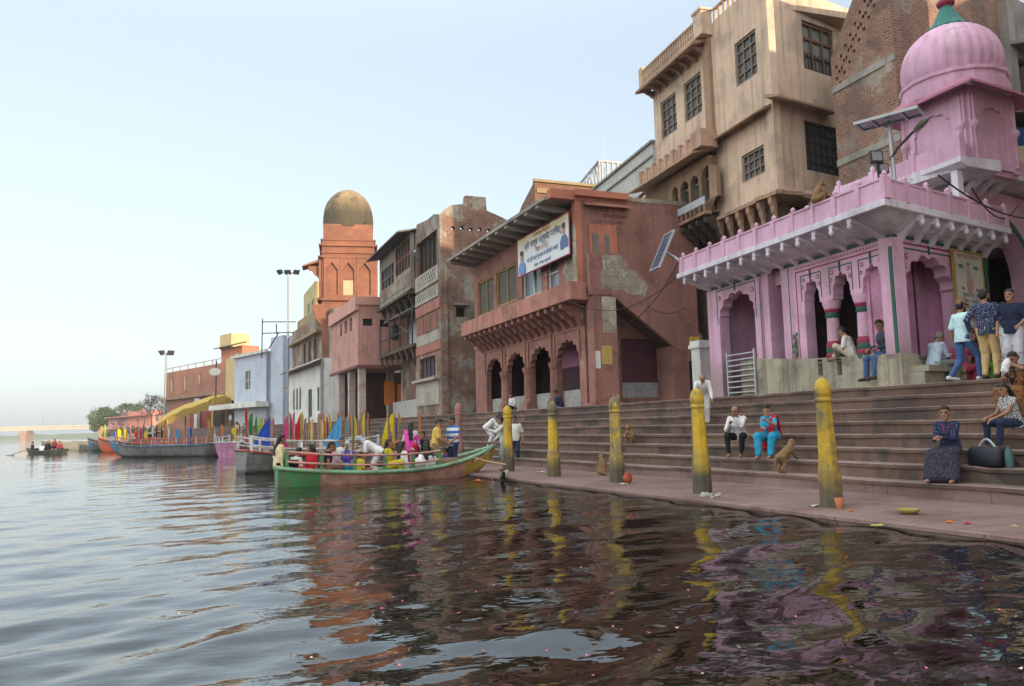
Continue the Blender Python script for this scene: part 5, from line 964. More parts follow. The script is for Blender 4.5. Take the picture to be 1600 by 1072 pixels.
GRN = paint('boat_green', (.06, .24, .085)); SAL = paint('boat_salmon', (.56, .31, .24)); YLW = paint('boat_yellow', (.52, .36, .06)); MINT = paint('boat_mint', (.22, .42, .26))
GRH = mat('tarred_grey_hull', (.24, .245, .24), rough=.6, var=.3, dirt=(.09, .085, .08), damt=.6, bump=.4, nscale=1.6, brick=(1.4, .16, .006, (.20, .205, .20), (.10, .10, .10)), base=(.16, (.04, .04, .04), .14))
REDP = paint('boat_red', (.42, .06, .05)); WHB = paint('boat_white', (.62, .61, .62)); BLB = paint('boat_blue', (.03, .17, .30)); LIL = paint('boat_lilac', (.50, .45, .60)); PKB = paint('boat_pink', (.52, .22, .40)); ORB = paint('boat_orange', (.55, .10, .03)); DKG = paint('boat_dark_green', (.028, .045, .038))
PINKR = paint('rail_pink', (.58, .28, .24))
B1 = Boat((1.62, 21.8), (8.2, 23.1), .80, .36, .56, .92, .22, 'green and salmon rowing boat full of passengers moored at the platform', dict(hull=SAL, stern=GRN, bow=YLW, gun=MINT, send=.15, bend=.80, inside=mat('boat_inside', (.20, .16, .12)), thwart=PINKR, gr=.06, footm=DKG), rail=(.03, .66, 6, .44, GRN, PINKR), nthw=4)
B2 = Boat((1.0, 29.9), (7.2, 31.9), .85, .62, .88, 1.0, .75, 'grey hulled boat with white rails and red gunwale behind the green boat', dict(hull=GRH, gun=REDP, inside=WHB, thwart=WHB), rail=(.02, .8, 7, .5, WHB, WHB))
B3 = Boat((.95, 51.5), (2.0, 58.6), .9, .75, .95, 1.0, .85, 'white and lilac boat with a pink band seen stern on', dict(hull=LIL, stern=PKB, gun=WHB, inside=WHB, thwart=WHB), rail=(.02, .8, 5, .5, WHB, WHB))
B4 = Boat((.1, 54.6), (-6.6, 61.6), 1.0, .78, .85, 1.2, .8, 'long dark grey boat with a blue bow carrying a row of flags', dict(hull=GRH, bow=BLB, bend=.84, gun=BLB, inside=WOOD, thwart=REDP), rail=(.06, .85, 9, .45, PINKR, REDP))
B5 = Boat((-5.6, 77.5), (-9.9, 83.0), .9, .85, .9, 1.4, .8, 'boat with a bright orange bow beside the long grey boat', dict(hull=ORB, gun=REDP, inside=WOOD), nthw=2)
B6 = Boat((-7.2, 86), (-12.0, 92.5), .9, .8, .9, 1.4, .8, 'dark boat with teal bow just beyond the orange bow', dict(hull=DKG, bow=BLB, bend=.75, gun=BLB, inside=WOOD), nthw=2)
B7 = Boat((-11.2, 97), (-18.0, 103), 1.2, 1.05, 1.1, 1.25, .85, 'long pale grey boat moored past the orange and teal bows', dict(hull=mat('bleached_hull', (.34, .32, .28), var=.3), gun=WHB, inside=WOOD), nthw=3)
B8 = Boat((-12.3, 80.4), (-16.0, 84.6), .62, .36, .45, .6, .7, 'small dark green rowing boat carrying five people in mid river', dict(hull=DKG, gun=DKG, inside=WOOD), nthw=3, name='rowing_boat')
def oar(name, a, c, lab, blade=.09):
    a, c = np.array(a), np.array(c); d = (c-a)/np.linalg.norm(c-a); r = thing(name, a, lab, 'oar'); b = MB(); b.tube([a, c-d*.5], .03, 6); b.build('loom', WOOD, r); b = MB(); n = np.cross(d, (0, 0, 1)); n /= np.linalg.norm(n)
    up = np.cross(n, d); rings = [[c-d*x+n*w+up*.02, c-d*x+n*w-up*.02, c-d*x-n*w-up*.02, c-d*x-n*w+up*.02] for x, w in ((.62, .035), (.45, blade), (.05, blade*1.25), (0, blade*.6))]; b.loft(rings, 0, False); b.build('blade', IRON, r)
oar('oar', B8.p(.75, .55, .55), np.array(atz(12, 713, .05)), 'long oar with a dark blade dipping left of the small rowing boat', .3)
oar('oar', B8.p(.12, -.5, .5), np.array(atz(96, 712, .03)), 'short dark oar trailing behind the small rowing boat', .2)
# ================================================================== FLAGS
FC = dict(yellow=(.72, .55, .02), red=(.50, .03, .04), crimson=(.42, .02, .06), blue=(.03, .09, .48), sky_blue=(.08, .34, .62), purple=(.14, .05, .34), orange=(.72, .20, .03), white=(.68, .67, .65), maroon=(.22, .02, .05), black=(.02, .02, .025), green=(.02, .24, .09), lime=(.30, .52, .08), pink=(.68, .07, .26), cream=(.66, .48, .20), brown=(.30, .14, .09), mauve=(.38, .18, .24), mustard=(.50, .32, .06), indigo=(.07, .06, .28), rose=(.50, .22, .20))
FL = [ # u, top v, bottom v, colour, width at foot in px (negative = to the left), depth
 (157, 668, 692, 'mustard', 2, 86), (163, 666, 690, 'lime', 2, 86), (181, 677, 691, 'blue', -5, 60), (184, 673, 694, 'yellow', 7, 61), (194, 673, 690, 'yellow', 6, 61), (204, 669, 693, 'purple', -3, 60), (216, 674, 694, 'red', -7, 60), (218, 671, 691, 'crimson', 2, 59.5), (222, 670, 691, 'purple', 2, 59), (231, 676, 693, 'yellow', -7, 59), (240, 670, 693, 'white', -2, 58.5), (243, 668, 691, 'maroon', 2, 58.5), (251, 671, 693, 'black', 3, 58), (256, 671, 694, 'orange', 4, 58), (262, 669, 695, 'white', 2, 57.5), (270, 664, 702, 'rose', 1.5, 57), (280, 672, 695, 'sky_blue', -6, 57), (283, 671, 690, 'orange', 2, 56.5), (288, 672, 696, 'sky_blue', -3, 56.5), (296, 670, 696, 'blue', 5, 56), (325, 658, 692, 'mustard', 2, 55), (334, 668, 702, 'rose', 2, 55),
 (346, 666, 690, 'orange', 3, 54), (369, 670, 692, 'yellow', -9, 53), (373, 664, 690, 'brown', 2, 53), (387, 640, 692, 'red', -6, 48), (395, 648, 696, 'green', -8, 46), (402, 654, 690, 'green', -4, 46), (410, 656, 690, 'lime', -8, 46), (413, 656, 682, 'brown', 2, 46), (423, 652, 696, 'blue', -25, 40), (451, 646, 700, 'pink', -12, 34), (453, 648, 694, 'indigo', 1.5, 33.5), (460, 646, 704, 'pink', -5, 30.4), (470, 648, 690, 'red', -14, 31), (472, 648, 690, 'yellow', 1.5, 31), (478, 656, 690, 'purple', -2, 33), (482, 654, 682, 'sky_blue', 1.5, 33), (487, 660, 694, 'orange', -3, 30.8), (489, 658, 708, 'cream', -5, 30.4), (501, 658, 710, 'cream', 4, 30.4), (505, 648, 692, 'orange', 3, 33), (510, 654, 688, 'purple', 1.5, 33), (514, 650, 692, 'yellow', 2, 33), (533, 650, 700, 'sky_blue', -25, 31.2), (541, 654, 696, 'sky_blue', 4, 31.4), (545, 648, 690, 'orange', 1.5, 33), (550, 653, 722, 'green', 1.2, 23), (554, 653, 700, 'yellow', 2, 31.5), (560, 660, 690, 'mauve', 3, 34), (570, 648, 692, 'yellow', -5, 32), (575, 648, 686, 'maroon', 1.5, 33), (606, 652, 696, 'yellow', -10, 31.8), (616, 648, 700, 'yellow', -9, 31.6), (617, 654, 690, 'indigo', 1.5, 33), (623, 648, 686, 'mustard', 3, 34), (655, 648, 694, 'orange', 3, 33), (684, 664, 716, 'orange', 4, 23.4)]
def flags():
    n = len(FL); POLE = flat('bamboo_pole', (.36, .25, .12)); used = {}
    for i, (u, vt, vb, col, w, D) in enumerate(FL):
        tri = abs(w) >= 10; nar = abs(w) <= 2; w = w*(1.15 if tri else .85 if abs(w) >= 5 else 1.1); w = math.copysign(max(abs(w), 3.2), w)
        top, bot = atD(u, vt-3, D), atD(u+.5, vb, D); z0 = .3 if D > 25 else .35
        if D in (40, 46, 48): z0 = .22
        k = lambda j: FL[j][3].replace('_', ' ') if 0 <= j < n else None
        shp = 'triangular' if tri else ('narrow' if nar else 'drooping')
        where = 'between the %s and %s ones' % (k(i-1), k(i+1)) if 0 < i < n-1 else ('leftmost of the row' if i == 0 else 'beside the man in yellow')
        lab = '%s %s flag on a boat pole, %s' % (shp, k(i), where); used[lab] = used.get(lab, 0)+1
        r = thing('flag', (bot[0], bot[1], z0), lab, 'flag', 'coloured flags on the moored boats')
        b = MB(); b.tube([(bot[0], bot[1], z0), (top[0], top[1], top[2])], .022 if D < 60 else .03, 5); b.build('pole', POLE, r)
        px = D/F; h = top[2]-bot[2]; b = MB(); rows, nc = 12, 7; rr = random.Random(i); vs = []; sgn = 1 if w > 0 else -1
        fold = rr.uniform(1.5, 3.2); ph = rr.uniform(0, 6)
        for a in range(rows+1):
            t = a/rows
            ww = abs(w)*px*(t**.8 if shp == 'triangular' else (.30+.7*abs(math.sin(t*(2.2+ph*.35)+.5)))*(1-.45*max(0, t-.7)/.3)); ww = max(ww, .02)
            for c in range(nc+1):
                s_ = c/nc; fo = (.05 if tri else .085)*min(1, ww*3)*math.sin(s_*fold*6.28+ph+t*3)*(.35+t); P = np.array([bot[0], bot[1], top[2]-h*t])+(RX*sgn*ww*s_)+_f*fo; P[2] -= (s_*h*.06+(0 if tri else t*h*.07*math.sin(s_*5+ph)))*(0 if shp == 'triangular' and t > .9 else 1)*rr.uniform(.5, 1.2)*(1-t)
                P[:2] += (top[:2]-bot[:2])*(1-t); P = P+RX*(px*1.1*noise.noise((t*5, s_*2, i*1.7))*(.2+t))+np.array([0, 0, px*2.2*noise.noise((s_*3, i*2.3, t))*t]); vs.append(P)
        m = len(vs); th = _f*.006
        vs2 = [q+th for q in vs]; fs = [(a*(nc+1)+c, a*(nc+1)+c+1, (a+1)*(nc+1)+c+1, (a+1)*(nc+1)+c) for a in range(rows) for c in range(nc)]
        b.add(vs+vs2, fs+[tuple(q+m for q in f[::-1]) for f in fs], 0, True); b.build('cloth', cloth('flag_cloth_'+col, FC[col]), r)
flags()
# ================================================================== MASTS, CANOPY, BRIDGE, TREES
def mast(u, v0, vt, D, lab, dx, heads):
    p, q = atD(u, v0, D), atD(u-2, vt, D); s = D/F; r = thing('light_mast', (p[0], p[1], 1.0), lab, 'light mast'); b = MB(); b.tube([(p[0], p[1], .5), (p[0], p[1], q[2]*.5), (p[0], p[1], q[2])], [s*2.0, s*1.6, s*1.2], 8)
    for k in range(14): z = 2+(q[2]-2)*k/14; b.tube([np.array([p[0], p[1], z])-RX*s*3, np.array([p[0], p[1], z])+RX*s*3], s*.5, 5)
    b.build('pole', mat('mast_steel', (.30, .31, .33), rough=.5, metal=.4, var=.2), r); t = np.array([p[0], p[1], q[2]])
    b = MB(); b.tube([t-RX*s*dx, t+RX*s*dx], s*.7, 6); b.build('crossbar', STEEL, r)
    for k in heads:
        c = t+RX*s*dx*k+np.array([0, 0, s*2]); b = MB(); f = -_f*.6+RX*k*.5+np.array([0, 0, -.5]); f /= np.linalg.norm(f); x = np.cross(f, (0, 0, 1)); x /= np.linalg.norm(x); y = np.cross(x, f)
        b.loft([[c+f*d+x*a*w*s+y*e*w*s for a, e in ((-1, -.8), (1, -.8), (1, .8), (-1, .8))] for d, w in ((-s*3, 1.5), (-s*1, 3), (s*3, 5.2), (s*3.4, 5.2))], 0, False); b.build('floodlight', IRON, r)
mast(449, 655, 421, 76, 'tall grey lattice light mast with three floodlights before the pale blue house', 12, (-1, 0, 1))
mast(258, 640, 551, 172, 'distant light mast with two floodlights above the red bank house', 6, (-1, 1))
def clutter():
    D = 92; s = D/F; P = lambda u, v, d=D: atD(u, v, d)
    r = thing('roof_gantry', P(410, 552), 'black steel gantry frame standing on the pale blue house roof', 'frame')
    for pts in ([(410, 498), (409, 560)], [(432, 506), (432, 522)], [(420, 545), (436, 519)]): b = MB(); b.tube([P(*q) for q in pts], s*.9, 6); b.build('post', IRON, r)
    for pts in ([(409, 503), (462, 503)], [(409, 521), (464, 519)]): b = MB(); b.tube([P(*q) for q in pts], s*.8, 6); b.build('rail', IRON, r)
    p = P(336, 700, 122); q = P(335, 562, 122); s = 122/F; r = thing('lamp_post', (p[0], p[1], 1), 'dark pole with a white round disc beside the yellow canopy', 'pole'); b = MB(); b.tube([(p[0], p[1], .4), (p[0], p[1], q[2])], s*1.2, 6); b.build('pole', IRON, r)
    c = P(336, 581, 121.5); b = MB(); b.add([c+RX*9*s*math.cos(k*.524)+UX*6*s*math.sin(k*.524) for k in range(12)]+[c-_f*.12+RX*9*s*math.cos(k*.524)+UX*6*s*math.sin(k*.524) for k in range(12)], [tuple(range(12)), tuple(range(23, 11, -1))]+[(k, (k+1) % 12, (k+1) % 12+12, k+12) for k in range(12)]); b.build('disc', WHITEP, r)
    # canopy
    r = thing('canopy', P(300, 690, 128), 'big yellow cloth canopy sloping over the bank in front of the red house', 'canopy'); b = MB()
    fr = [P(244, 664, 122), P(262, 652, 122), P(285, 640, 122), P(312, 632, 122), P(335, 621, 122), P(352, 618, 122), P(362, 625, 122)]; bk = [P(252, 652, 142), P(268, 642, 142), P(287, 633, 142), P(312, 625, 142), P(335, 617, 142), P(352, 616, 142), P(368, 624, 142)]
    vs = []; n = 25
    for i in range(n):
        t = i/(n-1)*6; k = min(5, int(t)); f = t-k; A = fr[k]*(1-f)+fr[k+1]*f; B_ = bk[k]*(1-f)+bk[k+1]*f; w = np.array([0, 0, .12*math.sin(i*1.7)])
        vs += [A+np.array([0, 0, -1.1+.25*math.sin(i*2.1)]), A+w, A*.5+B_*.5+np.array([0, 0, -.35])+w*.5, B_]
    fs = [(i*4+j, i*4+4+j, i*4+5+j, i*4+1+j) for i in range(n-1) for j in range(3)]; m = len(vs); vs2 = [q+np.array([0, 0, -.05]) for q in vs]
    b.add(vs+vs2, fs+[tuple(q+m for q in f[::-1]) for f in fs], 0, True); b.build('cloth', cloth('canopy_cloth', (.46, .32, .08), spots=((.34, .20, .06), .6, .58)), r)
    for u, v, d in ((332, 622, 121), (262, 655, 121), (350, 620, 141), (290, 640, 141)): t = P(u, v, d); b = MB(); b.tube([(t[0], t[1], .3), t], .13, 6); b.build('pole', flat('yellow_bamboo', (.45, .33, .07)), r)
    r = thing('shrine_stall', P(318, 690, 146), 'maroon walled riverside stall under the yellow canopy', 'stall'); b = MB(); a, c = P(296, 660, 150), P(350, 660, 142); w = W(c, a); b.fb(w, 0, w.L, -3, 0, 1.5, 5.8); b.build('wall', mat('maroon_stall', (.30, .07, .05), var=.35), r); b = MB(); b.fb(w, .8, 3.4, .003, .1, 2.0, 5.4); b.build('doorway', DARK, r); b = MB(); b.fb(w, w.L-4.2, w.L-3.2, .2, .8, 2.0, 8.2); b.build('pillar', WHITEP, r)
clutter()
def bridge():
    D = 620; A, B_ = atD(-260, 676, D), atD(175, 663.5, D); zt = (A[2]+B_[2])/2; w = W(B_, A); r = thing('river_bridge', (A[0], A[1], 0), 'long pale girder bridge on brick piers across the far river', 'bridge'); s = D/F
    CON = mat('bridge_concrete', (.50, .46, .38), var=.1, nscale=.1)
    b = MB(); b.fb(w, -20, w.L, -7, 0, zt-2.6, zt); b.fb(w, -20, w.L, .01, .8, zt-.3, zt+.7); b.build('deck', CON, r)
    for u in (38, -112, 160): a = w.px(u, 670)[0]; b = MB(); b.fb(w, a-2.3, a+2.3, -8, 1.5, -2, zt-2.62); b.fb(w, a-3.6, a+3.6, -8.5, 2.2, zt-5, zt-4.2); b.build('pier', mat('bridge_brick', (.36, .22, .16), var=.1, nscale=.1), r)
    b = MB(); wt = W(w.A-w.n*40, w.B-w.n*40)
    for k, (u0, u1) in enumerate(((148, 58), (16, -90))):
        a0, a1 = wt.px(u0, 660)[0], wt.px(u1, 660)[0]; n = 10; zb, z2 = zt, zt+8.2; T = lambda p, q: b.tube([wt.p(p[0], 0, p[1]), wt.p(q[0], 0, q[1])], .17, 5, 0, True, False)
        T((a0, zb), (a1, zb)); T((a0+4, z2), (a1-4, z2)); T((a0, zb), (a0+4, z2)); T((a1, zb), (a1-4, z2))
        for i in range(1, n): x = a0+(a1-a0)*i/n; T((x, zb), (x, z2)); T((x, zb if i % 2 else z2), (x+(a1-a0)/n if i < n-1 else x, z2 if i % 2 else zb))
    b.build('truss', mat('pale_steel_truss', (.36, .38, .40), var=.05), r)
    b = MB(); vs = []; n = 60; c0, c1 = atD(-400, 690, 1000), atD(330, 672, 1000)
    for i in range(n+1):
        p = c0+(c1-c0)*i/n; h = 3.5+3.5*noise.noise((i*.35, 0, 3))+1.5*noise.noise((i*1.3, 5, 0)); vs += [(p[0], p[1], -1), (p[0], p[1]+20, 1.5), (p[0], p[1]+50, max(2, h+3)), (p[0], p[1]+200, 2)]
    b.add(vs, [(i*4+j, i*4+4+j, i*4+5+j, i*4+1+j) for i in range(n) for j in range(3)], 0, True); b.build('far_bank', mat('far_bank_scrub', (.13, .145, .075), var=.3, nscale=.05), kind='structure')
bridge()
def leafmat(name, c): return mat(name, c, rough=.8, var=.35, bump=.0, nscale=.6)
def tree(name, lab, base, h, crown, rad, M, seed, nleaf=2600, leaf=.45, bare=False, group=None, tm=None):
    """crown=list of (offset, radii) clumps"""
    rr = np.random.RandomState(seed); r = thing(name, base, lab, 'tree', group); base = np.array(base, float); b = MB(); TR = tm or mat('bark', (.12, .095, .075), var=.3)
    top = base+np.array([0, 0, h*.45]); b.tube([base-np.array([0, 0, .5]), base*.5+top*.5+rr.normal(0, .15, 3)*[1, 1, 0], top], [rad, rad*.8, rad*.6], 8)
    tips = []
    for c, R in crown:
        C = base+np.array(c); mid = top*.4+C*.6+rr.normal(0, .3, 3); b.tube([top, mid, C], [rad*.5, rad*.3, rad*.1], 6); tips.append(C)
        for k in range(7 if bare else 4):
            e = C+np.array(R)*rr.uniform(-.8, .9, 3); b.tube([mid, (mid+e)/2+rr.normal(0, .2, 3), e], [rad*.22, rad*.13, rad*.04], 5)
            if bare:
                for q in range(7): f = e+rr.normal(0, .7, 3)*np.array(R)*.4; b.tube([(mid+e)/2, (e+f)/2, f], [rad*.09, rad*.06, rad*.025], 4, 0, True, False)
    b.build('trunk', TR, r); b = MB(); tot = sum(R[0]*R[1]*R[2] for _, R in crown)
    for c, R in crown:
        C = base+np.array(c); n = int(nleaf*R[0]*R[1]*R[2]/tot); cl = rr.normal(0, 1, (max(6, n//28), 3)); cl /= np.linalg.norm(cl, axis=1)[:, None]; cl *= rr.uniform(.55, 1.02, len(cl))[:, None]
        for i in range(n):
            p = C+(cl[i % len(cl)]+rr.normal(0, .16, 3))*R; a = rr.normal(0, 1, 3); a /= np.linalg.norm(a); q = np.cross(a, rr.normal(0, 1, 3)); q /= np.linalg.norm(q); l = leaf*rr.uniform(.6, 1.3)
            b.add([p-a*l*.5, p+q*l*.32, p+a*l*.5, p-q*l*.32], [(0, 1, 2, 3)], i % 2)
    b.build('crown', [M, leafmat(M.name+'_dark', tuple(x*.6 for x in M['c']))], r)
def trees():
    M = leafmat('neem_leaves', (.075, .125, .035)); M['c'] = (.075, .125, .035); G = leafmat('dusty_leaves', (.145, .135, .10)); G['c'] = (.145, .135, .10)
    p = atD(162, 690, 300); tree('neem_tree', 'dense green tree at the far end of the bank beside the pink houses', (p[0], p[1], 1.5), 11, [((-1.5, 0, 7), (4, 4, 3.4)), ((2.6, 1, 6.5), (3.6, 3.6, 3.2)), ((0, 0, 9.3), (3.2, 3.2, 2.2)), ((-3, -1, 4.2), (2.4, 2.4, 2.6)), ((4.5, 1, 4.4), (2.5, 3, 2.6))], .35, M, 3, 6500, .62)
    p = atD(236, 682, 196); tree('bare_tree', 'grey twiggy nearly leafless tree between pink houses and red bank house', (p[0], p[1], 2), 9.5, [((-1.6, 0, 6.2), (2.3, 2.3, 2.4)), ((1.3, 0, 7.2), (2.4, 2.4, 2.4)), ((0, .5, 8.6), (2.2, 2.2, 1.5)), ((2.7, 0, 4.9), (1.8, 2, 1.9))], .26, G, 5, 2600, .26, True, tm=mat('grey_bark', (.17, .155, .14), var=.2))
    p = atD(198, 660, 330); tree('neem_tree', 'small green treetop showing over the coral pink house', (p[0], p[1], 2), 13, [((0, 0, 10.5), (4.5, 3, 2.6)), ((3.5, 0, 11), (3, 3, 1.9))], .3, M, 8, 1300, .8)
    b = MB(); rr = np.random.RandomState(2); cl = [(y, bank(y)+rr.uniform(1.5, 14), rr.uniform(.8, 2.2)) for y in rr.uniform(200, 430, 60)]
    for i in range(6500):
        y, x, R = cl[i % 60]; l = rr.uniform(.22, .45); d = rr.normal(0, .45, 3)*R; p = np.array([x+d[0], y+d[1], 1.6+abs(d[2])*1.2]); a = rr.normal(0, 1, 3); q = np.cross(a, rr.normal(0, 1, 3)); a /= np.linalg.norm(a); q /= np.linalg.norm(q); b.add([p-a*l, p+q*l*.6, p+a*l, p-q*l*.6], [(0, 1, 2, 3)])
    b.build('bank_scrub', leafmat('scrub_leaves', (.10, .115, .055)), kind='stuff', label=None)
trees()
# ================================================================== SMALL THINGS
def panel(lab, C, right, upv, w, h, post):
    C, right, upv = np.array(C, float), np.array(right, float), np.array(upv, float); right /= np.linalg.norm(right); upv -= right*np.dot(upv, right); upv /= np.linalg.norm(upv); n = np.cross(right, upv); r = thing('solar_panel', C, lab, 'solar panel')
    def slab(b, a0, a1, b0, b1, n0, n1): b.b8([C+right*x+upv*y+n*z for z in (n0, n1) for x, y in ((a0, b0), (a1, b0), (a1, b1), (a0, b1))])
    b = MB(); slab(b, -w/2, w/2, -h/2, h/2, 0, .02); b.build('cells', mat('solar_cells', (.03, .045, .09), rough=.25, spec=.5, var=.2, brick=(.16, .16, .004, (.035, .05, .10), (.3, .32, .35))), r)
    b = MB(); slab(b, -w/2-.04, w/2+.04, h/2+.001, h/2+.04, -.03, .035); slab(b, -w/2-.04, w/2+.04, -h/2-.04, -h/2-.001, -.03, .035); slab(b, -w/2-.04, -w/2-.001, -h/2, h/2, -.03, .035); slab(b, w/2+.001, w/2+.04, -h/2, h/2, -.03, .035)
    for x in (-w/4, w/4): slab(b, x-.02, x+.02, -h/2, h/2, -.05, -.003)
    b.build('frame', STEEL, r); b = MB(); b.tube([C-n*.05]+[np.array(q) for q in post], .045, 8); b.build('post', STEEL, r); return r
def gadgets():
    e = WT.p(7.45, .9, 6.5); C = WT.p(8.2, 1.15, 7.05); panel('narrow solar panel tilted on an arm at the left end of the pink eave', C, (-.11, -.99, 0), (.387, -.043, .815), .62, 1.3, [(C[0]+.25, C[1]-.3, C[2]-.25), e])
    D = 18.6; c = atD(1389, 186, D); pb = (c[0]+.1, c[1]+.05, 6.2); panel('wide solar panel seen from below on a steel post by the pink dome', c+np.array([0, 0, .0]), atD(1437, 170, 18.2)-atD(1340, 196, 19.0), _f*.95+np.array([0, 0, -.02]), 1.3, .95, [(c[0], c[1], c[2]-.35), pb])
    p = atD(1388, 262, 18.6); q = atD(1425, 208, 18.3); h = atD(1437, 197, 18.2); r = thing('street_lamp', p, 'street lamp head on a bent black arm beside the wide solar panel', 'street lamp'); b = MB(); b.tube([atD(1391, 250, 18.55), atD(1402, 232, 18.4), q, h-(h-q)*.3], .03, 6); b.build('arm', IRON, r)
    b = MB(); d = (h-q)/np.linalg.norm(h-q); x = np.cross(d, (0, 0, 1)); x /= np.linalg.norm(x); y = np.cross(x, d); b.loft([[h+d*t+x*math.cos(k*.785)*w+y*math.sin(k*.785)*w*.5 for k in range(8)] for t, w in ((-.18, .03), (-.1, .10), (.05, .14), (.18, .11), (.24, .03))]); b.build('lamp_head', mat('lamp_lens', (.16, .16, .12), rough=.3), r)
    for k, (u, v, s_) in enumerate(((1370, 244, .30), (1381, 262, .24))):
        c = atD(u, v, 18.5); r = thing('floodlight', c, ('square black floodlight tilted up beside the solar panel post', 'small black floodlight under the square one by the panel post')[k], 'floodlight'); b = MB(); x, y = RX, UX*.95+_f*.3; n = np.cross(x, y)
        def bx(b, a0, a1, b0, b1, n0, n1): b.b8([c+x*p_+y*q_+n*z for z in (n0, n1) for p_, q_ in ((a0, b0), (a1, b0), (a1, b1), (a0, b1))])
        bx(b, -s_/2, s_/2, -s_/2, s_/2, -.1, 0); b.build('housing', IRON, r); b = MB(); bx(b, -s_*.38, s_*.38, -s_*.38, s_*.38, .001, .012); b.build('glass', mat('dusty_lens', (.25, .25, .25), rough=.25), r); b = MB(); b.tube([c-UX*s_*.5, (c[0]+.15, c[1]+.1, 6.66)], .025, 6); b.build('bracket', IRON, r)
    # sign board
    w = WS; a0, a1 = w.px(1540, 470, .12)[0], w.px(1497, 470, .12)[0]; r = thing('sign_board', w.p((a0+a1)/2, .1, 4.0), 'pale painted notice board with a pink figure and Hindi lines beside the dark arch', 'sign'); b = MB(); z0, z1 = 3.95, 5.52; b.fb(w, a0, a1, .06, .10, z0, z1); b.build('panel', mat('cream_board', (.52, .50, .43), var=.15, dirt=(.3, .27, .2)), r)
    b = MB(); b.fb(w, a0-.03, a0, .05, .12, z0, z1); b.fb(w, a1, a1+.03, .05, .12, z0, z1); b.fb(w, a0-.03, a1+.03, .05, .12, z1, z1+.04); b.build('frame', flat('mustard_frame', (.36, .22, .05)), r)
    b = MB(); m = (a0+a1)/2; el = lambda x, z, rx, rz, mi, d: b.add([w.p(x+rx*math.cos(k*.449), d, z+rz*math.sin(k*.449)) for k in range(14)], [tuple(range(13, -1, -1))], mi)
    el(m+.0, z1-.78, .15, .26, 0, .104); el(m+.02, z1-.5, .08, .2, 1, .107); el(m+.03, z1-.34, .055, .07, 2, .110); el(m+.02, z1-.28, .06, .04, 3, .113); el(m-.18, z1-.7, .025, .25, 1, .104); el(m+.36, z1-.35, .13, .05, 4, .104); el(m-.36, z1-.35, .13, .05, 4, .104); el(m+.33, z1-.9, .05, .04, 3, .104); el(m-.33, z1-.9, .05, .04, 3, .104)
    b.build('painted_figure', [flat('figure_pink', (.42, .25, .22)), flat('figure_grey', (.34, .31, .30)), flat('figure_face', (.42, .32, .26)), flat('figure_dark', (.06, .06, .07)), flat('figure_green', (.06, .16, .10))], r)
    INK = flat('board_blue_ink', (.10, .12, .20))
    for k, (s_, sz) in enumerate((('यमुना महारानी की जय', .13), )): textmesh('lettering', s_, sz, flat('board_red_ink', (.4, .1, .1)), r, w, m, z1-.09, .104)
    for k, s_ in enumerate(('कृपया घाट पर', 'साबुन न लगायें', 'गंदगी न फैलायें', 'स्वच्छता बनाये रखें')): textmesh('lettering', s_, .15, INK, r, w, m+.03*(k % 2), z1-1.06-.145*k, .104)
    # cables
    BK = flat('black_cable', (.015, .015, .015))
    def cable(lab, pts, sag, rad=.014):
        p, q = np.array(pts[0], float), np.array(pts[-1], float); b = MB(); b.tube([p+(q-p)*t+np.array([0, 0, -sag*4*t*(1-t)]) for t in np.linspace(0, 1, 15)], rad, 5); b.build('cable', BK, loc=p, label=lab, cat='cable')
    cable('black cable sagging along the pavilion parapet to the gateway', [WS.p(6.9, 1.1, 6.75), WS.p(.5, .6, 6.75)], .35, .02); cable('black cable looping below the terrace cornice', [WS.p(5.4, 1.05, 6.7), WS.p(1.5, .3, 7.0)], .5, .018)
    cable('thin wire crossing the stair wall of the red building', [WST.p(4.6, .1, 5.2), WT.p(8.3, .3, 7.1)], .5, .016); cable('thin wire strung from the red balcony to the pink eave', [WR.p(-.8, 1.1, 6.2), WT.p(7.7, 1.0, 6.1)], .7, .014); cable('wire hanging over the lower stair of the red building', [WST.p(3.4, .1, 6.0), WT.p(8, .5, 5.2)], .25, .012)
    # ledge things at right
    r = thing('hanging_cloth', (20, 14.4, 8), 'blue cloth hanging over the terrace rail at the right edge', 'cloth'); c = atD(1590, 214, 21.5); b = MB(); nn = 8
    vs = [c+RX*(.05*k-.2)*1.0+UX*(.26-.5*j)+_f*.04*math.sin(k*2.1+j) for j in (0, 1) for k in range(nn+1)]; m = len(vs); b.add(vs+[q+_f*.02 for q in vs], [(k, k+1, k+nn+2, k+nn+1) for k in range(nn)]+[(k+m+1, k+m, k+m+nn+1, k+m+nn+2) for k in range(nn)], 0, True); b.build('cloth', cloth('denim_blue_cloth', (.05, .12, .30)), r)
    c = atD(1585, 178, 23); r = thing('awning', c, 'dark red awning under the shrine eave at the right edge', 'awning'); b = MB(); w_ = W(c+RX*2.0, c-RX*.35); b.xprism(w_, [(-1, c[2]+.5), (.3, c[2]), (.3, c[2]+.05), (-1, c[2]+.58)], 0, w_.L); b.build('sheet', mat('maroon_sheet', (.22, .05, .035), var=.3), r); b = MB(); b.fb(w_, 0, w_.L, -1.2, -1.1, c[2]-1.5, c[2]+.5); b.build('back_screen', DARK, r)
gadgets()
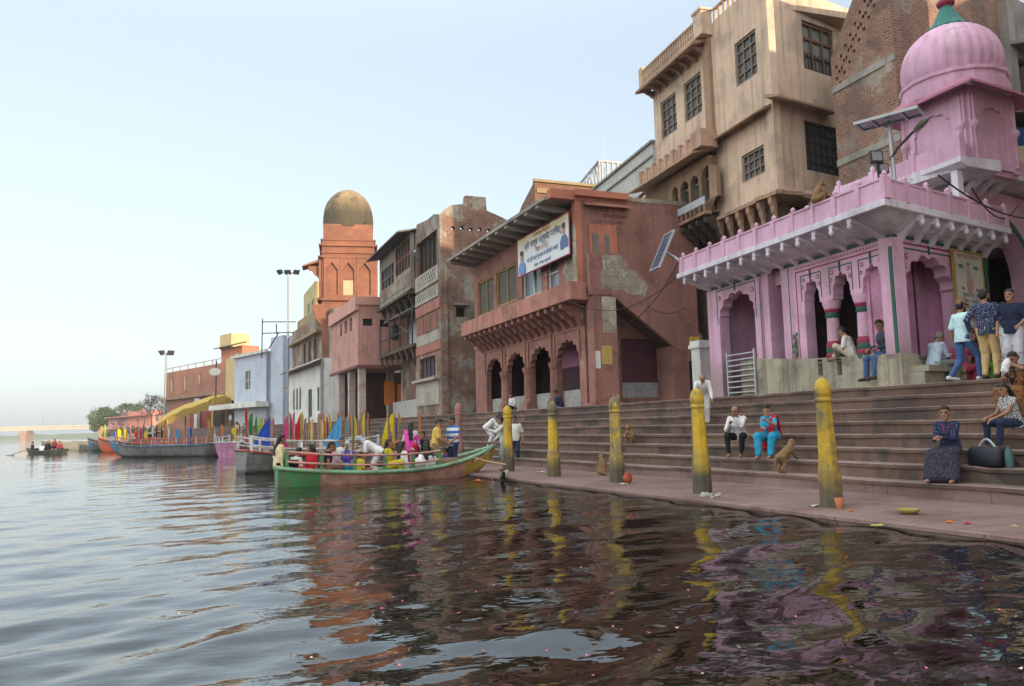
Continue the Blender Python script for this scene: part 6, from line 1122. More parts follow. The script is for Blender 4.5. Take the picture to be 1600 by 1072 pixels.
def litter():
    def at(u, v, z=PZ): return atz(u, v, z)
    # clay cup
    p = at(1312, 795); b = MB(); b.lathe(p, [(.045, 0), (.055, .05), (.07, .16), (.06, .16), (.045, .03)], 12); b.build('clay_cup', mat('terracotta', (.42, .15, .07), var=.2), loc=p, label='terracotta clay cup at the foot of the tallest yellow bollard', cat='cup')
    p = at(981, 755); b = MB(); b.lathe(p, [(.05, 0), (.10, .06), (.11, .14), (.07, .2), (.08, .23)], 12); b.build('clay_pot', mat('red_clay', (.36, .08, .05), var=.2), loc=p, label='small red clay pot behind the foot of the third yellow bollard', cat='pot')
    p = at(1420, 803); b = MB(); b.lathe(p, [(.07, 0), (.13, .03), (.15, .07), (.14, .07), (.08, .02)], 14); b.build('leaf_bowl', mat('dry_leaf', (.30, .24, .07), var=.2), loc=p, label='dry leaf offering bowl lying on the pink platform', cat='bowl')
    def flower(u, v, M, lab, s=.055, z=PZ):
        p = at(u, v, z); b = MB(); rr = random.Random(u)
        for k in range(16):
            a = k*2.4; rad = s*(.25+.75*(k/16)); h = s*(1-k/22); b.add([p+np.array([rad*math.cos(a+x)*f, rad*math.sin(a+x)*f, h*q]) for x, f, q in ((-.5, .5, .6), (-.35, 1.1, .5), (.35, 1.1, .5), (.5, .5, .6))]+[p+np.array([0, 0, 0])], [(0, 1, 2, 3), (4, 1, 0), (4, 3, 2), (4, 2, 1)])
        b.build('flower', M, loc=p, label=lab, cat='flower')
    MG = flat('marigold', (.75, .24, .01)); PK = flat('pink_bloom', (.60, .05, .14)); CRM = flat('cream_bloom', (.65, .52, .28))
    flower(1484, 817, MG, 'orange marigold head near the platform edge below the seated woman', .06); flower(1512, 819, PK, 'pink flower head just right of the orange marigold', .055); flower(1330, 799, MG, 'squashed orange marigold right of the clay cup', .05); flower(1585, 823, CRM, 'cream coloured flower near the right end of the platform', .045); flower(989, 748, MG, 'small orange flower right of the red clay pot', .04)
    flower(747, 752, MG, 'orange flower clump floating below the green boat bow', .11, .11); flower(770, 749, MG, 'small orange flower floating by the platform corner', .07, .11)
    def scrap(u, v, M, lab, s=.1, z=PZ, seed=1, cat='litter', name='paper_scrap'):
        p = at(u, v, z); rr = np.random.RandomState(seed); b = MB(); n = 7; vs = []
        for i in range(n):
            for j in range(n): vs.append(p+np.array([(i/(n-1)-.5)*s*2, (j/(n-1)-.5)*s*1.3, .008+s*.35*abs(noise.noise((i*.6+seed, j*.6, seed*3.1)))]))
        m = len(vs); fs = [(i*n+j, (i+1)*n+j, (i+1)*n+j+1, i*n+j+1) for i in range(n-1) for j in range(n-1)]; b.add(vs+[q-np.array([0, 0, .006]) for q in vs], fs+[tuple(q+m for q in f[::-1]) for f in fs], 0, True); b.build(name, M, loc=p, label=lab, cat=cat)
    WP = flat('white_paper', (.62, .61, .58)); GP = flat('grey_plastic', (.35, .37, .36))
    scrap(1275, 791, WP, 'white crumpled cup at the left foot of the tallest bollard', .1, seed=2); scrap(1258, 760, WP, 'white paper scrap on the platform under the step, left of the tallest bollard', .09, seed=3); scrap(1010, 741, GP, 'grey plastic scrap against the step beyond the third bollard', .16, seed=4); scrap(845, 738, WP, 'white scrap between the first two yellow bollards', .12, seed=5); scrap(974, 757, WP, 'white cloth bit in front of the third bollard', .09, seed=6); scrap(1405, 735, GP, 'dark damp leaf litter', .05, seed=8) if False else None
    scrap(1372, 822, flat('lime_leaf', (.38, .40, .10)), 'yellow green leaf stuck on the platform rim', .08, seed=9, cat='leaf', name='fallen_leaf'); scrap(1592, 783, WP, 'white sandal strap at the right edge of the platform', .14, seed=10)
    # rubble by bollard
    rr = np.random.RandomState(5)
    for k in range(9):
        p = at(1104+rr.uniform(-6, 24), 779-rr.uniform(0, 7)); s = rr.uniform(.03, .075); b = MB(); b.loft([[p+np.array([math.cos(a)*s*q*rr.uniform(.75, 1.2), math.sin(a)*s*q*rr.uniform(.75, 1.2), z*s]) for a in np.linspace(0, 6.28, 7)[:-1]] for z, q in ((0, .9), (.5, 1.1), (1.0, .75), (1.25, .3))], 0, False); b.build('rubble_stone', mat('rubble_grey', (.30, .29, .26), var=.3), loc=p, label='grey rubble lump heaped at the foot of the streaky yellow bollard', cat='stone', group='rubble by the streaky bollard')
    # white pipe end
    b = MB(); b.tube([at(792, 738, PZ+.1), at(786, 742, PZ+.12), at(783, 750, .05)], .07, 8); b.build('drain_hose', WP, loc=at(786, 742), label='white hose end drooping into the water by the first bollard', cat='hose')
    # rope from boat to the man
    b = MB(); p, q = np.array(B1.p(.93, .1, .95)), np.array(atz(790, 700, .2)); q = atD(772, 694, 21.6); p = atD(741, 720, 23.0); b.tube([p+(q-p)*t+np.array([0, 0, -.1*4*t*(1-t)]) for t in np.linspace(0, 1, 9)], .018, 6); b.build('mooring_rope', flat('rope', (.35, .26, .17)), loc=p, label='tight rope from the green boat bow to the man behind the bollard', cat='rope')
    b = MB(); p, q = np.array(B1.p(.86, -.15, .62)), atD(790, 726, 21.2); b.tube([p, (p+q)/2+np.array([0, 0, -.03]), q], .025, 6); b.build('wooden_pole', flat('pole_wood', (.42, .26, .14)), loc=p, label='yellowish pole resting from the green boat towards the bollard', cat='pole')
    # black bag beside the seated woman
    p = onstep(1537, 2, .22); r = thing('handbag', p, 'big black handbag with grey straps beside the seated woman in navy', 'bag'); b = MB(); rr = [(.28, .14, 0), (.31, .16, .06), (.31, .15, .24), (.27, .09, .32)]
    b.loft([[p+np.array([math.sin(a)*0+(.0), 0, z])+np.array([-.06, -1, 0])/1.0*wx*math.copysign(abs(math.cos(a))**.5, math.cos(a))+np.array([1, -.06, 0])*wy*math.copysign(abs(math.sin(a))**.5, math.sin(a)) for a in np.linspace(0, 6.283, 25)[:-1]] for wx, wy, z in rr]); b.build('bag_body', mat('black_leather', (.012, .016, .026), rough=.45, var=.3), r)
    b = MB(); b.tube([p+np.array([0, .15-.3*t, .30+.14*math.sin(t*3.14)]) for t in np.linspace(0, 1, 9)], .018, 6); b.build('strap', GP, r)
    p = onstep(1570, 2, .15); b = MB(); b.lathe(p, [(.06, 0), (.065, .12), (.06, .25), (.03, .3), (.03, .34)], 10); b.build('water_bottle', mat('teal_bottle', (.05, .11, .12), rough=.25), loc=p, label='dark teal water bottle standing right of the black handbag', cat='bottle')
    # petals on the water
    rr = np.random.RandomState(21); me = None
    cols = [flat('rose_petal', (.62, .14, .20)), flat('pale_petal', (.62, .45, .42))]
    src = []
    for c in range(2):
        b = MB(); n = 8; vs = [(.045*math.cos(k*.785), .03*math.sin(k*.785), .010+.012*math.cos(k*1.57)) for k in range(n)]+[(0, 0, .004)]; b.add(vs, [(k, (k+1) % n, 8) for k in range(n)]+[((k+1) % n, k, 8) for k in range(0)], 0, True); src.append(b)
    first = [None, None]
    for k in range(64):
        u, v = rr.uniform(560, 1600), rr.uniform(870, 1060)
        if k % 6 == 0: u, v = rr.uniform(150, 1000), rr.uniform(790, 1040)
        if v < 760+.11*(u-750)+25: continue
        p = atz(u, v, .125); c = int(rr.rand() < .3)
        lab = ('small pink petal floating on the dark water', 'pale petal floating on the dark water')[c]; g = ('pink petals adrift on the water', 'pale petals adrift on the water')[c]
        if first[c] is None: o = src[c].build('petal', cols[c], loc=(0, 0, 0), label=lab, cat='petal', group=g); first[c] = o
        else: o = first[c].copy(); COL.objects.link(o)
        o.location = tuple(p); o.rotation_euler = (rr.normal(0, .15), rr.normal(0, .15), rr.uniform(0, 6)); s = rr.uniform(.2, .4); o.scale = (s, s, s)
def onstep(u, k, off=.2):
    r = ray(u, 640); y = 12.0
    for _ in range(60): x = step_x(y, k)+off; y = .5*y+.5*x*r[1]/r[0]
    return np.array([step_x(y, k)+off, y, step_z(k)])
litter()
# ================================================================== PEOPLE AND MONKEYS
def vz(*a): return np.array(a, float)
def unit(v): return v/(np.linalg.norm(v)+1e-9)
VOXQ = []
def rcone(b, p, r, q, s, n=10):
    """rounded tapered limb segment"""
    p, q = np.array(p, float), np.array(q, float); t = q-p; L = np.linalg.norm(t)
    if L < 1e-5: t = vz(0, 0, 1)
    t = unit(t); a = vz(1, 0, 0) if abs(t[0]) < .8 else vz(0, 1, 0); x = unit(np.cross(a, t)); y = np.cross(t, x); rings = []
    for c, R, sg in ((p, r, -1), (q, s, 1)):
        for e in ((-1.45, -.9, -.35) if sg < 0 else (.35, .9, 1.45)):
            rr, h = R*math.cos(e), R*math.sin(e); rings.append([c+t*h+(x*math.cos(k*6.2832/n)+y*math.sin(k*6.2832/n))*rr for k in range(n)])
    b.loft(rings)
def oval(b, rings, n=14):
    """rings: (centre, right vec, forward vec) -> elliptical loft"""
    b.loft([[c+x*math.cos(k*6.2832/n)+y*math.sin(k*6.2832/n) for k in range(n)] for c, x, y in rings])
def ik(a, c, l1, l2, pole):
    d = c-a; L = np.linalg.norm(d); L2 = min(L, (l1+l2)*.995); dn = d/(L+1e-9); k = (l1*l1-l2*l2+L2*L2)/(2*L2); h = math.sqrt(max(0, l1*l1-k*k)); p = unit(pole-dn*np.dot(pole, dn)); return a+dn*k+p*h, a+dn*L2
SKIN = bpy.data.materials.new('skin'); SKIN.use_nodes = True
_t = SKIN.node_tree; _va = _t.nodes.new('ShaderNodeVertexColor'); _va.layer_name = 'tone'; _t.links.new(_va.outputs[0], _t.nodes['Principled BSDF'].inputs['Base Color']); _t.nodes['Principled BSDF'].inputs['Roughness'].default_value = .55
HAIR = mat('black_hair', (.012, .010, .009), rough=.45, var=.3, bump=.4, nscale=5); GHAIR = mat('grey_hair', (.16, .15, .14), rough=.6, var=.3, bump=.4, nscale=5)
def queue(name, b, M, parent, vox, smooth, post=None, label=None, root=None):
    o = b.build(name, M, parent, loc=root); md = o.modifiers.new('r', 'REMESH'); md.mode = 'VOXEL'; md.voxel_size = vox; md.use_smooth_shade = True
    if smooth: s = o.modifiers.new('s', 'SMOOTH'); s.factor = .5; s.iterations = smooth
    VOXQ.append((o, post)); return o
def flush():
    bpy.context.view_layer.update(); dg = bpy.context.evaluated_depsgraph_get(); out = []
    for o, post in VOXQ: out.append(bpy.data.meshes.new_from_object(o.evaluated_get(dg)))
    for (o, post), me in zip(VOXQ, out):
        o.modifiers.clear(); old = o.data; me.name = o.name; o.data = me
        co = np.empty(len(me.vertices)*3); me.vertices.foreach_get('co', co); co = co.reshape(-1, 3)
        if post: co2 = post(me, co); me.vertices.foreach_set('co', co2.ravel())
        me.polygons.foreach_set('use_smooth', np.ones(len(me.polygons), bool)); me.update(); bpy.data.meshes.remove(old)
    VOXQ.clear()
def wrinkle(amp, seed, fr=9):
    def f(me, co):
        nr = np.empty(len(co)*3); me.vertices.foreach_get('normal', nr); nr = nr.reshape(-1, 3)
        d = np.array([noise.noise((p[0]*fr+seed, p[1]*fr, p[2]*fr*.55)) + .5*noise.noise((p[0]*fr*2.3, p[1]*fr*2.3+seed, p[2]*fr*1.4)) for p in co]); return co+nr*(d*amp)[:, None]
    return f
def person(pos, face, label, skin=(.27, .135, .08), h=1.68, pel=(0, 0, .93), lean=0, twist=0, wl=None, wr=None, al=(-.10, .0, .08), ar=(.10, .0, .08), look=(0, 0), top=None, sleeve='short', toplen='hip', bottom=None, bkind='trousers', hair='short', hairm=None, cap=None, shawl=None, female=False, vox=.014, feet=None, extra=None, kpole=(0, 1, .35), belly=0.0, toe=None, group=None, sat=False):
    s = h/1.68; a = math.radians(face); fw = vz(math.sin(a), math.cos(a), 0); rt = vz(math.cos(a), -math.sin(a), 0); O = np.array(pos, float)
    T = lambda p: O+(rt*p[0]+fw*p[1]+vz(0, 0, p[2]))*s
    D = lambda p: rt*p[0]+fw*p[1]+vz(0, 0, p[2])
    pel = vz(*pel); le = math.radians(lean); tw = math.radians(twist)
    def ub(p): # upper body local offset from the pelvis, leaned and twisted
        x, y, z = p; x, y = x*math.cos(tw)+y*math.sin(tw)*1, -x*math.sin(tw)+y*math.cos(tw); return pel+vz(x, y*math.cos(le)+z*math.sin(le), z*math.cos(le)-y*math.sin(le))
    wf = .88 if female else 1.0
    J = dict(chest=ub((0, .01, .30)), neck=ub((0, -.01, .50)), head=ub((0, .025, .635)), shL=ub((-.168*wf, -.01, .425)), shR=ub((.168*wf, -.01, .425)), hipL=pel+vz(-.088, 0, -.02), hipR=pel+vz(.088, 0, -.02))
    wl = J['shL']+vz(-.06, .05, -.53) if wl is None else vz(*wl); wr = J['shR']+vz(.06, .05, -.53) if wr is None else vz(*wr)
    eL, wL = ik(J['shL'], wl, .28, .25, vz(-.5, -.8, -.4)); eR, wR = ik(J['shR'], wr, .28, .25, vz(.5, -.8, -.4))
    kL, aL = ik(J['hipL'], vz(*al), .43, .42, vz(-.25 if sat else 0, kpole[1], kpole[2])); kR, aR = ik(J['hipR'], vz(*ar), .43, .42, vz(.25 if sat else 0, kpole[1], kpole[2]))
    # ---- body: one skin from crown to toes
    b = MB(); up = unit(ub((0, 0, 1))-pel); xr = unit(ub((1, 0, 0))-pel); yf = unit(ub((0, 1, 0))-pel)
    R = lambda v: D(v)*s
    def ring(z, wx, wy, yo=0): return (T(ub((0, yo, z))), R(xr)*wx, R(yf)*wy)
    oval(b, [ring(-.10, .10, .08), ring(-.05, .15, .105), ring(.05, .155, .11), ring(.16, .135*(.9 if female else 1), .10+belly, belly*.5), ring(.30, .155*wf, .115+(.02 if female else 0), .01), ring(.40, .165*wf, .10), ring(.455, .13, .075), ring(.50, .06, .055)])
    for S, E, Wp in ((J['shL'], eL, wL), (J['shR'], eR, wR)):
        rcone(b, T(S), .058*s*wf, T(E), .043*s*wf); rcone(b, T(E), .042*s*wf, T(Wp), .028*s*wf)
    for Hp, K, A in ((J['hipL'], kL, aL), (J['hipR'], kR, aR)): rcone(b, T(Hp), .085*s, T(K), .058*s); rcone(b, T(K), .055*s, T(A), .036*s); rcone(b, T(K)*.62+T(A)*.38-fw*.012, .050*s, T(A)*.6+T(K)*.4, .042*s)
    for A in (aL, aR): tdir = vz(.0, 1, -.12) if toe is None else vz(*toe); rcone(b, T(A+vz(0, -.035, -.035)), .034*s, T(A+tdir*.12+vz(0, 0, -.035)), .036*s); rcone(b, T(A+tdir*.12+vz(0, 0, -.035)), .036*s, T(A+tdir*.17+vz(0, 0, -.04)), .024*s)
    rcone(b, T(ub((0, -.01, .46))), .055*s, T(ub((0, .0, .57))), .050*s)
    # head
    ly, lp = math.radians(look[0]), math.radians(look[1]); hf = unit(yf*math.cos(ly)+xr*math.sin(ly)); hx = unit(np.cross(hf, up)); hf2 = unit(hf*math.cos(lp)+up*math.sin(lp)); hu = np.cross(hx, hf2); HC = T(J['head'])
    hX, hF, hU = D(hx)*s, D(hf2)*s, D(hu)*s; HP = lambda x, y, z: HC+hX*x+hF*y+hU*z
    rings = []
    for z, wx, y0, y1 in ((-.122, .030, .035, .080), (-.110, .042, .0, .092), (-.085, .054, -.045, .094), (-.05, .064, -.075, .092), (-.015, .071, -.092, .088), (.02, .075, -.100, .086), (.05, .076, -.101, .090), (.08, .070, -.092, .078), (.105, .052, -.066, .052), (.12, .022, -.035, .018)):
        c = HP(0, (y0+y1)/2, z); rings.append((c, hX*wx, hF*(y1-y0)/2))
    oval(b, rings, 16)
    rcone(b, HP(0, .088, .012), .011*s, HP(0, .106, -.022), .017*s, 8); rcone(b, HP(-.02, .078, -.062), .016*s, HP(.02, .078, -.062), .016*s, 8); rcone(b, HP(0, .078, -.105), .020*s, HP(0, .07, -.11), .022*s, 8)
    for sx in (-1, 1): rcone(b, HP(sx*.074, -.008, .018), .016*s, HP(sx*.074, -.012, -.022), .011*s, 8); rcone(b, HP(sx*.018, .083, .034), .013*s, HP(sx*.048, .072, .033), .010*s, 8)
    # palms
    for Wp, E, sx in ((wL, eL, -1), (wR, eR, 1)):
        d = unit(Wp-E); rcone(b, T(Wp), .026*s, T(Wp+d*.075), .034*s)
    def post(me, co):
        ca = me.color_attributes.new('tone', 'FLOAT_COLOR', 'POINT'); P = co+ROOT_L-HC; lx, ly_, lz = P@(hX/s)/s, P@(hF/s)/s, P@(hU/s)/s
        c = np.tile(np.array([*skin, 1.0]), (len(co), 1)); inh = (np.abs(lx) < .09) & (np.abs(lz) < .14) & (ly_ > .03) & (ly_ < .14)
        eye = inh & (np.abs(np.abs(lx)-.033) < .017) & (np.abs(lz-.012) < .008); c[eye, :3] = (.02, .014, .012)
        bro = inh & (np.abs(np.abs(lx)-.034) < .022) & (np.abs(lz-.038) < .006); c[bro, :3] = np.array(skin)*.25
        lip = inh & (np.abs(lx) < .024) & (np.abs(lz+.062) < .009); c[lip, :3] = np.array(skin)*np.array([.8, .5, .5])
        if 'beard' in (extra or ()): bd = (np.abs(lx) < .08) & (lz < -.045) & (lz > -.14) & (ly_ > .0) & (np.abs(ly_) < .13) & ~lip; c[bd, :3] = (.02, .015, .012)
        if 'moustache' in (extra or ()): ms = inh & (np.abs(lx) < .03) & (np.abs(lz+.043) < .008); c[ms, :3] = (.02, .015, .012)
        if 'bindi' in (extra or ()): bi = inh & (np.abs(lx) < .007) & (np.abs(lz-.05) < .007); c[bi, :3] = (.4, .01, .02)
        ca.data.foreach_set('color', c.ravel()); return co
    ROOT_L = O.copy(); body = queue('person', b, SKIN, None, vox*.85, 2, post, root=O); body['label'] = label; body['category'] = 'person'
    if group: body['group'] = group
    # ---- fingers: five to a hand, unequal and bent
    for Wp, E, sx in ((wL, eL, -1), (wR, eR, 1)):
        d = unit(Wp-E); side = unit(np.cross(d, vz(0, 0, 1)) if abs(d[2]) < .9 else vz(0, 1, 0)); nrm = unit(np.cross(side, d)); nrm = nrm*(-1 if nrm[2] > 0 else 1); root = Wp+d*.10; fb_ = MB()
        for k, (o_, l) in enumerate(((-.03, .065), (-.010, .078), (.011, .073), (.030, .055))):
            p0 = root+side*o_-d*.01; p1 = p0+d*l*.55+nrm*l*.18; p2 = p1+d*l*.35+nrm*l*.45; fb_.tube([T(p0), T(p1), T(p2)], [.0095*s, .009*s, .0065*s], 6)
        sd = side*(1 if np.dot(side, vz(-sx, .4, 0)) > 0 else -1); p0 = Wp+d*.035+sd*.025; fb_.tube([T(p0), T(p0+sd*.03+d*.03), T(p0+sd*.035+d*.062+nrm*.012)], [.011*s, .010*s, .007*s], 6)
        fo = fb_.build('fingers', flat('skin_fingers_%d' % int(skin[0]*100), skin, rough=.55), body); ROOT[fo.name] = O
    ROOT[body.name] = O
    sd_ = random.uniform(0, 50)
    # ---- garments
    if bottom is not None:
        b = MB()
        if bkind == 'trousers' or bkind == 'salwar' or bkind == 'shorts':
            e = .014 if bkind != 'salwar' else .045
            oval(b, [ring(-.12, .10, .09), ring(-.06, .165, .125), ring(.06, .165, .122), ring(.10, .158, .118+belly)])
            for Hp, K, A in ((J['hipL'], kL, aL), (J['hipR'], kR, aR)):
                ank = A+unit(K-A)*.035; rcone(b, T(Hp), .094*s+e*s, T(K), .068*s+e*s)
                if bkind != 'shorts': rcone(b, T(K), .066*s+e*s, T(ank), (.052 if bkind == 'trousers' else .075)*s)
        else: # skirt, sari or dhoti: one draped mass from waist to ankle
            z_up = .10; m0, mk, ma = (J['hipL']+J['hipR'])/2, (kL+kR)/2, (aL+aR)/2; rx = lambda p, q: np.linalg.norm((p-q))/2
            oval(b, [ring(-.12, .12, .11), ring(-.06, .175, .135), ring(.08, .165, .125), ring(z_up, .15, .115)])
            for x in (0, .25, .5, .75, 1):
                h_, k_, a_ = J['hipL']*(1-x)+J['hipR']*x, kL*(1-x)+kR*x, (aL*(1-x)+aR*x); rcone(b, T(h_), .105*s, T(k_), .10*s); rcone(b, T(k_), .10*s, T(a_+vz(0, -.02, .02)), .11*s if bkind != 'dhoti' else .07*s)
            if sat: rcone(b, T(m0), .13*s, T(ma*.55+m0*.45), .13*s)
        queue('trousers' if bkind in ('trousers', 'salwar') else {'shorts': 'shorts', 'sari': 'sari', 'dhoti': 'dhoti'}.get(bkind, 'skirt'), b, bottom, body, vox, 3, wrinkle(.012, sd_))
    if top is not None:
        b = MB(); e = .018; L0 = {'hip': -.10, 'knee': -.10, 'waist': .04}[toplen]
        oval(b, [ring(L0, .168+e*.6, .125+e*.6+belly*.5), ring(.05, .160+e, .115+e+belly*.7, belly*.4), ring(.16, .142*(.93 if female else 1)+e, .105+e+belly, belly*.5), ring(.30, .160*wf+e, .12+e+(.02 if female else 0), .01), ring(.40, .170*wf+e, .105+e), ring(.462, .135+e*.5, .08+e*.5), ring(.495, .075, .066)])
        if toplen == 'knee':
            for Hp, K in ((J['hipL'], kL), (J['hipR'], kR)): rcone(b, T(Hp), .125*s, T(Hp*.15+K*.85), .115*s)
            for x in (.33, .66): rcone(b, T(J['hipL']*(1-x)+J['hipR']*x), .12*s, T((J['hipL']*(1-x)+J['hipR']*x)*.2+(kL*(1-x)+kR*x)*.8), .11*s)
        for S, E, Wp in ((J['shL'], eL, wL), (J['shR'], eR, wR)):
            if sleeve == 'short': q = S*.22+E*.78; rcone(b, T(S), .072*s*wf, T(q), .064*s*wf)
            elif sleeve == 'long': rcone(b, T(S), .072*s*wf, T(E), .058*s*wf); rcone(b, T(E), .056*s*wf, T(E*.1+Wp*.9), .042*s*wf)
            elif sleeve == 'cap': rcone(b, T(S), .070*s*wf, T(S*.6+E*.4), .062*s*wf)
        queue('kurta' if toplen == 'knee' else ('blouse' if female else 'shirt'), b, top, body, vox, 3, wrinkle(.011, sd_+9))
    if shawl is not None: # dupatta or pallu over the left shoulder, hanging front and back
        b = MB(); pts = [ub((-.02, .15, .06)), ub((-.10, .15, .25)), ub((-.145*wf, .08, .43)), ub((-.15*wf, -.02, .485)), ub((-.13, -.11, .40)), ub((-.10, -.155, .15)), ub((-.08, -.19, -.12))]
        for p, q in zip(pts[:-1], pts[1:]):
            for o_ in (-.045, 0, .045): rcone(b, T(p+vz(o_, 0, 0)), .028*s, T(q+vz(o_*1.3, 0, 0)), .028*s, 8)
        queue('dupatta', b, shawl, body, vox, 3, wrinkle(.012, sd_+3, 12))
    if hair:
        b = MB(); sh = hair in ('short', 'balding')
        oval(b, [(HP(0, -.052, -.075), hX*.045, hF*.025), (HP(0, -.045, -.05), hX*.066, hF*.05), (HP(0, -.038, -.01), hX*.078, hF*.072), (HP(0, -.028, .03), hX*.083, hF*.086), (HP(0, -.012, .07), hX*.083, hF*.098), (HP(0, -.010, .10), hX*.069, hF*.083), (HP(0, -.008, .123), hX*.045, hF*.055), (HP(0, -.008, .133), hX*.018, hF*.02)] if hair != 'balding' else [(HP(0, -.055, -.075), hX*.045, hF*.02), (HP(0, -.055, -.02), hX*.079, hF*.055), (HP(0, -.055, .04), hX*.083, hF*.056), (HP(0, -.05, .075), hX*.06, hF*.045)], 16)
        if hair == 'bun': rcone(b, HP(0, -.12, -.03), .05*s, HP(0, -.14, -.035), .042*s)
        if hair in ('long', 'tail'):
            pts = [HP(0, -.085, .0), HP(0, -.115, -.10), T(ub((0, -.135, .40))), T(ub((.02, -.15, .22)))]
            for p, q, r0, r1 in zip(pts[:-1], pts[1:], (.06, .05, .042), (.05, .042, .03)):
                rcone(b, p, r0*s*(1 if hair == 'long' else .75), q, r1*s*(1 if hair == 'long' else .75))
                if hair == 'long':
                    for o_ in (-.045, .045): rcone(b, p+hX*o_, r0*.8*s, q+hX*o_*.9, r1*.8*s)
        queue('hair', b, hairm or HAIR, body, vox*.8, 1, wrinkle(.006, sd_, 22))
    if cap is not None:
        kind, M = cap; b = MB()
        if kind == 'cap':
            oval(b, [(HP(0, -.01, .035), hX*.086, hF*.105), (HP(0, -.01, .07), hX*.087, hF*.103), (HP(0, -.012, .11), hX*.068, hF*.08), (HP(0, -.012, .137), hX*.03, hF*.035)]); rcone(b, HP(-.035, .10, .045), .012, HP(-.03, .165, .035), .010, 8); rcone(b, HP(.035, .10, .045), .012, HP(.03, .165, .035), .010, 8); rcone(b, HP(0, .10, .045), .013, HP(0, .175, .036), .011, 8)
        else: # headscarf falling on the shoulders
            oval(b, [(HP(0, -.03, -.13), hX*.11, hF*.10), (HP(0, -.03, -.08), hX*.088, hF*.09), (HP(0, -.02, -.01), hX*.088, hF*.10), (HP(0, -.012, .05), hX*.092, hF*.108), (HP(0, -.01, .10), hX*.074, hF*.09), (HP(0, -.01, .138), hX*.03, hF*.035)] if kind == 'scarf_full' else [(HP(0, -.055, -.13), hX*.11, hF*.09), (HP(0, -.05, -.05), hX*.088, hF*.075), (HP(0, -.035, .02), hX*.09, hF*.088), (HP(0, -.018, .075), hX*.085, hF*.103), (HP(0, -.012, .115), hX*.062, hF*.078), (HP(0, -.012, .138), hX*.03, hF*.035)])
            for sx in (-1, 1): rcone(b, HP(sx*.07, -.04, -.11), .05, T(ub((sx*.12, .06, .36))), .05)
        queue('cap' if kind == 'cap' else 'headscarf', b, M, body, vox, 2, wrinkle(.008, sd_+5, 12))
    if feet is not None:
        for A in (aL, aR): b = MB(); tdir = vz(.0, 1, -.12) if toe is None else vz(*toe); rcone(b, T(A+vz(0, -.045, -.03)), .046*s, T(A+tdir*.10+vz(0, 0, -.035)), .046*s); rcone(b, T(A+tdir*.10+vz(0, 0, -.035)), .046*s, T(A+tdir*.18+vz(0, 0, -.038)), .034*s); queue('shoe', b, feet, body, vox*.9, 1)
    return dict(body=body, T=T, wL=T(wL), wR=T(wR), HP=HP, ub=lambda p: T(ub(p)))
C_ = cloth
WHT = C_('white_cotton', (.66, .66, .67)); JEAN = C_('blue_denim', (.06, .11, .26)); DJEAN = C_('dark_denim', (.025, .035, .075)); BLK = C_('black_cloth', (.014, .014, .018)); KHA = C_('khaki_cloth', (.50, .36, .17)); GRYC = C_('grey_cloth', (.22, .22, .23)); TURQ = C_('turquoise_cotton', (.03, .30, .48)); REDC = C_('red_cotton', (.50, .02, .035)); CRMC = C_('cream_cotton', (.64, .55, .36)); YELC = C_('yellow_shirt', (.68, .46, .12)); NAVY = C_('navy_print', (.014, .02, .06), spots=((.11, .12, .20), 60, .57)); NAVYP = C_('navy_floral', (.022, .03, .075), spots=((.26, .28, .36), 45, .58)); SKIRTP = C_('dark_print_skirt', (.017, .018, .042), spots=((.085, .075, .09), 70, .52)); STR = C_('blue_white_stripe', (.62, .64, .68), stripe=((.05, .13, .42), .17)); PKW = C_('pink_white_print', (.66, .62, .68), spots=((.66, .06, .38), 5, .52)); MGR = C_('mustard_green', (.50, .42, .03)); LBL = C_('pale_blue_shirt', (.42, .50, .62)); CYAN = C_('light_cyan_tee', (.50, .70, .74)); ORS = C_('orange_brown_sari', (.23, .105, .045), spots=((.08, .04, .025), 30, .55)); RSAR = C_('red_print_sari', (.46, .05, .09), spots=((.22, .10, .36), 24, .58)); SLATE = C_('slate_shirt', (.05, .065, .085)); PATT = C_('black_white_print', (.50, .50, .50), spots=((.03, .03, .035), 55, .5)); MAR = C_('maroon_cloth', (.16, .03, .04)); GSC = C_('grey_scarf', (.40, .42, .44), spots=((.12, .12, .14), 24, .6)); NVT = C_('navy_tee', (.02, .025, .055)); OLV = C_('grey_green_trousers', (.20, .22, .20)); PURP = C_('violet_cloth', (.12, .06, .32)); GREENC = C_('green_cloth', (.10, .28, .04))
WSH = flat('white_shoe', (.55, .58, .62)); BSH = flat('dark_sandal', (.05, .03, .025))
SIT = dict(pel=(0, -.50, .52), al=(-.14, 0, .08), ar=(.14, .02, .08), sat=True)
def sit(**k): d = dict(SIT); d.update(k); return d
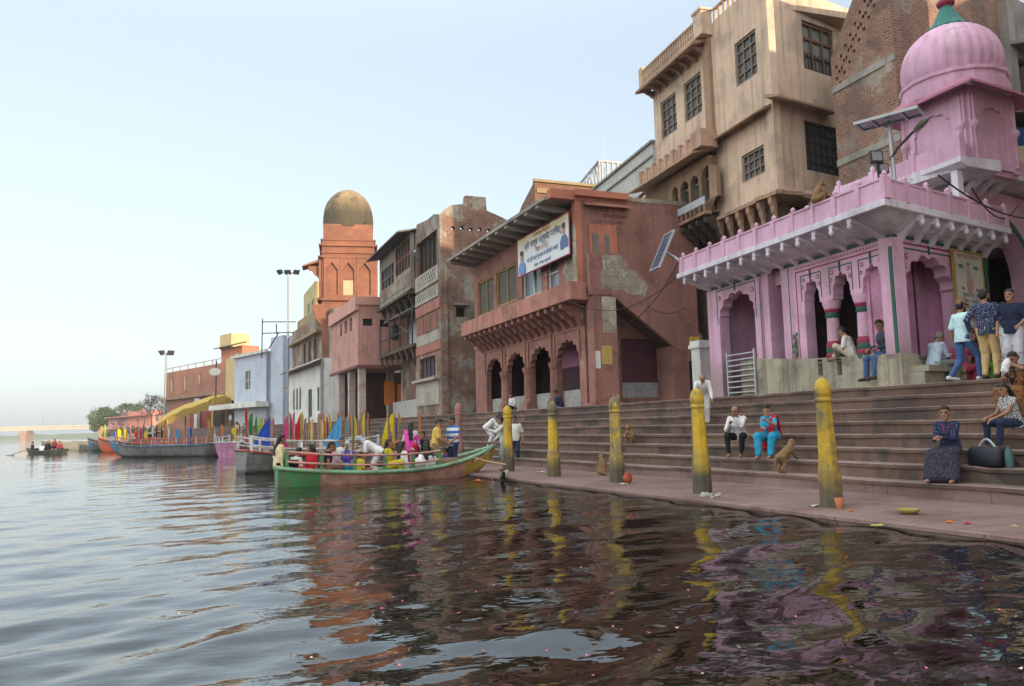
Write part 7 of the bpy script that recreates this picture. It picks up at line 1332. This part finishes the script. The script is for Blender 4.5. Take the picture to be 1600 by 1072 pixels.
def people():
    # --- on the steps, right
    p = onstep(1462, 1, .12); q = person(p, 250, 'woman in navy printed tunic sitting barefoot on the lowest steps, hands clasped', h=1.62, **sit(pel=(0, -.52, .56), lean=12, twist=-6, wl=(-.02, -.10, .76), wr=(.06, -.09, .74), look=(-5, 6), al=(-.20, .0, .08), ar=(.17, .06, .08)), top=NAVY, sleeve='long', bottom=SKIRTP, bkind='skirt', hair='tail', female=True, vox=.010, extra=('bindi',), toplen='hip'); 
    b = MB(); c = q['wR']; b.tube([c+vz(.035*math.cos(t), .035*math.sin(t), .03*math.sin(t)) for t in np.linspace(0, 6.28, 13)], .012, 6); o = b.build('bangles', REDC, q['body'])
    b = MB(); c = q['ub']((0, .155, .27)); b.tube([q['ub']((-.055, .09, .46)), q['ub']((-.03, .14, .36)), c, q['ub']((.03, .14, .36)), q['ub']((.055, .09, .46))], .005, 5); b.lathe(c-vz(0, 0, .03), [(0, -.02), (.02, 0), (0, .02)], 8); b.build('necklace', REDC, q['body'])
    b = MB(); rcone(b, p+vz(.20, .14, .10), .075, p+vz(.30, .10, .20), .085); queue('red_trouser_cuff', b, REDC, q['body'], .010, 2, wrinkle(.01, 4))
    p = onstep(1548, 3, .15); q = person(p, 285, 'girl in black and white printed top and jeans sitting sideways on the steps', h=1.5, **sit(lean=14, pel=(0, -.45, .50), wl=(-.10, .02, .58), wr=(.12, -.03, .60), look=(-8, -4)), top=PATT, sleeve='cap', bottom=DJEAN, hair='long', female=True, vox=.010)
    p = onstep(1578, 5, .2); q = person(p, 265, 'woman in brown orange sari holding a white handkerchief to her face', h=1.6, **sit(lean=16, pel=(0, -.42, .50), wl=(-.05, .03, 1.02), wr=(.14, -.1, .72), look=(0, -10)), top=C_('black_blouse', (.03, .025, .03), spots=((.24, .10, .05), 16, .58)), sleeve='cap', bottom=ORS, bkind='sari', shawl=ORS, hair='bun', female=True, vox=.010)
    b = MB(); c = q['wL']; rcone(b, c+vz(0, 0, .02), .055, c+vz(-.06, .02, -.12), .07); queue('handkerchief', b, WHT, q['body'], .010, 1, wrinkle(.02, 6, 16))
    p = onstep(1145, 2, .12); q = person(p, 232, 'man in white shirt and black trousers sitting by the woman in turquoise', h=1.66, **sit(lean=24, wl=(-.03, .02, .92), wr=(.10, -.02, .78), look=(12, 4), pel=(0, -.46, .50)), top=WHT, sleeve='long', bottom=BLK, hair='balding', vox=.010, extra=('moustache',))
    p = onstep(1191, 2, .10); q = person(p, 242, 'woman in turquoise salwar suit with red scarf sitting on the steps', h=1.6, **sit(lean=22, wl=(-.12, .10, .86), wr=(-.02, .05, .70), look=(-15, 8), pel=(0, -.47, .52)), top=TURQ, sleeve='short', bottom=TURQ, bkind='salwar', hair='bun', female=True, shawl=REDC, vox=.010, toplen='hip', skin=(.36, .19, .12))
    b = MB(); c = q['ub']((.20, -.05, .05)); rcone(b, c+vz(0, 0, .12), .06, c+vz(0, 0, -.30), .10); queue('scarf_end', b, REDC, q['body'], .012, 2, wrinkle(.02, 3, 12))
    p = onstep(1100, 5, .2); person(p, 215, 'person in white bending behind the streaky yellow bollard', h=1.55, lean=52, wl=(-.25, .55, .66), wr=(.30, .50, .66), top=WHT, sleeve='long', bottom=C_('white_dhoti', (.6, .6, .6)), bkind='dhoti', hair='balding', hairm=GHAIR, look=(0, -20))
    # --- top of the steps
    p = onstep(1514, 8, .35); person(p, 100, 'bearded man in pale cyan t-shirt, cap and jeans walking right at the top step', h=1.70, top=CYAN, bottom=JEAN, cap=('cap', C_('brown_cap', (.22, .12, .07))), al=(-.10, .28, .08), ar=(.10, -.30, .10), pel=(0, 0, .90), wl=(-.24, .12, .82), wr=(.22, .16, .86), feet=WSH, extra=('beard',), vox=.010, look=(-5, 0), hair='short') if False else person(p, 100, 'bearded man in pale cyan t-shirt, brown cap and jeans walking right', h=1.72, top=CYAN, bottom=JEAN, cap=('cap', C_('brown_cap', (.22, .12, .07))), al=(-.12, -.26, .10), ar=(.10, .24, .08), pel=(0, 0, .88), wl=(-.24, .0, .80), wr=(.2, .18, .84), feet=WSH, extra=('beard',), vox=.010, look=(-5, 0))
    p = onstep(1553, 8, .30); person(p, 75, 'tall bearded man in navy patterned shirt and khaki trousers seen from behind', h=1.80, top=NAVYP, sleeve='long', bottom=KHA, wl=(-.30, .02, .92), wr=(.27, .12, .88), extra=('beard',), feet=BSH, vox=.010, look=(22, 0))
    p = onstep(1594, 8, .35); person(p, 250, 'person in dark navy t-shirt at the right edge of the top step', h=1.72, top=NVT, bottom=C_('pale_trousers', (.45, .45, .5)), wl=(-.2, .25, .98), wr=(.25, .05, .88))
    p = onstep(1580, 8, 1.3); person(p, 200, 'figure in white kurta half hidden between the two men at right', h=1.62, top=WHT, sleeve='long', toplen='knee', bottom=WHT)
    p = onstep(1572, 8, 2.3); person(p, 215, 'dark figure standing back in the gateway behind the tall bearded man', h=1.5, top=MAR, bottom=BLK, female=True, shawl=MAR, hair='long')
    o = WS.p(WS.L-1.05, .32, 2.30); person(o, 95, 'grey haired man in pale blue shirt sitting with one knee raised on the ledge', h=1.66, pel=(0, -.22, .44), lean=18, al=(-.10, .10, .46), ar=(.10, .36, .06), wl=(-.08, .22, .56), wr=(.05, .25, .62), top=LBL, sleeve='long', bottom=OLV, hair='short', hairm=GHAIR, sat=True, vox=.011, look=(10, -10), kpole=(0, .6, 1))
    o = WS.p(WS.L-2.15, .30, 2.18); q = person(o, 70, 'woman in red printed sari sitting before the pink alcove', h=1.58, pel=(0, -.32, .48), lean=8, al=(-.12, .08, .08), ar=(.12, .10, .08), sat=True, top=RSAR, sleeve='short', bottom=RSAR, bkind='sari', shawl=RSAR, hair='bun', female=True, wl=(-.1, .1, .68), wr=(.2, .15, .82), vox=.011, look=(10, 5))
    b = MB(); c = np.array(WS.p(WS.L-1.75, .35, 2.62)); b.box(c[0]-.16, c[0]+.16, c[1]-.05, c[1]+.05, c[2]-.25, c[2]+.12); b.box(c[0]-.1, c[0]+.1, c[1]-.055, c[1]-.051, c[2]-.08, c[2]+.02, 1); b.build('carry_bag', [C_('beige_bag', (.5, .42, .33)), REDC], loc=c, label='beige carry bag with red mark beside the woman in red sari', cat='bag')
    o = WS.p(WS.L-2.75, .45, TOPZ); b = MB(); person(o, 120, 'person in green and maroon wrap behind the walking bearded man', h=1.5, pel=(0, -.2, .6), top=MAR, bottom=GREENC, bkind='skirt', hair='long', female=True, al=(-.1, .1, .08), ar=(.1, .1, .08), lean=10)
    o = np.array(WT.p(1.72, -.12, 2.62)); q = person(o, 330, 'man in white shirt sitting cross legged on the plinth holding a white paper', h=1.66, pel=(0, -.10, .47), lean=18, al=(.12, .24, .45), ar=(-.08, .34, .42), wl=(-.10, .28, .66), wr=(.16, .16, .95), top=C_('white_floral_shirt', (.62, .58, .56), spots=((.4, .3, .3), 30, .62)), bottom=C_('cream_trousers', (.5, .45, .38)), sat=True, vox=.010, look=(0, -8), kpole=(0, .8, .5), toe=(.4, .8, 0))
    b = MB(); c = q['wL']+vz(-.03, .0, .0); b.b8([c+vz(x, y, z) for z in (-.15, .10) for x, y in ((-.10, -.09), (.06, .07), (.055, .075), (-.105, -.085))]); o = b.build('paper', flat('white_paper', (.62, .61, .58)), loc=c, label='white folded paper in the hand of the man on the plinth', cat='paper')
    o = np.array(WT.p(.78, .05, 2.95-.55)); person(o, 282, 'man in dark shirt and blue jeans sitting on the plinth edge, legs hanging', h=1.72, pel=(0, -.36, .64), lean=10, al=(-.15, .10, .08), ar=(.17, .08, .07), wl=(-.12, -.05, .72), wr=(.12, -.02, .72), top=SLATE, sleeve='long', bottom=JEAN, feet=BSH, sat=True, vox=.010, look=(-10, -14))
    # --- red building and lower landing
    c = atx(868, 655, 12.75); person((c[0], c[1], c[2]-.0), 262, 'man in navy sitting on the red building base, blue trouser legs', h=1.66, pel=(0, -.30, .45), lean=20, al=(-.12, .12, .0), ar=(.12, .14, .0), sat=True, top=NVT, sleeve='long', bottom=C_('blue_trousers', (.05, .10, .28)), look=(0, -10))
    c = atx(798, 640, 13.0); person((c[0], c[1], c[2]-.35), 250, 'person in white shirt sitting inside the arcade of the red building', h=1.6, pel=(0, -.2, .45), lean=12, al=(-.12, .15, .08), ar=(.12, .15, .08), sat=True, top=WHT, bottom=BLK)
    for (u, v, fc, ln, lab) in ((764, 672, 120, 50, 'man in white bending forward left of the first yellow bollard'), (780, 672, 100, 55, 'second man in white bending close behind the first yellow bollard')):
        c = atD(u, v, 31.5); person((c[0], c[1], .70), fc, lab, h=1.64, lean=ln, top=WHT, sleeve='long', bottom=C_('white_dhoti', (.6, .6, .6)), bkind='dhoti', wl=(-.1, .55, .75), wr=(.15, .6, .8), pel=(0, -.1, .86))
    p = atz(806, 727, PZ); person(p, 215, 'man in white shirt and dark trousers standing right of the first bollard', h=1.70, top=C_('offwhite_shirt', (.58, .57, .50)), bottom=DJEAN, belly=.02, wl=(-.26, .03, .86), wr=(.34, .06, .90), vox=.011, look=(0, -15), extra=('moustache',), feet=BSH)
    p = atz(789, 735, PZ); person(p, 285, 'man in grey white shirt hauling a rope behind the first yellow bollard', h=1.66, top=C_('greywhite_shirt', (.52, .54, .52)), sleeve='long', bottom=C_('pale_grey_trousers', (.30, .32, .31)), lean=8, wl=(-.15, .50, 1.26), wr=(.18, .32, .92), vox=.011)
    # --- passengers of the green boat
    def on(B, u, l, z): t = B.at(u, l); return np.array(B.p(t, l, z))
    def seated(u, l, fc, lab, z=.02, ph=.42, **k): d = dict(pel=(0, -.1, ph), al=(-.12, .30, .08), ar=(.12, .32, .08), sat=True); d.update(k); return person(on(B1, u, l, z), fc, lab, **d)
    seated(441, .05, 80, 'woman in cream top and black trousers sitting at the stern of the green boat', z=.18, ph=.50, top=CRMC, sleeve='long', bottom=BLK, hair='long', female=True, wl=(-.2, -.10, .42), wr=(.24, -.05, .40), lean=6, vox=.011, look=(0, 3))
    seated(482, .15, 235, 'passenger in red with black hair low behind the rail near the stern', z=-.02, top=REDC, sleeve='short', bottom=REDC, bkind='skirt', hair='long', female=True, look=(70, 0))
    seated(463, .25, 60, 'figure in white and brown beside the cream topped woman', z=-.08, top=C_('offwhite_shirt', (.58, .57, .50)), bottom=MAR, hair='short', lean=15)
    seated(513, .1, 95, 'man in black vest top and brown wrap sitting mid boat', z=.05, top=BLK, sleeve='cap', bottom=C_('brown_wrap', (.20, .10, .07)), bkind='skirt', lean=14, look=(0, 0))
    seated(524, .35, 90, 'person in pale pink beside the man in black', z=.0, top=C_('pale_pink', (.55, .38, .38)), bottom=GRYC, hair='bun', female=True)
    seated(541, .2, 215, 'woman with grey patterned headscarf and violet top in the green boat', z=.02, top=PURP, sleeve='long', bottom=TURQ, bkind='skirt', hair=None, cap=('scarf_full', GSC), female=True)
    seated(536, .45, 170, 'man in white seated behind the grey headscarf', z=.12, top=WHT, sleeve='long', bottom=GRYC)
    seated(563, .1, 60, 'child with dark hair in yellow green crouching by the green pole', z=-.02, h=1.3, top=MGR, bottom=REDC, lean=10)
    person(on(B1, 592, .05, .02), 285, 'standing man in white shirt with grey head cloth stooping over passengers', h=1.66, lean=58, pel=(0, .0, .88), top=WHT, bottom=C_('white_check_cloth', (.56, .56, .58)), bkind='dhoti', cap=('scarf', GSC), hair='short', wl=(-.18, .50, .62), wr=(.2, .42, .60), vox=.011, look=(0, 10))
    seated(612, -.1, 120, 'woman with long hair in mustard yellow kurta sitting in the boat', z=.05, top=MGR, sleeve='short', toplen='knee', bottom=MGR, bkind='salwar', hair='long', female=True, look=(-20, 4), vox=.011)
    seated(632, -.2, 60, 'person in white with long black hair seen from behind in the boat', z=-.03, top=WHT, sleeve='long', bottom=GRYC, hair='long', female=True)
    person(on(B1, 642, .25, .08), 20, 'woman in pink and white printed tunic standing in the green boat', h=1.62, top=PKW, sleeve='long', toplen='knee', bottom=REDC, bkind='salwar', hair='long', female=True, shawl=C_('pink_scarf', (.66, .08, .36)), wl=(-.3, .1, .85), wr=(.26, .12, .86), vox=.011)
    seated(657, .4, 230, 'dark clothed figure seated behind the pink tunic woman', z=.25, top=BLK, bottom=BLK, hair='short')
    person(on(B1, 679, .15, .10), 110, 'man in yellow shirt and khaki trousers standing in the green boat', h=1.68, top=YELC, bottom=C_('brown_khaki', (.24, .18, .12)), lean=10, wl=(-.1, .38, 1.02), wr=(.14, .36, .98), vox=.011, look=(0, -18))
    person(on(B1, 709, .05, .12), 240, 'man in blue and white striped t-shirt and dark jeans standing near the bow', h=1.70, top=STR, bottom=DJEAN, lean=4, wl=(-.16, .30, .95), wr=(.3, .08, .86), vox=.011, look=(10, -16))
    seated(666, -.25, 20, 'passenger with dark hair and dark green top at the feet of the yellow shirted man', z=-.05, top=C_('dark_green_top', (.03, .07, .05)), bottom=BLK, hair='long', female=True)
    seated(693, .2, 300, 'child in violet and red crouching between the standing men', z=.0, h=1.3, top=PURP, bottom=REDC, bkind='skirt', hair='short')
    # --- rowing boat far out
    far = [(.80, 60, BLK, 'rower in black at the oar end of the small rowing boat', 0), (.58, 200, WHT, 'passenger in white low in the small rowing boat', -.2), (.42, 180, BLK, 'hooded passenger in black in the small rowing boat', .05), (.26, 200, MAR, 'tall passenger in dark maroon in the small rowing boat', .2), (.10, 160, C_('crimson_wrap', (.25, .03, .05)), 'passenger in crimson at the near end of the small rowing boat', 0)]
    for t, fc, M, lab, dz in far: person(np.array(B8.p(t, 0, .02+dz)), fc, lab, pel=(0, -.1, .42), al=(-.12, .3, .08), ar=(.12, .3, .08), sat=True, top=M, sleeve='long', bottom=BLK, vox=.03, cap=('scarf', M) if M in (BLK, MAR) and t < .7 else None)
    # --- people on the far steps under the canopy
    for u, v, D, M, lab in ((376, 672, 60, WHT, 'person in white crouching on the far steps by the lilac boat'), (384, 660, 62, C_('grey_kurta', (.4, .4, .42)), 'person in grey standing on the far steps above the lilac boat'), (360, 655, 110, LBL, 'distant person in pale blue under the yellow canopy'), (315, 680, 118, C_('lilac_shirt', (.5, .4, .5)), 'distant person in lilac near the maroon stall')):
        c = atD(u, v, D); person((c[0], c[1], c[2]-.9), 220, lab, lean=(40 if u == 376 else 0), top=M, sleeve='long', bottom=GRYC, vox=.03)
    # white bundle in the boat
    c = on(B1, 664, -.35, .42); b = MB(); rcone(b, c+vz(-.25, -.1, .1), .16, c+vz(.25, .08, .1), .17); rcone(b, c+vz(-.1, 0, .2), .15, c+vz(.15, 0, .2), .14); o = queue('cloth_bundle', b, WHT, None, .02, 2, wrinkle(.035, 2, 7), root=c); tag(o, 'white cloth bundle on the green boat below the yellow shirted man', 'bundle')
    c = on(B1, 692, -.2, .45); b = MB(); b.loft([[c+B1_t*x+B1_n*y*.26*q+vz(0, 0, z*.16*q) for y, z in ((-1, -.7), (1, -.7), (1.1, .5), (.6, 1.1), (-.6, 1.1), (-1.1, .5))] for x, q in ((-.5, .75), (-.35, 1), (.3, 1), (.5, .8))], 0, True); o = b.build('sack', mat('brown_jute', (.17, .115, .08), var=.4, bump=.8), loc=c, label='brown jute sack lying on the green boat before the standing men', cat='sack')
B1_t, B1_n = vz(*B1.t, 0), vz(*B1.n, 0)
people()
def monkey(pos, face, label, pose):
    a = math.radians(face); fw, rt = vz(math.sin(a), math.cos(a), 0), vz(math.cos(a), -math.sin(a), 0); O = np.array(pos, float); T = lambda x, y, z: O+rt*x+fw*y+vz(0, 0, z); b = MB(); FUR = mat('monkey_fur', (.235, .145, .07), rough=.95, var=.3, bump=.9, nscale=6)
    if pose == 'walk': # hind feet on the step, fore hands reaching to the next
        rump, chest, hd = T(0, -.17, .33), T(0, .14, .46), T(0, .27, .60); rcone(b, rump, .095, T(0, 0, .40), .10); rcone(b, T(0, 0, .40), .10, chest, .105); rcone(b, chest, .075, hd, .06)
        for sx, dy in ((-1, .02), (1, -.07)): k, an = T(sx*.075, -.06+dy, .20), T(sx*.07, -.18+dy, .09); rcone(b, T(sx*.06, -.17, .32), .075, k, .045); rcone(b, k, .04, an, .026); rcone(b, an, .024, T(sx*.07, -.13+dy, .02), .022); rcone(b, T(sx*.07, -.13+dy, .02), .022, T(sx*.07, -.03+dy, .015), .018)
        for sx, e in ((-1, .0), (1, .08)): k, an = T(sx*.075, .20+e, .33), T(sx*.065, .27+e, .25+e*.4); rcone(b, T(sx*.07, .14, .45), .05, k, .034); rcone(b, k, .032, an, .022); rcone(b, an, .022, T(sx*.065, .32+e, .245+e*.4), .016)
        tail = [T(0, -.25, .34), T(0, -.36, .30), T(.01, -.42, .20), T(.02, -.44, .10)]
    else: # sitting, forearms on knees
        rump, chest, hd = T(0, -.08, .11), T(0, .01, .34), T(0, .06, .47); rcone(b, rump, .12, T(0, -.05, .22), .115); rcone(b, T(0, -.05, .22), .115, chest, .095); rcone(b, chest, .07, hd, .055)
        for sx in (-1, 1):
            k, an = T(sx*.11, .10, .22), T(sx*.085, .08, .04); rcone(b, T(sx*.075, -.06, .10), .07, k, .042); rcone(b, k, .038, an, .026); rcone(b, an, .024, T(sx*.085, .17, .02), .018)
            e, h_ = T(sx*.13, .08, .24), T(sx*.06, .19, .20); rcone(b, T(sx*.085, .02, .35), .045, e, .032); rcone(b, e, .03, h_, .02); rcone(b, h_, .02, T(sx*.04, .21, .21), .016)
        tail = [T(0, -.18, .06), T(.06, -.30, .05), T(.10, -.40, .16), T(.10, -.42, .30)] if pose == 'sit' else [T(0, -.17, .08), T(.03, -.25, -.02), T(.04, -.27, -.16)]
    H = hd+fw*.015; rcone(b, H, .078, H+vz(0, 0, .02), .074); rcone(b, H+fw*.05-vz(0, 0, .015), .045, H+fw*.095-vz(0, 0, .03), .032)
    for sx in (-1, 1): rcone(b, H+rt*sx*.072, .022, H+rt*sx*.082+vz(0, 0, .01), .016, 8)
    for p, q, r0, r1 in zip(tail[:-1], tail[1:], (.026, .022, .018), (.022, .018, .012)): rcone(b, p, r0, q, r1, 8)
    o = queue('macaque', b, FUR, None, .013, 1, wrinkle(.006, O[1], 40), root=O); tag(o, label, 'monkey'); ROOT[o.name] = O
    b = MB(); f = H+fw*.088-vz(0, 0, .012); b.loft([[f+rt*math.cos(k*.785)*.042*q+vz(0, 0, 1)*math.sin(k*.785)*.048*q+fw*y for k in range(8)] for y, q in ((-.03, 1), (.012, .85), (.04, .5))]); b.build('face', flat('monkey_face', (.30, .14, .10)), o)
def monkeys():
    monkey(onstep(1222, 1, .22), 70, 'brown monkey climbing the steps right of the couple, tail down', 'walk')
    monkey(onstep(983, 3, .1), 240, 'monkey sitting on a step just right of the third yellow bollard', 'sit')
    p = atz(941, 742, PZ); monkey(p, 20, 'monkey sitting on the platform left of the third yellow bollard, tail raised', 'sit')
    a = [q for q in np.linspace(-.80, 7.4, 12)]; monkey(WT.p(1.25, .86, 6.69), 110, 'monkey perched on the pink parapet near the floodlights', 'perch')
monkeys()
flush()
# ================================================================== AIR
def haze():
    b = MB(); b.box(-700, 500, -70, 1300, -2.4, 60); M = bpy.data.materials.new('haze'); M.use_nodes = True; t = M.node_tree; t.nodes.remove(t.nodes['Principled BSDF'])
    v = t.nodes.new('ShaderNodeVolumePrincipled'); v.inputs['Color'].default_value = (.93, .95, .97, 1); v.inputs['Density'].default_value = .00034; v.inputs['Anisotropy'].default_value = .2; t.links.new(v.outputs[0], t.nodes['Material Output'].inputs['Volume'])
    b.build('haze', M, kind='stuff')
haze()
